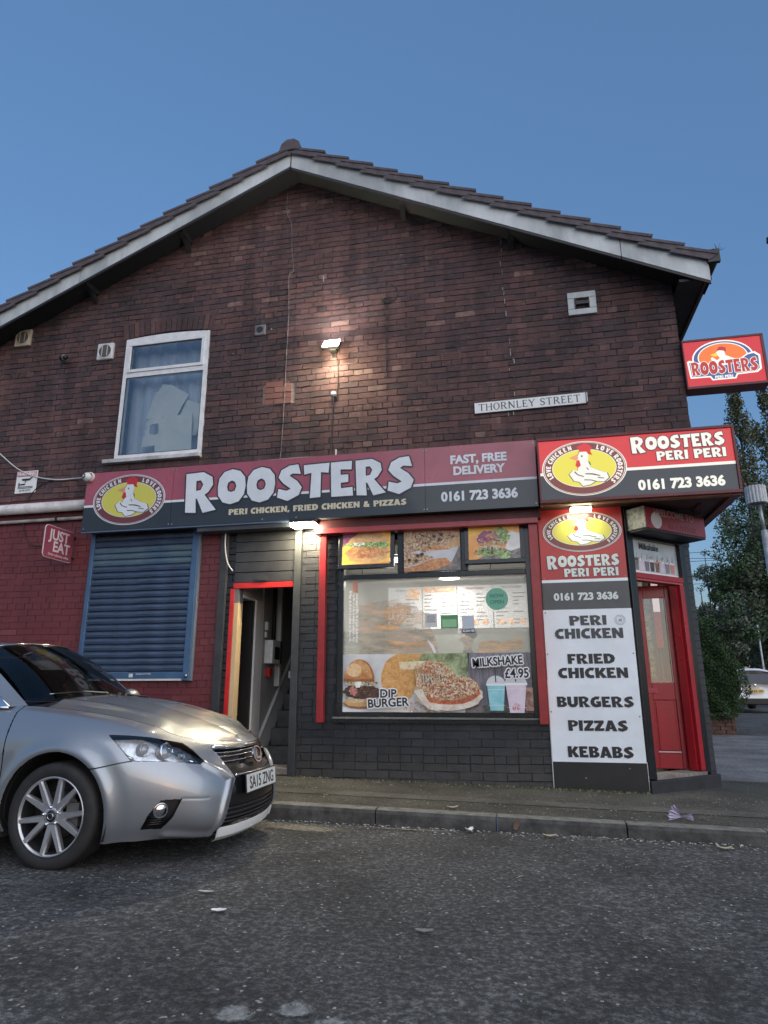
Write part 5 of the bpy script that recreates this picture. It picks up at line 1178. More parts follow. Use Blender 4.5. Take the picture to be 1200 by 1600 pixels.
# street name plate
TS = empty('street_nameplate', (.2, -.02, 3.97), 'white street nameplate reading THORNLEY STREET tilted on the brick wall', 'street sign')
FP = Frame((-.40, -.034, 3.905), (1, 0, .0125), (-.0125, 0, 1))
b = mb(M_dark); b.prism([FP.p(-.012,-.010,-.015), FP.p(1.222,-.010,-.015), FP.p(1.222,.137,-.015), FP.p(-.012,.137,-.015)], (0, .02, 0)); b.build('backing', TS)
b = mb(pmat('enamel white', (.76,.78,.78), .35, var=.06)); b.prism([FP.p(0,0,-.004), FP.p(1.205,0,-.004), FP.p(1.205,.125,-.004), FP.p(0,.125,-.004)], (0, .006, 0)); b.build('plate', TS)
# serifed capitals from strokes: each (x0,y0,x1,y1,width)
def serif_text(s, h, x, name, m, F, par, d=.0, gap=.17):
    tk, tn, sf = .135, .07, .12
    V = lambda a: [(a, 0, a, 1, tk), (a-sf, .02, a+sf, .02, .05), (a-sf, .98, a+sf, .98, .05)]
    GL = {'T': ([(.40,0,.40,1,tk),(.28,.02,.52,.02,.05),(0,.97,.80,.97,tn),(.02,.82,.02,1,.05),(.78,.82,.78,1,.05)], .80),
          'H': (V(.12)+V(.74)+[(.12,.52,.74,.52,tn)], .86), 'I': (V(.12), .24),
          'R': (V(.12)+[(.12,.97,.45,.97,tn),(.12,.52,.45,.52,tn),(.45,.97,.60,.86,.1),(.60,.88,.60,.62,tk),(.45,.52,.60,.64,.1),(.38,.52,.72,.02,tk),(.66,.02,.84,.02,.05)], .82),
          'N': (V(.12)+[(.12,.98,.78,.02,tk),(.78,0,.78,1,tn),(.66,.98,.90,.98,.05)], .92),
          'L': (V(.12)+[(.12,.03,.60,.03,tn),(.60,0,.60,.2,.05)], .64),
          'E': (V(.12)+[(.12,.03,.60,.03,tn),(.60,0,.60,.2,.05),(.12,.97,.56,.97,tn),(.56,.82,.56,1,.05),(.12,.52,.44,.52,tn),(.44,.44,.44,.6,.05)], .66),
          'Y': ([(.04,1,.40,.48,tk),(.76,1,.40,.48,tn),(.40,0,.40,.5,tk),(.28,.02,.52,.02,.05),(-.06,.98,.16,.98,.05),(.66,.98,.86,.98,.05)], .80),
          'S': ([(.54,.80,.44,.95,.09),(.44,.97,.20,.97,tn),(.20,.97,.06,.80,.11),(.06,.82,.10,.62,tk),(.10,.62,.50,.40,tk),(.50,.42,.54,.20,tk),(.54,.20,.40,.03,.11),(.40,.03,.16,.03,tn),(.16,.03,.05,.20,.08),(.56,.74,.56,.98,.04),(.03,.0,.03,.26,.04)], .60)}
    b = mb(m); cx = x; k = 0
    for ch in s:
        if ch == ' ': cx += .55*h; continue
        if ch == 'O':
            P0 = ell(.42*h, .51*h, 26, cx+.42*h, .5*h); P1 = ell(.28*h, .45*h, 26, cx+.42*h, .5*h)
            for i in range(26): j = (i+1) % 26; b.poly([F.p(*P0[i], d), F.p(*P0[j], d), F.p(*P1[j], d), F.p(*P1[i], d)])
            cx += (.84+gap)*h; continue
        st_, wd = GL[ch]
        for (x0, y0, x1, y1, w_) in st_:
            k += 1; v = Vector((x1-x0, y1-y0)); n_ = Vector((-v.y, v.x)).normalized()*w_/2; dd = d+.00012*(k % 9)
            b.poly([F.p(cx+(q[0])*h, q[1]*h, dd) for q in ((x0+n_.x, y0+n_.y), (x0-n_.x, y0-n_.y), (x1-n_.x, y1-n_.y), (x1+n_.x, y1+n_.y))])
        cx += (wd+gap)*h
    o = b.build(name, par); return cx
w0 = serif_text('THORNLEY STREET', 1, 0, 'tmp', M_ink, FP, None); bpy.data.objects.remove(bpy.data.objects['tmp'])
hh = .082; FP2 = Frame(FP.p(.045, .022, 0), FP.u*1.0, FP.v)
serif_text('THORNLEY STREET', hh, 0, 'lettering', M_ink, FP2, TS, d=-.0025, gap=.17*(1.115/ (w0*hh)) if False else .17+(1.115/hh-w0)/14)
box('bracket', TS, M_whiteb, .812, .822, -.045, -.01, 3.93, 4.04)

# warning sign
WS = empty('cctv_notice', (-6.15, -.012, 3.5), 'white CCTV warning notice with a pink heading on the brick wall', 'notice')
FWs = Frame((-6.30, -.024, 3.345), (1, 0, .01)); b = mb(M_sticker); b.prism([FWs.p(0,0,-.006), FWs.p(.305,0,-.006), FWs.p(.305,.295,-.006), FWs.p(0,.295,-.006)], (0, .005, 0)); b.build('plate', WS)
b = mb(pmat('faded red print', (.55,.16,.20), .5)); flat(b, FWs, [(.012,.225),(.293,.225),(.293,.283),(.012,.283)], .0008); b.build('heading_band', WS)
bez_text('lettering', 'WARNING', .058, M_sticker, FWs.mat(.152, .235, .002), WS, bold=.03, sx=.95)
b = mb(M_ink); flat(b, FWs, [(.08,.19),(.20,.19),(.235,.215),(.24,.20),(.20,.165),(.10,.165)], .0008); flat(b, FWs, [(.135,.16),(.155,.16),(.14,.125),(.06,.12),(.06,.14),(.045,.14),(.045,.09),(.06,.09),(.06,.105),(.145,.108)], .0008)
for k in range(2): flat(b, FWs, [(.04,.06+k*.018),(.26,.06+k*.018),(.26,.067+k*.018),(.04,.067+k*.018)], .0008)
b.build('camera_symbol', WS); bez_text('lettering', '24 HR CCTV', .030, M_ink, FWs.mat(.152, .022, .001), WS, bold=.01)

# projecting takeaway sign on the red wall
JE = empty('projecting_sign', (-5.35, -.3, 2.6), 'pink and red projecting square sign reading JUST EAT on the red wall', 'shop sign')
FJ = Frame((-5.345, -.52, 2.395), (0, 1, 0))       # faces +X
M_je = pmat('sign red', (.30,.065,.10), .10, var=.1, scale=3, coat=.6); M_jt = pmat('sign lettering', (.66,.58,.62), .25)
def rr_(x0, x1, y0, y1, r, n=6):
    P = []
    for cx, cy, a in ((x1-r, y0+r, -90), (x1-r, y1-r, 0), (x0+r, y1-r, 90), (x0+r, y0+r, 180)):
        for i in range(n+1): t = rad(a+90*i/n); P.append((cx+r*math.cos(t), cy+r*math.sin(t)))
    return P
b = mb(M_jt); b.prism([FJ.p(x, y, -.012) for x, y in rr_(0, .50, 0, .385, .05)], FJ.n*.010); b.build('edge_plate', JE)
b = mb(M_je); b.prism([FJ.p(x, y, -.002) for x, y in rr_(.006, .494, .006, .379, .045)], FJ.n*.004); b.build('sign_plate', JE)
bez_text('lettering', 'JUST', .170, M_jt, FJ.mat(.245, .225, .0025), JE, bold=.025, sx=.98); bez_text('lettering', 'EAT', .170, M_jt, FJ.mat(.295, .09, .0025), JE, bold=.025, sx=.98); bez_text('lettering', 'Order takeaway online', .042, M_jt, FJ.mat(.26, .035, .0025), JE, bold=.0, sx=.9)
b = mb(M_blackpl); b.box(-5.36, -5.33, -.03, .0, 2.44, 2.47); b.box(-5.36, -5.33, -.03, .0, 2.70, 2.73); b.build('bracket', JE)

# ---------------- corner entrance on the splayed corner
A0, A1 = Vector((1.062, -.0, 0)), Vector((1.83, .72, 0)); U = (A1-A0).normalized(); FC = Frame((A0.x, A0.y, 0), U)   # n points out to the street corner
CE = sub('corner_entrance', (1.45, .36, 0))
def cbox(name, m, s0, s1, d0, d1, z0, z1, par=CE, bevel=0, F=FC):
    b = mb(m)
    c = [F.p(s0, z0, d0), F.p(s1, z0, d0), F.p(s1, z0, d1), F.p(s0, z0, d1), F.p(s0, z1, d0), F.p(s1, z1, d0), F.p(s1, z1, d1), F.p(s0, z1, d1)]
    b.v = [tuple(p) for p in c]
    for q in ((0,1,2,3),(4,7,6,5),(0,4,5,1),(1,5,6,2),(2,6,7,3),(3,7,4,0)): b.face(list(q))
    return b.build(name, par, bevel)
cbox('jamb', M_blackgloss, -.005, .092, -.16, .03, .10, 2.735, bevel=.004)
cbox('jamb', M_blackgloss, .868, .95, -.10, .02, .10, 2.735, bevel=.004)
cbox('pillar_core', M_blackmort, .95, 1.052, -.25, .0, -.06, 2.735)
pb = [(max(a, .951), min(b_, 1.052), z0, z1, f) for a, b_, z0, z1, f in course_fill(-.05, 2.70, .952, 1.052, [])]
for i in range(36):
    z0 = -.045+i*CH; cbox('pillar_brick', M_blackpaint if False else pmat('black pillar paint', (.030,.032,.038), .45, var=.25, scale=8), .951, 1.052, -.05, .006+random.uniform(-.002, .003), z0+.004, z0+CH-.004)
cbox('head_board', M_blackgloss, .093, .867, -.10, .0, 2.42, 2.735)
cbox('transom_bar', M_reddoor, .093, .867, -.09, .02, 2.005, 2.062, bevel=.004); cbox('transom_bead', pmat('red bead', (.42,.07,.07), .35), .093, .867, -.09, .012, 1.985, 2.003)
cbox('door_frame', M_reddoor, .800, .867, -.10, .018, .125, 1.983, bevel=.004); cbox('door_stop', M_reddoor, .775, .799, -.10, -.02, .125, 1.983)
cbox('step', pmat('black step', (.020,.022,.027), .6, var=.3), -.02, 1.052, -.30, .05, -.08, .085, bevel=.008); cbox('door_sill', M_stone, .093, .867, -.20, .03, .086, .118, bevel=.004)
cbox('transom_back', M_plastic, .093, .867, -.06, -.03, 2.063, 2.419)
b = MB(); LY[0] = 0; M_mk = noisy('milkshake poster', (.42,.50,.54), (.56,.62,.66), 3)
art(b, [(.095,2.064),(.86,2.064),(.86,2.415),(.095,2.415)], M_mk, FC, -.028); art(b, [(.095,2.064),(.86,2.064),(.86,2.085),(.095,2.095)], P_white, FC, -.028)
cols = [P_board, P_pink, P_wood, P_patty, P_choc, P_pink, P_wood, P_red]
for k in range(8):
    x0 = .15+k*.083; art(b, [(x0+.008,2.10),(x0+.064,2.10),(x0+.074,2.20),(x0,2.20)], cols[k], FC, -.028); art(b, dome(x0+.037,2.20,.037,.03,10), P_white if k % 2 else cols[(k+3) % 8], FC, -.028); art(b, [(x0+.035,2.215),(x0+.041,2.215),(x0+.055,2.28),(x0+.050,2.28)], P_dark, FC, -.028)
shreds(b, .48,2.23,.33,.03,40,[P_let,P_white,P_patty,P_purple],5,(.01,.03),.004,FC,-.028)
mp_ = tag(b.build('milkshake_poster'), 'pale milkshake poster with a row of cups above the red door', 'poster')
FCt = FC.mat(.40, 2.325, -.022) @ Matrix.Shear('XY', 4, (.25, 0)) if False else FC.mat(.40, 2.325, -.022)
bez_text('lettering', 'Milkshake', .095, M_ink, FCt, mp_, bold=.012, sx=.85)
# the red door, hinged on the right and swung inwards
DO = sub('shop_door', (1.69, .62, .12))
FD = Frame((0, .66, 0), (1, 0, 0)); x0, x1, z0, z1 = 1.10, 1.685, .125, 2.0
b = mb(M_reddoor)
b.box(x0, 1.29, .66, .70, z0, z1); b.box(1.515, x1, .66, .70, z0, z1); b.box(1.2905, 1.5145, .66, .70, 1.865, z1); b.box(1.2905, 1.5145, .66, .70, .80, .975); b.box(1.2905, 1.5145, .66, .70, z0, .28); b.build('leaf', DO, bevel=.004)
b = mb(M_reddoor); b.box(1.2905, 1.5145, .672, .69, .2805, .7995); b.box(1.31, 1.495, .663, .672, .30, .78); b.build('panel', DO, bevel=.006)
M_dglass = clear_glass('door glass', extra=.06)
b = mb(M_dglass); b.poly([(1.29, .68, .97), (1.515, .68, .97), (1.515, .68, 1.87), (1.29, .68, 1.87)]); b.build('pane', DO)
b = mb(M_cream); b.box(1.292, 1.297, .655, .66, .98, 1.86); b.box(1.508, 1.513, .655, .66, .98, 1.86); b.build('bead', DO)
b = mb(pmat('letter plate', (.38,.03,.05), .25)); b.box(1.225, 1.345, .652, .66, .868, .922); b.build('letter_plate', DO, bevel=.003); 
b = mb(M_plastic); b.box(1.29, 1.51, .648, .66, .283, .292); b.build('weather_strip', DO)
# seen through the door glass
SHF = empty('drinks_cooler', (1.75, 1.3, .06), 'tall dark drinks cooler seen through the glass of the red door', 'cooler')
box('cooler_body', SHF, pmat('cooler dark', (.03,.03,.035), .3), 1.42, 1.58, 1.15, 1.6, .06, 1.36)
for k in range(2): box('shelf_rail', SHF, M_plastic, 1.43, 1.57, 1.13, 1.149, .62+k*.36, .632+k*.36)
box('door_edge', SHF, M_plastic, 1.50, 1.512, 1.13, 1.149, .64, 1.30)
cards = mb(pmat('leaflet yellow', (.55,.50,.25), .5, emit=.12)); 
box('dark_partition', IN, M_blackpl, 1.405, 1.43, .9, 1.3, .06, 2.4)
LR = empty('leaflet_rack', (1.4, 1.0, 1), 'column of printed leaflets behind the glass of the red door', 'leaflets')
for k in range(4):
    box('leaflet', LR, pmat('leaflet', (.36,.33,.16), .5, var=.7, scale=18), 1.345, 1.44, .95, .96, 1.02+k*.21, 1.20+k*.21)
box('red_panel', IN, pmat('red panel', (.45,.03,.03), .4, emit=.06), 1.42, 1.58, 1.3, 1.32, 1.37, 1.78); box('white_panel', IN, pmat('pale panel', (.65,.55,.55), .4, emit=.15), 1.42, 1.58, 1.3, 1.32, 1.782, 2.3)

# WELCOME TO box over the door
WB = empty('welcome_sign', (1.5, .2, 2.6), 'unlit red angled box sign reading WELCOME TO above the corner door', 'shop sign')
M_wr = pmat('welcome red', (.24,.022,.035), .35, var=.15)
cbox('sign_body', M_wr, .036, 1.015, .02, .25, 2.475, 2.695, WB, bevel=.003)
cbox('sign_end', pmat('speckled foil', (.30,.31,.28), .35, col2=(.05,.055,.05), scale=28), .026, .035, .02, .25, 2.475, 2.695, WB)
cbox('sign_underside', M_dark, .04, 1.01, .02, .245, 2.455, 2.474, WB); cbox('hood', M_blackgloss, -.0, 1.05, .0, .019, 2.42, 2.735, WB)
M_wt = pmat('dull lettering', (.30,.28,.28), .5)
FW2 = Frame(FC.p(0, 0, .251), FC.u)
bez_text('lettering', 'WELCOME TO', .105, M_wt, FW2.mat(.50, 2.618, .0012), WB, bold=.012, sx=.95); bez_text('lettering', 'ROOSTERS', .085, pmat('dull red lettering', (.22,.05,.06), .5), FW2.mat(.62, 2.50, .0012), WB, bold=.012, sx=1.1)
b = mb(pmat('dull disc', (.45,.45,.45), .5)); flat(b, FW2, ell(.085, .085, 28, .20, 2.565), .0012); b.build('disc', WB)

# ---------------- lamps
def lamp_mat(name, e, c): return pmat(name, (1,1,1), .4, emit=e, ecol=c)
FLD = empty('floodlight', (-2.064, -.14, 4.92), 'lit white floodlight on the bricks above the long fascia', 'floodlight')
Rf = Matrix.Translation((-2.064, -.15, 4.92)) @ Matrix.Rotation(rad(-38), 4, 'X')
b = mb(M_blackpl); b.box(-.105, .105, .005, .05, -.085, .085, Rf); b.build('housing', FLD, bevel=.005)
b = mb(lamp_mat('floodlight glass', 60, (1, .96, .86))); b.box(-.095, .095, -.002, .004, -.075, .075, Rf); b.build('lens', FLD)
b = mb(M_blackpl); b.box(-2.11, -2.02, -.10, .0, 4.86, 4.89); b.box(-2.09, -2.04, -.012, 0, 4.80, 4.98); b.build('bracket', FLD)
def area(name, loc, rot, sx, sy, e, c, par):
    l = bpy.data.lights.new(name, 'AREA'); l.shape = 'RECTANGLE'; l.size = sx; l.size_y = sy; l.energy = e; l.color = c
    o = bpy.data.objects.new(name, l); COL.objects.link(o); o.parent = par; o.matrix_parent_inverse = Matrix.Translation(-wloc(par)); o.location = loc; o.rotation_euler = rot; return o
area('floodlight_beam', (-2.064, -.162, 4.905), (rad(38), 0, 0), .19, .15, 26, (1, .84, .58), FLD)
l = bpy.data.lights.new('floodlight_spill', 'POINT'); l.energy = 1.15; l.color = (1, .84, .56); l.shadow_soft_size = .05; o = bpy.data.objects.new('floodlight_spill', l); COL.objects.link(o); o.parent = FLD; o.location = (0, .03, -.15)
BK = empty('bulkhead_light', (-2.31, -.2, 2.66), 'lit flat lamp under the fascia beside the top of the red window post', 'lamp')
b = mb(M_blackpl); b.box(-2.46, -2.17, -.30, -.12, 2.685, 2.715); b.build('housing', BK, bevel=.004)
b = mb(lamp_mat('bulkhead lens', 30, (1, .90, .62))); b.box(-2.45, -2.18, -.29, -.13, 2.655, 2.684); b.build('lens', BK)
area('bulkhead_beam', (-2.315, -.21, 2.648), (0, 0, 0), .25, .14, 3.4, (1, .80, .45), BK)
BL_ = empty('board_light', (.64, -.2, 2.71), 'lit striplight over the oval badge of the tall signboard', 'lamp')
b = mb(M_blackpl); b.box(.53, .75, -.24, -.12, 2.70, 2.732); b.build('housing', BL_, bevel=.003)
b = mb(lamp_mat('striplight lens', 6, (1, .97, .70))); b.box(.54, .74, -.235, -.125, 2.672, 2.699); b.build('lens', BL_)
area('board_beam', (.64, -.18, 2.665), (rad(-14), 0, 0), .19, .09, .06, (1, .93, .60), BL_)

M_wireg = pmat('grey wire', (.20,.19,.185), .6, var=.6, scale=9)
# ---------------- cameras, pipes and cables on the wall
CC = empty('cctv_camera', (-5.06, -.3, 3.40), 'white turret camera on the top left corner of the fascia', 'camera')
b = mb(M_plastic, True); b.lathe([(.062, 0), (.062, .02), (.05, .03)], (-5.045, -.25, 3.405), (0, -1, 0), 20); b.build('base', CC)
b = mb(M_plastic, True); b.ball((-5.055, -.295, 3.395), .056, 10); b.build('ball', CC)
b = mb(M_blackpl, True); b.lathe([(0, .054), (.030, .051), (.034, .040)], (-5.055, -.295, 3.395), (-.35, -.9, .05), 16); b.build('lens', CC)
cable('cctv_cable', [(-6.62, -.02, 3.92), (-6.30, -.025, 3.68), (-6.0, -.03, 3.55), (-5.7, -.03, 3.49), (-5.4, -.05, 3.48), (-5.10, -.27, 3.40)], .008, M_plastic, None, 'thin white cable crossing behind the CCTV notice to the turret camera', 'cable')
BC = empty('bullet_camera', (-5.77, -.1, 5.17), 'small black bullet camera between the two square white vents', 'camera')
b = mb(M_blackpl, True); b.tube([(-5.85, -.05, 5.20), (-5.70, -.16, 5.14)], .036, 12); b.build('body', BC)
b = mb(M_plastic, True); b.tube([(-5.735, -.132, 5.153), (-5.722, -.142, 5.149)], .040, 12); b.build('front_ring', BC); b = mb(M_blackpl, True); b.tube([(-5.84, 0, 5.22), (-5.84, -.05, 5.20)], .02, 8); b.build('mount', BC)
PP = empty('waste_pipe', (-6, -.1, 3.1), 'thick white pipe running along the top of the red wall', 'pipe')
b = mb(M_pipe, True); b.tube([(-11, -.085, 3.10), (-5.09, -.085, 3.115)], .066, 16); b.build('pipe', PP); b = mb(M_blackpl)
for x in (-9.5, -8.0, -6.9): b.box(x, x+.03, -.155, 0, 3.03, 3.18)
b.build('clip', PP)
P2 = empty('conduit_pipe', (-6, -.05, 2.96), 'thin white pipe just under the thick white pipe', 'pipe')
b = mb(pmat('old conduit', (.33,.32,.32), .5, var=.4), True); b.tube([(-11, -.04, 2.945), (-5.09, -.04, 2.965)], .022, 10); b.build('pipe', P2); b = mb(M_blackpl); b.box(-5.62, -5.59, -.064, 0, 2.935, 2.985); b.build('clip', P2)
cable('hanging_wire', [(-2.735, -.19, 7.72), (-2.74, -.05, 7.4), (-2.75, -.02, 7.0), (-2.68, -.015, 6.8), (-2.66, -.015, 6.4), (-2.63, -.012, 6.1), (-2.69, -.012, 6.0), (-2.67, -.015, 5.5), (-2.68, -.012, 4.8), (-2.685, -.014, 4.2), (-2.70, -.02, 3.6), (-2.70, -.1, 3.46)], .0042, M_wireg, None, 'thin pale wire hanging down the gable from the ridge', 'cable')
cable('lamp_cable', [(-2.05, -.03, 4.86), (-2.01, -.02, 4.6), (-2.02, -.015, 4.3), (-2.035, -.015, 4.25)], .006, M_wireb, None, 'short dark cable below the floodlight', 'cable')
b = mb(M_plastic, True); b.ball((-2.06, -.03, 4.31), .035, 8, (1, .6, 1)); b.smooth = True; tag(b.build('junction_box'), 'round white junction box under the floodlight', 'junction box')
cable('drop_cable', [(-2.06, -.03, 4.28), (-2.07, -.02, 3.9), (-2.08, -.02, 3.55), (-2.05, -.1, 3.48)], .010, M_wireb, None, 'dark cable dropping from the round junction box to the fascia', 'cable')
cable('old_cable', [(-1.36, -.015, 5.72), (-1.28, -.015, 5.64), (-1.30, -.015, 5.50), (-1.42, -.015, 5.46), (-1.46, -.015, 5.52), (-1.42, -.015, 5.2), (-1.42, -.015, 4.8), (-1.43, -.015, 4.47)], .006, M_wireb, None, 'dark looped cable ending in mid wall right of the floodlight', 'cable')
cable('shutter_cable', [(-3.32, -.06, 2.72), (-3.31, -.07, 2.5), (-3.27, -.07, 2.32), (-3.21, -.05, 2.22)], .008, M_plastic, None, 'white cable curling down beside the hall doorway', 'cable')
cable('red_wall_cable', [(-5.75, -.02, 3.50), (-5.95, -.02, 3.42), (-6.08, -.02, 3.25), (-6.1, -.02, 2.95), (-6.05, -.02, 2.78), (-5.95, -.02, 2.66), (-5.8, -.02, 2.64)], .006, M_wireb, None, 'dark cable looping down behind the white pipes', 'cable')
b = mb(pmat('paint drips', (.36,.35,.34), .6)); r = random.Random(4)
for k in range(24):
    z = 3.75+r.random()**.8*2.45; x = .0+.025*math.sin(z*3)+r.uniform(-.012, .012)+(.0 if z > 4.6 else r.choice((-.01, .04))); l = r.uniform(.01, .07)
    if 3.88 < z < 4.06: continue
    b.box(x, x+r.uniform(.004, .010), -.0125, -.006, z, z+l)
for x, z, l in ((-2.23, 5.88, .08), (-2.9, 5.28, .02), (-3.46, 4.9, .01), (-3.4, 5.0, .01)): b.box(x, x+.012, -.0125, -.006, z, z+l)
tag(b.build('paint_drips'), kind='stuff')

# ================================================================== THE SILVER CAR (car space: a forward from front axle, b lateral (near side negative), c up)
CO = Vector((-2.745, -2.45, -.075)); CK = .94
CAR = empty('parked_car', CO, 'silver hatchback parked nose right at the kerb in front of the blue shutter', 'car')
def cw(a, b_, c): return (CO.x+CK*a, CO.y+CK*b_, CO.z+CK*c)
def ncol(a, *bc): return [(a, b_, c) for b_, c in bc]
SD = [(.83,.20),(.868,.28),(.878,.42),(.878,.58),(.874,.70),(.858,.80),(.80,.905),(.735,.955)]
NET = [
 ncol(-3.25,(.50,.30),(.56,.36),(.60,.48),(.61,.62),(.60,.74),(.58,.84),(.55,.95),(.50,1.0)),
 ncol(-3.05,(.68,.26),(.74,.33),(.77,.46),(.78,.60),(.77,.73),(.75,.84),(.71,.94),(.65,.99)),
 ncol(-2.7,(.80,.22),(.845,.30),(.858,.43),(.862,.59),(.86,.72),(.84,.83),(.79,.93),(.72,.985)),
 ncol(-2.0,*SD), ncol(-1.3,*SD), ncol(-.8,*SD),
 ncol(-.5,(.83,.20),(.868,.28),(.878,.42),(.88,.58),(.876,.70),(.858,.80),(.795,.91),(.725,.960)),
 ncol(-.25,(.84,.22),(.870,.30),(.885,.43),(.888,.59),(.885,.70),(.862,.80),(.785,.905),(.69,.950)),
 ncol(.05,(.85,.22),(.875,.30),(.893,.43),(.897,.59),(.893,.69),(.866,.79),(.775,.885),(.67,.920)),
 ncol(.30,(.83,.17),(.865,.27),(.885,.42),(.886,.56),(.878,.67),(.842,.765),(.75,.848),(.645,.880)),
 ncol(.50,(.78,.17),(.82,.27),(.842,.41),(.845,.55),(.828,.65),(.785,.735),(.70,.80),(.605,.828)),
 [(.65,.66,.17),(.72,.705,.27),(.735,.725,.40),(.725,.725,.525),(.695,.70,.625),(.655,.66,.70),(.615,.60,.752),(.60,.545,.778)],
 [(.80,.50,.15),(.885,.545,.235),(.895,.555,.37),(.875,.55,.50),(.82,.53,.60),(.78,.50,.665),(.745,.46,.71),(.715,.43,.737)],
 [(.87,.30,.14),(.96,.32,.22),(.975,.325,.36),(.955,.32,.49),(.905,.31,.585),(.875,.295,.65),(.845,.28,.69),(.815,.26,.712)],
 [(.90,0,.14),(.995,0,.22),(1.01,0,.36),(.99,0,.49),(.945,0,.585),(.92,0,.65),(.895,0,.685),(.865,0,.702)]]
NETN = np.array(NET, float); near = NETN.copy(); near[..., 1] *= -1
NETF = np.concatenate([near, NETN[:-1][::-1]], 0)
def crom(P, t):
    n = len(P); t = np.clip(t, 0, n-1-1e-9); i = np.floor(t).astype(int); f = t-i
    def g(k):
        k2 = np.clip(k, 0, n-1); r = P[k2].copy(); lo = k < 0; hi = k > n-1
        if lo.any(): r[lo] = 2*P[0]-P[1]
        if hi.any(): r[hi] = 2*P[n-1]-P[n-2]
        return r
    f = f.reshape((-1,)+(1,)*(P.ndim-1)); p0, p1, p2, p3 = g(i-1), g(i), g(i+1), g(i+2)
    return .5*((2*p1)+(-p0+p2)*f+(2*p0-5*p1+4*p2-p3)*f*f+(-p0+3*p1-3*p2+p3)*f**3)
def shell(us, vs):
    A = crom(NETF, us); return np.swapaxes(crom(np.swapaxes(A, 0, 1), vs), 0, 1)
us = np.concatenate([np.linspace(0, 5.6, 60), np.linspace(5.62, 22.4, 1050), np.linspace(22.5, 28, 60)]); vs = np.linspace(0, 7, 230)
S = shell(us, vs)
UU, VV = np.meshgrid(us, vs, indexing='ij'); US = np.minimum(UU, 28-UU)      # symmetric parameter
def inpoly(x, y, poly):
    r = np.zeros(x.shape, bool); n = len(poly)
    for i in range(n):
        x0, y0 = poly[i]; x1, y1 = poly[(i+1) % n]
        if y0 == y1: continue
        c = ((y0 > y) != (y1 > y)) & (x < (x1-x0)*(y-y0)/(y1-y0)+x0); r ^= c
    return r
def near_line(x, y, pts, sc=(1, 1)):
    d = np.full(x.shape, 1e9)
    for (x0, y0), (x1, y1) in zip(pts[:-1], pts[1:]):
        ax, ay = (x1-x0)*sc[0], (y1-y0)*sc[1]; px, py = (x-x0)*sc[0], (y-y0)*sc[1]
        t = np.clip((px*ax+py*ay)/(ax*ax+ay*ay+1e-12), 0, 1); d = np.minimum(d, np.hypot(px-t*ax, py-t*ay))
    return d
HL = [(9.05,5.25),(9.6,5.42),(10.29,5.62),(11.42,5.80),(11.75,5.1),(12.05,4.15),(11.9,3.95),(11.0,4.02),(9.95,3.86),(9.70,4.3),(9.35,4.85)]
GR = [(12.42,5.55),(12.65,4.6),(13.02,2.95),(12.86,2.5),(12.60,1.2),(12.52,.78),(14.001,.78),(14.001,5.75),(13.2,5.72)]
FOG = [(10.28,.70),(10.45,1.4),(10.72,2.02),(11.22,2.10),(11.02,1.3),(10.80,.68)]
gc = lambda A: (A[:-1, :-1]+A[1:, :-1]+A[:-1, 1:]+A[1:, 1:])/4
# relief: swage lines, channel beside the grille, bumper crease
nrm = np.cross(np.gradient(S, axis=1), np.gradient(S, axis=0)); nrm /= np.linalg.norm(nrm, axis=2, keepdims=True)+1e-9
nrm *= -1 if (nrm[600, 100] @ np.array([0, -1, 0])) < 0 and S[600, 100, 1] < 0 else 1
ctr = np.array([-.5, 0, .5]); sgn = np.sign(((S-ctr)*nrm).sum(-1)).mean(); nrm *= np.sign(sgn)
disp = np.zeros(UU.shape)
g_ = lambda d, w_: np.exp(-(d/w_)**2)
edge = near_line(US, VV, [(12.1,3.9),(12.80,3.0),(12.55,2.0),(12.28,.5)], (1, .5)); disp += .016*g_(edge, .10)
disp -= .0012*g_(near_line(US, VV, [(11.2,2.1),(12.0,2.2)], (1, .35)), .02)
disp += .020*g_(near_line(US, VV, [(11.0,.30),(12.2,.30)], (1, .8)), .16)
# wheel arch lip
ra = np.hypot(S[..., 0], S[..., 2]-.325); archm = (np.abs(S[..., 0]) < .55)
disp += .014*np.exp(-((ra-.385)/.035)**2)*archm
disp -= .003*np.exp(-((ra-.47)/.04)**2)*archm
ra2 = np.hypot(S[..., 0]+2.6, S[..., 2]-.325); disp += .014*np.exp(-((ra2-.385)/.035)**2)*(np.abs(S[..., 0]+2.6) < .55)
S = S+nrm*disp[..., None]
C3 = gc(S); Uc, Vc = gc(UU), gc(VV); Usc = np.minimum(Uc, 28-Uc)
cut = (np.hypot(C3[..., 0], C3[..., 2]-.325) < .365) | (np.hypot(C3[..., 0]+2.6, C3[..., 2]-.325) < .365)
hl = inpoly(Usc, Vc, HL); gr = inpoly(Usc, Vc, GR); fog = inpoly(Usc, Vc, FOG)
chrome_lip = (Usc > 12.35) & (Vc > .12) & (Vc < .80) & ~gr
gap = near_line(Usc, Vc, [(8.2,2.6),(8.55,3.1),(8.94,3.30),(9.3,3.5),(9.95,3.84)], (1, .35)) < .012
gap |= (near_line(Usc, Vc, [(6.31,7.0),(6.31,6.16),(6.38,5.13),(6.40,3.46),(6.42,1.0)], (1, .35)) < .018)
gap |= (near_line(Usc, Vc, [(2.9,7),(2.9,.8)], (1, .35)) < .012) | (near_line(Usc, Vc, [(4.5,7),(4.5,.8)], (1, .35)) < .014)
gap |= near_line(Usc, Vc, HL+[HL[0]], (1, .35)) < .010
bumperm = (Usc > 8.2) & ~hl & ~gr & ~fog & (inpoly(Usc, Vc, [(8.2,-1),(8.2,2.6),(8.55,3.1),(8.94,3.30),(9.95,3.84),(11.95,4.0),(12.2,4.6),(12.3,7.5),(14.1,7.5),(14.1,-1)]))
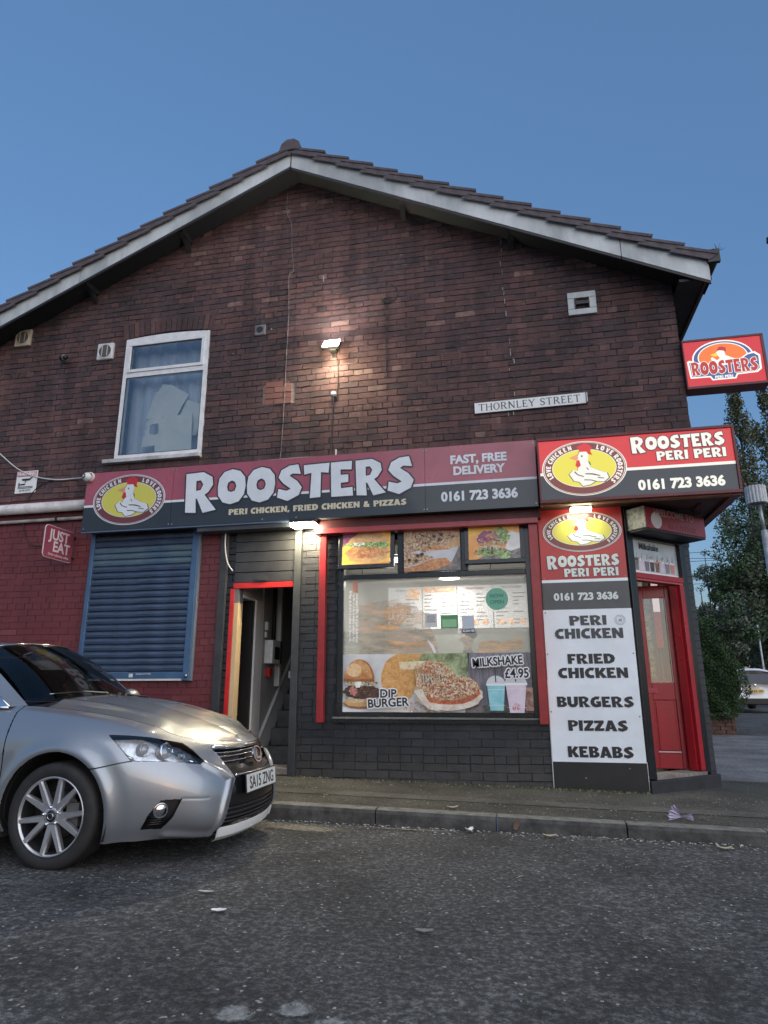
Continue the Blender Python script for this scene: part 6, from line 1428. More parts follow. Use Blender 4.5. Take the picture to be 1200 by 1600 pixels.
body = ~(cut | hl | gr | fog | gap | bumperm)
def M_car():
    m = bpy.data.materials.new('silver paint'); m.use_nodes = True; t = m.node_tree; b = t.nodes['Principled BSDF']; L = t.links
    b.inputs['Base Color'].default_value = (.33,.35,.38,1); b.inputs['Metallic'].default_value = .70; b.inputs['Roughness'].default_value = .36
    b.inputs['Coat Weight'].default_value = 1; b.inputs['Coat Roughness'].default_value = .04
    vn = node(t, 'ShaderNodeTexNoise'); vn.inputs['Scale'].default_value = 3; vn.inputs['Detail'].default_value = 6; tc = node(t, 'ShaderNodeTexCoord'); L.new(tc.outputs['Object'], vn.inputs[0])
    mr = node(t, 'ShaderNodeMapRange'); mr.inputs[3].default_value = .32; mr.inputs[4].default_value = .44; L.new(vn.outputs[0], mr.inputs[0]); L.new(mr.outputs[0], b.inputs['Roughness'])
    return m
M_silver = M_car(); M_chrome = pmat('chrome', (.80,.80,.82), .12, metal=1); M_gapm = pmat('panel gap', (.008,.008,.009), .6); M_grille = pmat('grille black', (.012,.012,.014), .25); M_satin = pmat('satin lip', (.70,.72,.70), .32)
M_bl = pmat('grille bar', (.05,.05,.055), .3, metal=.5)
def grid_obj(name, mask, P, m, parent, smooth=True, flip=False):
    I, J = np.nonzero(mask); n1 = P.shape[1]
    q = np.stack([I*n1+J, (I+1)*n1+J, (I+1)*n1+J+1, I*n1+J+1], 1)
    if flip: q = q[:, ::-1]
    u, inv = np.unique(q, return_inverse=True); V = P.reshape(-1, 3)[u]
    V = np.array(CO)+CK*V
    me = bpy.data.meshes.new(name); me.from_pydata(V.tolist(), [], inv.reshape(q.shape).tolist()); me.materials.append(m)
    me.polygons.foreach_set('use_smooth', [smooth]*len(me.polygons)); me.update(); return link(name, me, parent)
grid_obj('body', body & ~chrome_lip, S, M_silver, CAR)
grid_obj('bumper', bumperm & ~cut & ~gap & ~chrome_lip, S, M_silver, CAR)
grid_obj('chrome_lip', chrome_lip & ~cut, S+nrm*(.004+.040*np.clip((.80-VV)/.34, 0, 1))[..., None], M_satin, CAR)
grid_obj('panel_gaps', (gap & ~cut), S-nrm*.010, M_gapm, CAR)
# inner skins so nothing shows through
grid_obj('inner_skin', ~cut, S-nrm*.045, M_gapm, CAR)
dg_ = np.where(Vc > 3.0, .035, .020)
G_ = S-nrm*np.where(VV > 3.0, .030, .016)[..., None]
grid_obj('grille', gr, G_, M_grille, CAR)
grid_obj('fog_recess', fog & (Uc < 14), S-nrm*.035, M_blackpl, CAR); grid_obj('fog_recess', fog & (Uc > 14), S-nrm*.035, M_blackpl, CAR)
M_lens = clear_glass('headlight lens', (.93,.95,.97), .04)
grid_obj('headlight_lens', hl & (Uc < 14), S+nrm*.002, M_lens, CAR); grid_obj('headlight_lens', hl & (Uc > 14), S+nrm*.002, M_lens, CAR)
M_hlin = pmat('headlight bezel', (.48,.50,.53), .22, metal=.8, var=.7, scale=14)
grid_obj('headlight_bowl', hl, S-nrm*.040, M_hlin, CAR)
def sp(u, v, out=0.0):
    p = shell(np.array([float(u)]), np.array([float(v)]))[0, 0]
    pu = shell(np.array([float(u)+.01]), np.array([float(v)]))[0, 0]; pv = shell(np.array([float(u)]), np.array([float(v)+.01]))[0, 0]
    n = np.cross(pv-p, pu-p); n /= np.linalg.norm(n)+1e-9
    if (p-ctr) @ n < 0: n = -n
    return p+n*out, n
def sw(u, v, out=0.0): p, n = sp(u, v, out); return cw(*p)
for side in (0, 1):
    fu = (lambda u: u) if side == 0 else (lambda u: 28-u)
    for (u, v, r, kind) in ((10.25,4.75,.040,'ring'),(10.92,4.82,.056,'proj'),(11.38,4.62,.028,'drl')):
        p, n = sp(fu(u), v, -.020); n3 = Vector(n); fwd = (n3*.6+Vector((1.1, 0, 0))).normalized(); o3 = Vector(cw(*p))
        b = mb(M_chrome if kind == 'proj' else M_hlin, True); b.lathe([(r*.80,-.03),(r*.84,-.004),(r*.95,.002),(r,-.004),(r*1.02,-.035)], o3, fwd, 28); b.build('headlight_ring', CAR)
        b = mb(pmat('projector glass', (.25,.28,.32), .05, metal=.3, coat=1), True); b.lathe([(0,.012),(r*.3,.010),(r*.55,.002),(r*.72,-.012)], o3, fwd, 24); b.build('projector', CAR)
    b = mb(M_chrome, True); b.tube([sw(fu(11.55),4.25,-.02), sw(fu(11.85),4.12,-.018)], .010, 8); b.tube([sw(fu(9.75),4.15,-.012), sw(fu(10.0),3.98,-.012)], .008, 8); b.build('headlight_trim', CAR)
    p, n = sp(fu(10.72), 1.52, -.022); b = mb(M_chrome, True); b.lathe([(0,.010),(.030,.008),(.038,.0),(.042,.006),(.045,-.01)], Vector(cw(*p)), Vector(n)+Vector((.5,0,0)), 22); b.build('fog_lamp', CAR)
    for k in range(4):
        b = mb(M_grille, True); b.tube([sw(fu(10.32+k*.03), .80+k*.13, -.028), sw(fu(10.84), .80+k*.14, -.028)], .005, 5); b.build('recess_bar', CAR)
# grille bars
def gedge(v):
    e = [u for u in np.linspace(12.3, 14, 200) if inpoly(np.array([u]), np.array([v]), GR)[0]]; return (min(e)+.03) if e else None
for v in (5.05, 4.60, 4.15):
    e = gedge(v)
    if e is None: continue
    b = mb(M_chrome, True); b.tube([sw(u, v, -.012) for u in np.linspace(e, 28-e, 30)], .0040, 6); b.build('grille_bar', CAR)
b = mb(M_chrome, True); e = gedge(5.55); b.tube([sw(u, 5.62+.06*math.sin((u-e)/(28-2*e)*math.pi), .002) for u in np.linspace(e, 28-e, 34)], .014, 8); b.build('grille_surround', CAR)
b = mb(M_chrome, True); e = gedge(3.05); b.tube([sw(u, 3.12, .002) for u in np.linspace(e, 28-e, 34)], .0075, 8); b.build('grille_surround', CAR)
m_gs = (gr & (Vc > 3.15) & (Vc < 3.75)); grid_obj('grille_band', m_gs, S-nrm*.004, pmat('grille band', (.06,.055,.05), .15, metal=.6), CAR)
grid_obj('plate_panel', gr & (Vc > 1.75) & (Vc < 3.05), S-nrm*.006, pmat('gloss black panel', (.010,.010,.012), .15), CAR)
for v in (1.62, 1.42, 1.22, 1.02):
    e = gedge(v); b = mb(M_bl, True); b.tube([sw(u, v, -.008) for u in np.linspace(e, 28-e, 30)], .0055, 6); b.build('lower_grille_bar', CAR)
# badge and number plate
FG = Frame(cw(.968, .0, .612), (0, 1, 0), (-.28, 0, 1)); 
b = mb(M_chrome)
n = 40; R0 = ell(.066, .055, n); R1 = ell(.056, .045, n)
for i in range(n):
    j = (i+1) % n; b.poly([FG.p(*R0[i], .012), FG.p(*R0[j], .012), FG.p(*R1[j], .012), FG.p(*R1[i], .012)]); b.poly([FG.p(*R0[i], .0), FG.p(*R0[j], .0), FG.p(*R0[j], .012), FG.p(*R0[i], .012)])
b.build('badge_ring', CAR)
b = mb(pmat('badge dark', (.03,.03,.035), .2)); flat(b, FG, ell(.058, .047, 32), .006); b.build('badge_back', CAR)
b = mb(M_chrome); b.prism([FG.p(x, y, .007) for x, y in ((-.020,.034),(-.006,.040),(-.008,-.018),(.040,-.020),(.030,-.034),(-.026,-.032))], FG.n*.006); b.build('badge_letter', CAR)
FNP = Frame(cw(1.018, 0, .445), (0, 1, 0), (-.10, 0, 1)); NPm = pmat('plate white', (.70,.71,.68), .35)
b = mb(M_blackpl); b.prism([FNP.p(x*CK, y*CK, -.006) for x, y in ((-.268,-.063),(.268,-.063),(.268,.063),(-.268,.063))], FNP.n*.006); b.build('plate_holder', CAR)
b = mb(NPm); b.prism([FNP.p(x*CK, y*CK, .001) for x, y in ((-.26,-.056),(.26,-.056),(.26,.056),(-.26,.056))], FNP.n*.003); npo = b.build('number_plate', CAR)
bez_text('registration', 'SA15 ZNG', .112*CK, M_ink, FNP.mat(0, -.038*CK, .0046), npo, bold=.012, sx=.86)

# bonnet: ruled from the shutline to the centre line
ub = np.concatenate([np.linspace(6.95, 14, 150)]); T = shell(ub, np.array([7.0]))[:, 0]
a_c = np.interp(ub, [6.95, 14], [-.40, .865]); tt = (ub-6.95)/(14-6.95); a_c = -.40+(.865+.40)*tt**.82
Hc = crom(np.array([[1.030],[1.020],[.985],[.938],[.873],[.803],[.746],[.702]]), np.interp(a_c, [-.40,-.25,0,.22,.45,.66,.80,.865], range(8)))[:, 0]
ws = np.linspace(0, 1, 60)
def bonnet(side):
    P = np.zeros((len(ub), len(ws), 3))
    for i in range(len(ub)):
        w_ = ws; e = 1-(1-w_)**1.75
        P[i, :, 0] = T[i, 0]*(1-w_)+a_c[i]*w_; P[i, :, 1] = T[i, 1]*(1-w_)*side
        base = T[i, 2]+(Hc[i]-T[i, 2])*e
        ridge = .012*np.exp(-((w_-.30)/.09)**2)*np.clip((T[i,0]*-1+.8)/.8, 0, 1)
        P[i, :, 2] = base+ridge*min(1, abs(T[i, 1])/.5)
    return P
for sd_ in (1, -1):
    P = bonnet(sd_); mk = np.ones((P.shape[0]-1, P.shape[1]-1), bool); P2 = P.copy(); P2[:, 0, 1] *= .993; P2[:, 0, 2] += .001
    grid_obj('bonnet' if sd_ == 1 else 'bonnet', mk, P2, M_silver, CAR, flip=(sd_ == -1))
b = mb(M_gapm, True); b.tube([cw(*(T[i]+np.array([0, -.004*np.sign(T[i, 1]), -.008]))) for i in range(0, len(ub), 4)], .005, 5); b.tube([cw(T[i][0], -T[i][1], T[i][2]-.008) for i in range(0, len(ub), 4)], .005, 5); b.build('bonnet_seam', CAR)
# greenhouse
def curve3(pts, n): return crom(np.array(pts, float), np.linspace(0, len(pts)-1, n))
base = curve3([(-.44,-.66,.965),(-.34,-.42,1.005),(-.30,0,1.028),(-.34,.42,1.005),(-.44,.66,.965)], 41)
topc = curve3([(-1.02,-.545,1.345),(-.93,-.35,1.395),(-.89,0,1.412),(-.93,.35,1.395),(-1.02,.545,1.345)], 41)
tw = np.linspace(0, 1, 20)
Wd = base[:, None, :]*(1-tw)[None, :, None]+topc[:, None, :]*tw[None, :, None]; Wd[..., 2] += (.035*np.sin(tw*math.pi))[None]; Wd[..., 0] += (.012*np.sin(tw*math.pi))[None]
def auto_glass():
    m = bpy.data.materials.new('car glass'); m.use_nodes = True; t = m.node_tree; L = t.links; t.nodes.remove(t.nodes['Principled BSDF'])
    tr = node(t, 'ShaderNodeBsdfTransparent'); tr.inputs[0].default_value = (.42,.50,.48,1); gl = node(t, 'ShaderNodeBsdfGlossy'); gl.inputs['Roughness'].default_value = .015
    fr = node(t, 'ShaderNodeFresnel'); fr.inputs[0].default_value = 1.55; mx = node(t, 'ShaderNodeMixShader'); L.new(fr.outputs[0], mx.inputs[0]); L.new(tr.outputs[0], mx.inputs[1]); L.new(gl.outputs[0], mx.inputs[2]); L.new(mx.outputs[0], t.nodes['Material Output'].inputs[0]); return m
M_cg = auto_glass()
mk = np.ones((40, 19), bool); grid_obj('windscreen', mk, Wd, M_cg, CAR)
# roof with pillars
roofL = [(-1.02,.545,1.345),(-1.5,.565,1.372),(-2.1,.56,1.36),(-2.7,.53,1.31),(-3.0,.50,1.25)]
cen = [(-.89,0,1.412),(-1.45,0,1.452),(-2.1,0,1.445),(-2.7,0,1.39),(-3.05,0,1.31)]
rl = curve3(roofL, 40); rc = curve3(cen, 40); wv = np.linspace(-1, 1, 31); RP = np.zeros((40, 31, 3))
for i in range(40):
    a_ = np.abs(wv); RP[i, :, 0] = rc[i, 0]*(1-a_**2.2)+rl[i, 0]*a_**2.2; RP[i, :, 1] = rl[i, 1]*wv; RP[i, :, 2] = rc[i, 2]*(1-a_**2.6)+rl[i, 2]*a_**2.6
grid_obj('roof', np.ones((39, 30), bool), RP, M_silver, CAR)
b = mb(M_chrome, True); b.tube([cw(*(topc[i]+np.array([.004, 0, .004]))) for i in range(0, 41, 4)], .006, 6); b.build('windscreen_trim', CAR)
for sd_ in (-1, 1):
    f3 = lambda p: cw(p[0], p[1]*sd_*1.0, p[2])
    A_ = curve3([(-.44,.665,.962),(-.74,.615,1.175),(-1.02,.55,1.348)], 14); Bq = curve3([(-.50,.765,.955),(-.86,.69,1.17),(-1.16,.605,1.335)], 14)
    b = mb(M_silver, True)
    for i in range(13): b.poly([f3(A_[i]), f3(A_[i+1]), f3(Bq[i+1]), f3(Bq[i])])
    b.build('windscreen_pillar', CAR)
    # side glass, top rail, tail
    belt = curve3([(-.50,.765,.955),(-1.2,.770,.965),(-2.0,.765,.985),(-2.75,.735,1.06)], 24); tp = curve3([(-.50,.765,.958),(-.86,.69,1.17),(-1.16,.61,1.325),(-1.6,.595,1.345),(-2.2,.59,1.335),(-2.65,.60,1.27)], 24)
    b = mb(M_cg, True); dark = mb(M_blackpl, True)
    for i in range(23): b.poly([f3(belt[i]), f3(belt[i+1]), f3(tp[i+1]), f3(tp[i])])
    b.build('side_glass', CAR)
    b = mb(M_silver, True); rr2 = [(-1.02,.548,1.348)]+roofL[1:]; rk = curve3(rr2, 24); tp2 = curve3([(-1.16,.612,1.328),(-1.6,.597,1.348),(-2.2,.592,1.338),(-2.65,.602,1.273),(-3.0,.60,1.15)], 24)
    for i in range(23): b.poly([f3(rk[i]), f3(rk[i+1]), f3(tp2[i+1]), f3(tp2[i])])
    tl = curve3([(-2.65,.60,1.272),(-2.75,.735,1.06),(-2.0,.766,.984)], 8)
    b.poly([f3((-2.65,.602,1.27)), f3((-3.0,.60,1.15)), f3((-3.05,.65,.99)), f3((-2.75,.735,1.06))]); b.poly([f3((-2.75,.735,1.06)), f3((-3.05,.65,.99)), f3((-2.6,.72,.985)), f3((-2.0,.765,.985))]); b.build('roof_rail', CAR)
    b = mb(M_chrome, True); b.tube([f3(p+np.array([0, .006, -.004])) for p in belt], .008, 6); b.tube([f3(p+np.array([.004, .006, 0])) for p in tp[:14]], .006, 6); b.build('window_trim', CAR)
    b = mb(M_blackpl); b.poly([f3((-.62,.755,.962)), f3((-.64,.752,.962)), f3((-.86,.70,1.15)), f3((-.845,.705,1.16))]); b.build('quarter_bar', CAR)
    # door mirror
    if sd_ == 1:
        b = mb(M_silver, True); b.ball(cw(-.66, .90*sd_, 1.0), .085, 10, (.8, 1.15, .75)); b.build('door_mirror', CAR)
b = mb(M_silver, True)
for i in range(20):
    y0, y1 = -.5+i*.05, -.45+i*.05; b.poly([cw(-3.05, y0, 1.30), cw(-3.05, y1, 1.30), cw(-3.25, y1, 1.0), cw(-3.25, y0, 1.0)])
b.build('tailgate', CAR)
b = mb(M_silver, True); b.poly([cw(-3.25,-.5,.3), cw(-3.25,.5,.3), cw(-3.25,.5,1.0), cw(-3.25,-.5,1.0)]); b.build('rear_panel', CAR)
# cabin
M_cab = pmat('cabin dark', (.018,.018,.02), .7, var=.2); M_seat = pmat('seat cloth', (.045,.043,.042), .85, var=.3)
def cbx(name, m, a0, a1, b0, b1, c0, c1, bev=.02):
    b = mb(m); b.box(*[CO.x+CK*a0, CO.x+CK*a1, CO.y+CK*b0, CO.y+CK*b1, CO.z+CK*c0, CO.z+CK*c1]); return b.build(name, CAR, bevel=bev)
cbx('dashboard', M_cab, -.95, -.40, -.66, .66, .6, .95, .04); cbx('cabin_floor', M_cab, -3.1, -.45, -.78, .78, .3, .45); cbx('underbody', M_gapm, -3.1, .55, -.62, .62, .16, .28); cbx('engine_block', M_gapm, -.3, .60, -.55, .55, .28, .58)
for y in (-.38, .38): cbx('seat', M_seat, -1.75, -1.25, y-.25, y+.25, .45, .62, .05); cbx('seat_back', M_seat, -1.92, -1.72, y-.24, y+.24, .6, 1.12, .06); cbx('headrest', M_seat, -1.92, -1.80, y-.12, y+.12, 1.13, 1.28, .04)
cbx('rear_seat', M_seat, -2.7, -2.5, -.65, .65, .5, 1.08, .05)
b = mb(M_cab, True); c0 = Vector(cw(-1.15, -.38, .92)); n = 20
b.tube([tuple(c0+Vector((.02*math.sin(t), .17*math.cos(t), .17*math.sin(t)))) for t in [2*math.pi*i/n for i in range(n+1)]], .012, 6, cap=False); b.build('steering_wheel', CAR)
b = mb(pmat('belt', (.30,.28,.20), .7)); b.poly([cw(-1.45,-.60,1.15), cw(-1.45,-.64,1.15), cw(-1.25,-.55,.65), cw(-1.25,-.50,.65)]); b.build('seat_belt', CAR)
b = mb(M_sticker); b.poly([cw(-.55,.10,.957), cw(-.45,.10,.960), cw(-.47,.36,.960), cw(-.58,.34,.957)]); tag(b.build('dashboard_paper'), 'sheet of white paper lying on the dashboard behind the windscreen', 'paper')
# scuttle and wipers
b = mb(M_blackpl, True)
sc0 = base+np.array([.012, 0, -.012]); sc1 = base+np.array([.075, 0, -.020]); sc1[:, 2] = np.minimum(sc1[:, 2], 1.006)
for i in range(40): b.poly([cw(*sc0[i]), cw(*sc1[i]), cw(*sc1[i+1]), cw(*sc0[i+1])])
b.build('scuttle_panel', CAR)
b = mb(M_blackpl, True); b.tube([cw(-.28,.10,1.022), cw(-.33,-.05,1.03), cw(-.38,-.30,1.045), cw(-.42,-.45,1.03)], .008, 6); b.ball(cw(-.27,.12,1.02), .022, 6); b.tube([cw(-.27,.55,1.0), cw(-.34,.4,1.02), cw(-.38,.0,1.06)], .007, 6); b.build('wiper', CAR)
b = mb(pmat('wiper grey', (.35,.35,.34), .4, metal=.5), True); b.tube([cw(-.30,.02,1.040), cw(-.35,-.2,1.052), cw(-.41,-.5,1.035)], .005, 5); b.build('wiper_blade', CAR)
# wheels
M_tyre = pmat('tyre rubber', (.022,.021,.022), .75, var=.25, scale=14, bump=.15); M_rim = pmat('machined alloy', (.60,.60,.62), .3, metal=.8, var=.12); M_rimd = pmat('grey alloy', (.11,.11,.12), .35, metal=.8)
def wheel(a, side, nm='wheel'):
    wc = Vector(cw(a, .885*side, .3125)); ax = Vector((0, side, 0)); k = CK
    e = empty(nm, wc); e.parent = CAR; e.matrix_parent_inverse = Matrix.Translation(-CO)
    b = mb(M_tyre, True); b.lathe([(r*k, h*k) for r, h in ((.222,-.20),(.25,-.215),(.295,-.212),(.309,-.195),(.3125,-.16),(.3125,-.055),(.309,-.022),(.298,-.004),(.275,.004),(.250,.002),(.232,-.006),(.226,-.016))], wc, ax, 64)
    b.smooth = False
    for g in range(72):
        t = 2*math.pi*g/72; d1 = Vector((math.cos(t), 0, math.sin(t))); d2 = Vector((math.cos(t+.05), 0, math.sin(t+.05)))
        for h0, h1, rr3 in ((-.185,-.135,.3145), (-.075,-.028,.3135)): 
            b.poly([wc+d1*rr3*k+ax*h0*k, wc+d2*rr3*k+ax*h0*k, wc+d2*rr3*k+ax*h1*k, wc+d1*rr3*k+ax*h1*k])
    b.build('tyre', e)
    b = mb(M_rim, True); b.lathe([(r*k, h*k) for r, h in ((.226,-.018),(.231,-.004),(.228,.001),(.221,-.002),(.216,-.014))], wc, ax, 64); b.build('rim', e)
    b = mb(M_rimd, True); b.lathe([(r*k, h*k) for r, h in ((.216,-.014),(.208,-.05),(.205,-.16),(.222,-.20))], wc, ax, 48); b.build('barrel', e)
    u_ = Vector((1, 0, 0)); v_ = Vector((0, 0, 1)); n5 = 5
    b = mb(M_rim, False); bd = mb(M_rimd)
    for q in range(5):
        t0 = 2*math.pi*q/5+rad(62)
        for s in (-1, 1):
            ti = t0+s*rad(7); to = t0+s*rad(16.5)
            di = u_*math.cos(ti)+v_*math.sin(ti); do = u_*math.cos(to)+v_*math.sin(to)
            pi = wc+di*.050*k+ax*(-.022)*k; po = wc+do*.218*k+ax*(-.010)*k; dr = (po-pi).normalized(); sd2 = ax.cross(dr).normalized()
            w0, w1 = .023*k, .0155*k; T_ = .020*k; chamf = .006*k
            c = [pi+sd2*w0, pi-sd2*w0, po-sd2*w1, po+sd2*w1]; top = [p+ax*T_*.6 for p in (pi+sd2*(w0-chamf), pi-sd2*(w0-chamf), po-sd2*(w1-chamf), po+sd2*(w1-chamf))]
            bb = len(b.v); b.v += [tuple(p) for p in c+top]+[tuple(p-ax*.025*k) for p in c]
            for f_ in ((4,5,6,7),(0,4,7,3),(1,2,6,5),(3,7,6,2),(0,1,5,4),(0,3,11,8),(1,9,10,2),(8,11,10,9)): b.face([bb+i for i in f_])
    b.build('spokes', e)
    b = mb(M_rim, True); b.lathe([(.062*k,-.045*k),(.064*k,-.022*k),(.056*k,-.010*k),(.034*k,-.010*k)], wc, ax, 32); b.build('hub', e)
    b = mb(M_blackpl, True); b.lathe([(0,-.004*k),(.028*k,-.005*k),(.033*k,-.011*k)], wc, ax, 24); b.build('centre_cap', e)
    b = mb(M_chrome, True); rr4 = ell(.020*k, .017*k, 20)
    b.tube([wc+u_*x+v_*y+ax*(-.003*k) for x, y in rr4+[rr4[0]]], .0022*k, 5, cap=False); b.build('cap_ring', e)
    b = mb(M_chrome, True)
    for q in range(5):
        t = 2*math.pi*q/5+rad(62)+rad(36); p = wc+(u_*math.cos(t)+v_*math.sin(t))*.052*k
        b.lathe([(0,.002*k),(.008*k,.002*k),(.0105*k,-.006*k),(.0105*k,-.02*k)], p, ax, 6)
    b.build('wheel_nuts', e)
    b = mb(pmat('brake disc', (.14,.13,.13), .4, metal=.8), True); b.lathe([(.05*k,-.085*k),(.14*k,-.085*k),(.14*k,-.105*k),(.05*k,-.105*k)], wc, ax, 40); b.build('brake_disc', e)
    b = mb(pmat('caliper', (.10,.10,.10), .5)); b.box(wc.x+.07, wc.x+.15, wc.y-side*.10*k, wc.y-side*.05*k, wc.z-.06, wc.z+.07); b.build('caliper', e)
    b = mb(M_gapm, True); b.lathe([(0,-.13*k),(.21*k,-.13*k)], wc, ax, 24); b.build('wheel_back', e)
wheel(0, -1); wheel(0, 1); wheel(-2.6, -1); wheel(-2.6, 1)
for a in (0, -2.6):
    for s in (-1, 1):
        b = mb(pmat('arch liner', (.012,.012,.012), .9), True)
        P_ = [(.385*math.cos(t), .385*math.sin(t)) for t in np.linspace(-.4, math.pi+.4, 30)]
        for i in range(29):
            (x0, z0), (x1, z1) = P_[i], P_[i+1]; b.poly([cw(a+x0, .872*s, .325+z0), cw(a+x1, .872*s, .325+z1), cw(a+x1, .55*s, .325+z1), cw(a+x0, .55*s, .325+z0)])
        b.build('arch_liner', CAR)

# ================================================================== STREET BEYOND
M_leafd = [pmat('leaf dark', (.024,.058,.018), .7), pmat('leaf mid', (.042,.092,.026), .7), pmat('leaf light', (.075,.130,.042), .7)]
M_leafp = [pmat('poplar leaf', (.070,.085,.042), .7), pmat('poplar leaf pale', (.135,.145,.080), .7)]
M_leafg = [pmat('grey leaf', (.085,.118,.080), .7), pmat('grey leaf pale', (.15,.185,.135), .7), pmat('grey leaf dark', (.030,.046,.030), .7)]
M_bark = pmat('bark', (.055,.045,.035), .9, var=.4, scale=8)
def leaves(name, centres, n, size, mats, parent, r_):
    """many small leaf faces about cluster centres (x,y,z,rx,ry,rz)"""
    b = MB(); 
    for m in mats: b.mat(m)
    vol = np.array([c[3]*c[4]*c[5] for c in centres])**.6; pr = vol/vol.sum()
    idx = r_.choice(len(centres), n, p=pr); d = r_.normal(size=(n, 3)); d /= np.linalg.norm(d, axis=1, keepdims=True); rr = r_.random(n)**.45
    C = np.array(centres)[idx]; P = C[:, :3]+d*C[:, 3:6]*rr[:, None]; s = size*r_.uniform(.5, 1.4, n)
    a = r_.normal(size=(n, 3)); a /= np.linalg.norm(a, axis=1, keepdims=True); c = np.cross(a, r_.normal(size=(n, 3))); c /= np.linalg.norm(c, axis=1, keepdims=True)
    V = np.stack([P-a*s[:, None], P-c*s[:, None]*.5, P+a*s[:, None], P+c*s[:, None]*.5], 1).reshape(-1, 3)
    me = bpy.data.meshes.new(name); me.from_pydata(V.tolist(), [], np.arange(4*n).reshape(n, 4).tolist())
    for m in mats: me.materials.append(m)
    cl = (r_.random(len(centres))*len(mats)).astype(int)[idx]; mix = (cl+(r_.random(n) < .3)) % len(mats); me.polygons.foreach_set('material_index', mix.astype(np.int32)); me.update()
    return link(name, me, parent)
def tree(x, y, z0, h, crown, n, size, mats, lab, seed, trunk_r=.15, group=None, name='tree'):
    r_ = np.random.default_rng(seed); e = empty(name, (x, y, z0), lab, 'tree', group)
    b = mb(M_bark, True); b.tube([(x, y, z0-.1), (x+.1*trunk_r, y, z0+h*.3), (x-.2*trunk_r, y, z0+h*.6), (x, y, z0+h*.93)], [trunk_r, trunk_r*.75, trunk_r*.45, trunk_r*.08], 8)
    cs = crown(r_)
    for c in cs[::max(1, len(cs)//16)]:
        zb = max(z0+h*.2, c[2]-abs(c[0]-x)*1.3-.8); b.tube([(x, y, zb), ((x+c[0])/2, (y+c[1])/2, (zb+c[2])/2+.1), (c[0], c[1], c[2])], [trunk_r*.3, trunk_r*.18, trunk_r*.04], 5)
    b.build('trunk', e); leaves('crown', cs, n, size, mats, e, r_); return e
def poplar(x, y, h, w_):
    def f(r_):
        out = []
        for k in range(110):
            t = r_.random(); z = h*(.10+.90*t); rr = w_*(1-t)**.55*(.35+.65*min(1, t*4)); a = r_.uniform(0, 6.28); q = r_.random()**.5
            out.append((x+rr*q*math.cos(a), y+rr*q*math.sin(a), z, .22*w_*(1-t*.6), .22*w_*(1-t*.6), h*.055))
        return out
    return f
def bushy(x, y, zc, rx, rz, k=70):
    def f(r_):
        out = []
        for i in range(k):
            d = r_.normal(size=3); d /= np.linalg.norm(d); q = r_.random()**.4
            out.append((x+d[0]*rx*q, y+d[1]*rx*q, zc+d[2]*rz*q, rx*.23, rx*.23, rz*.17))
        return out
    return f
tree(12.6, 31, .1, 17.2, poplar(12.6, 31, 17.2, 2.3), 20000, .085, M_leafp, 'tallest slim poplar, nearest the hanging sign', 1, .28, 'poplars beyond the side street', 'poplar_tree')
tree(14.4, 32, .1, 17.6, poplar(14.4, 32, 17.6, 1.9), 16000, .085, M_leafp, 'second slim poplar, right of the tallest', 2, .28, 'poplars beyond the side street', 'poplar_tree')
tree(15.9, 33, .1, 18.2, poplar(15.9, 33, 18.2, 1.6), 9000, .09, M_leafp, 'slim poplar cut by the right edge of the photo', 3, .28, 'poplars beyond the side street', 'poplar_tree')
tree(11.2, 27, .1, 10.0, bushy(11.5, 27, 5.9, 2.5, 4.1, 120), 26000, .085, [M_leafp[0], M_leafg[0], M_leafd[1]], 'broad leafy tree with fine drooping twigs at its left side', 4, .22)
tree(9.1, 28, .1, 7.6, bushy(9.3, 28, 6.2, 1.1, 1.3, 34), 1900, .06, M_leafg[:2], 'thin sparsely leaved tree against the sky beside the shop corner', 5, .07)
tree(6.5, 17, 0, 4.4, bushy(6.45, 17, 2.7, .95, 1.15, 50), 9000, .055, M_leafg, 'grey green shrubby tree right behind the hedge', 6, .10)
tree(5.6, 15.5, 0, 4.2, bushy(5.9, 15.5, 2.75, 1.1, 1.15, 40), 8000, .05, [M_leafd[1], M_leafg[2], M_leafg[0]], 'dark rounded tree close behind the hedge by the black pillar', 7, .10)
tree(11.5, 36, 0, 5.5, bushy(11.5, 36, 3.2, 3.2, 2.4, 60), 9000, .10, M_leafd, 'low dark tree behind the white car', 8, .2)
tree(15.5, 38, 0, 6.5, bushy(15.5, 38, 3.6, 3.6, 2.9, 60), 9000, .10, M_leafd, 'dark spreading tree behind the lamp pole at the right', 9, .2)
tree(7.0, 40, 0, 4.2, bushy(7.0, 40, 2.6, 2.6, 1.6, 40), 5000, .10, M_leafd, 'far low tree at the left end of the trees', 10, .2)
# hedge in front of a low brick wall
H = empty('hedge', (3.8, 9.4, 0), 'clipped dark green hedge overhanging a low brick wall beyond the shop corner', 'hedge')
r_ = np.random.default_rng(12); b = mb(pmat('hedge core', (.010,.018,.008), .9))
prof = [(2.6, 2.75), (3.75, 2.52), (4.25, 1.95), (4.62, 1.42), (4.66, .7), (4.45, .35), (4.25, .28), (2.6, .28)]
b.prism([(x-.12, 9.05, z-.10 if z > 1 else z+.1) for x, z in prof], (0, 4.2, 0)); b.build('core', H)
n = 26000; P = []
while len(P) < n:
    x = r_.uniform(2.8, 4.72); z = r_.uniform(.22, 2.8); top = np.interp(x, [2.6,3.75,4.25,4.62,4.70], [2.75,2.52,1.95,1.42,.8])+.05*math.sin(x*23)+.03*math.sin(x*61)
    lo = np.interp(x, [2.6,4.2,4.45,4.7], [.24,.24,.36,.8])
    if z > top or z < lo: continue
    e_ = min(top-z, (4.70-x), z-lo)
    if r_.random() < .62: y = 8.88+abs(r_.normal())*.07+.04*math.sin(x*14+z*9)
    elif e_ < .14: y = r_.uniform(8.9, 12)
    else: continue
    P.append((x, y, z))
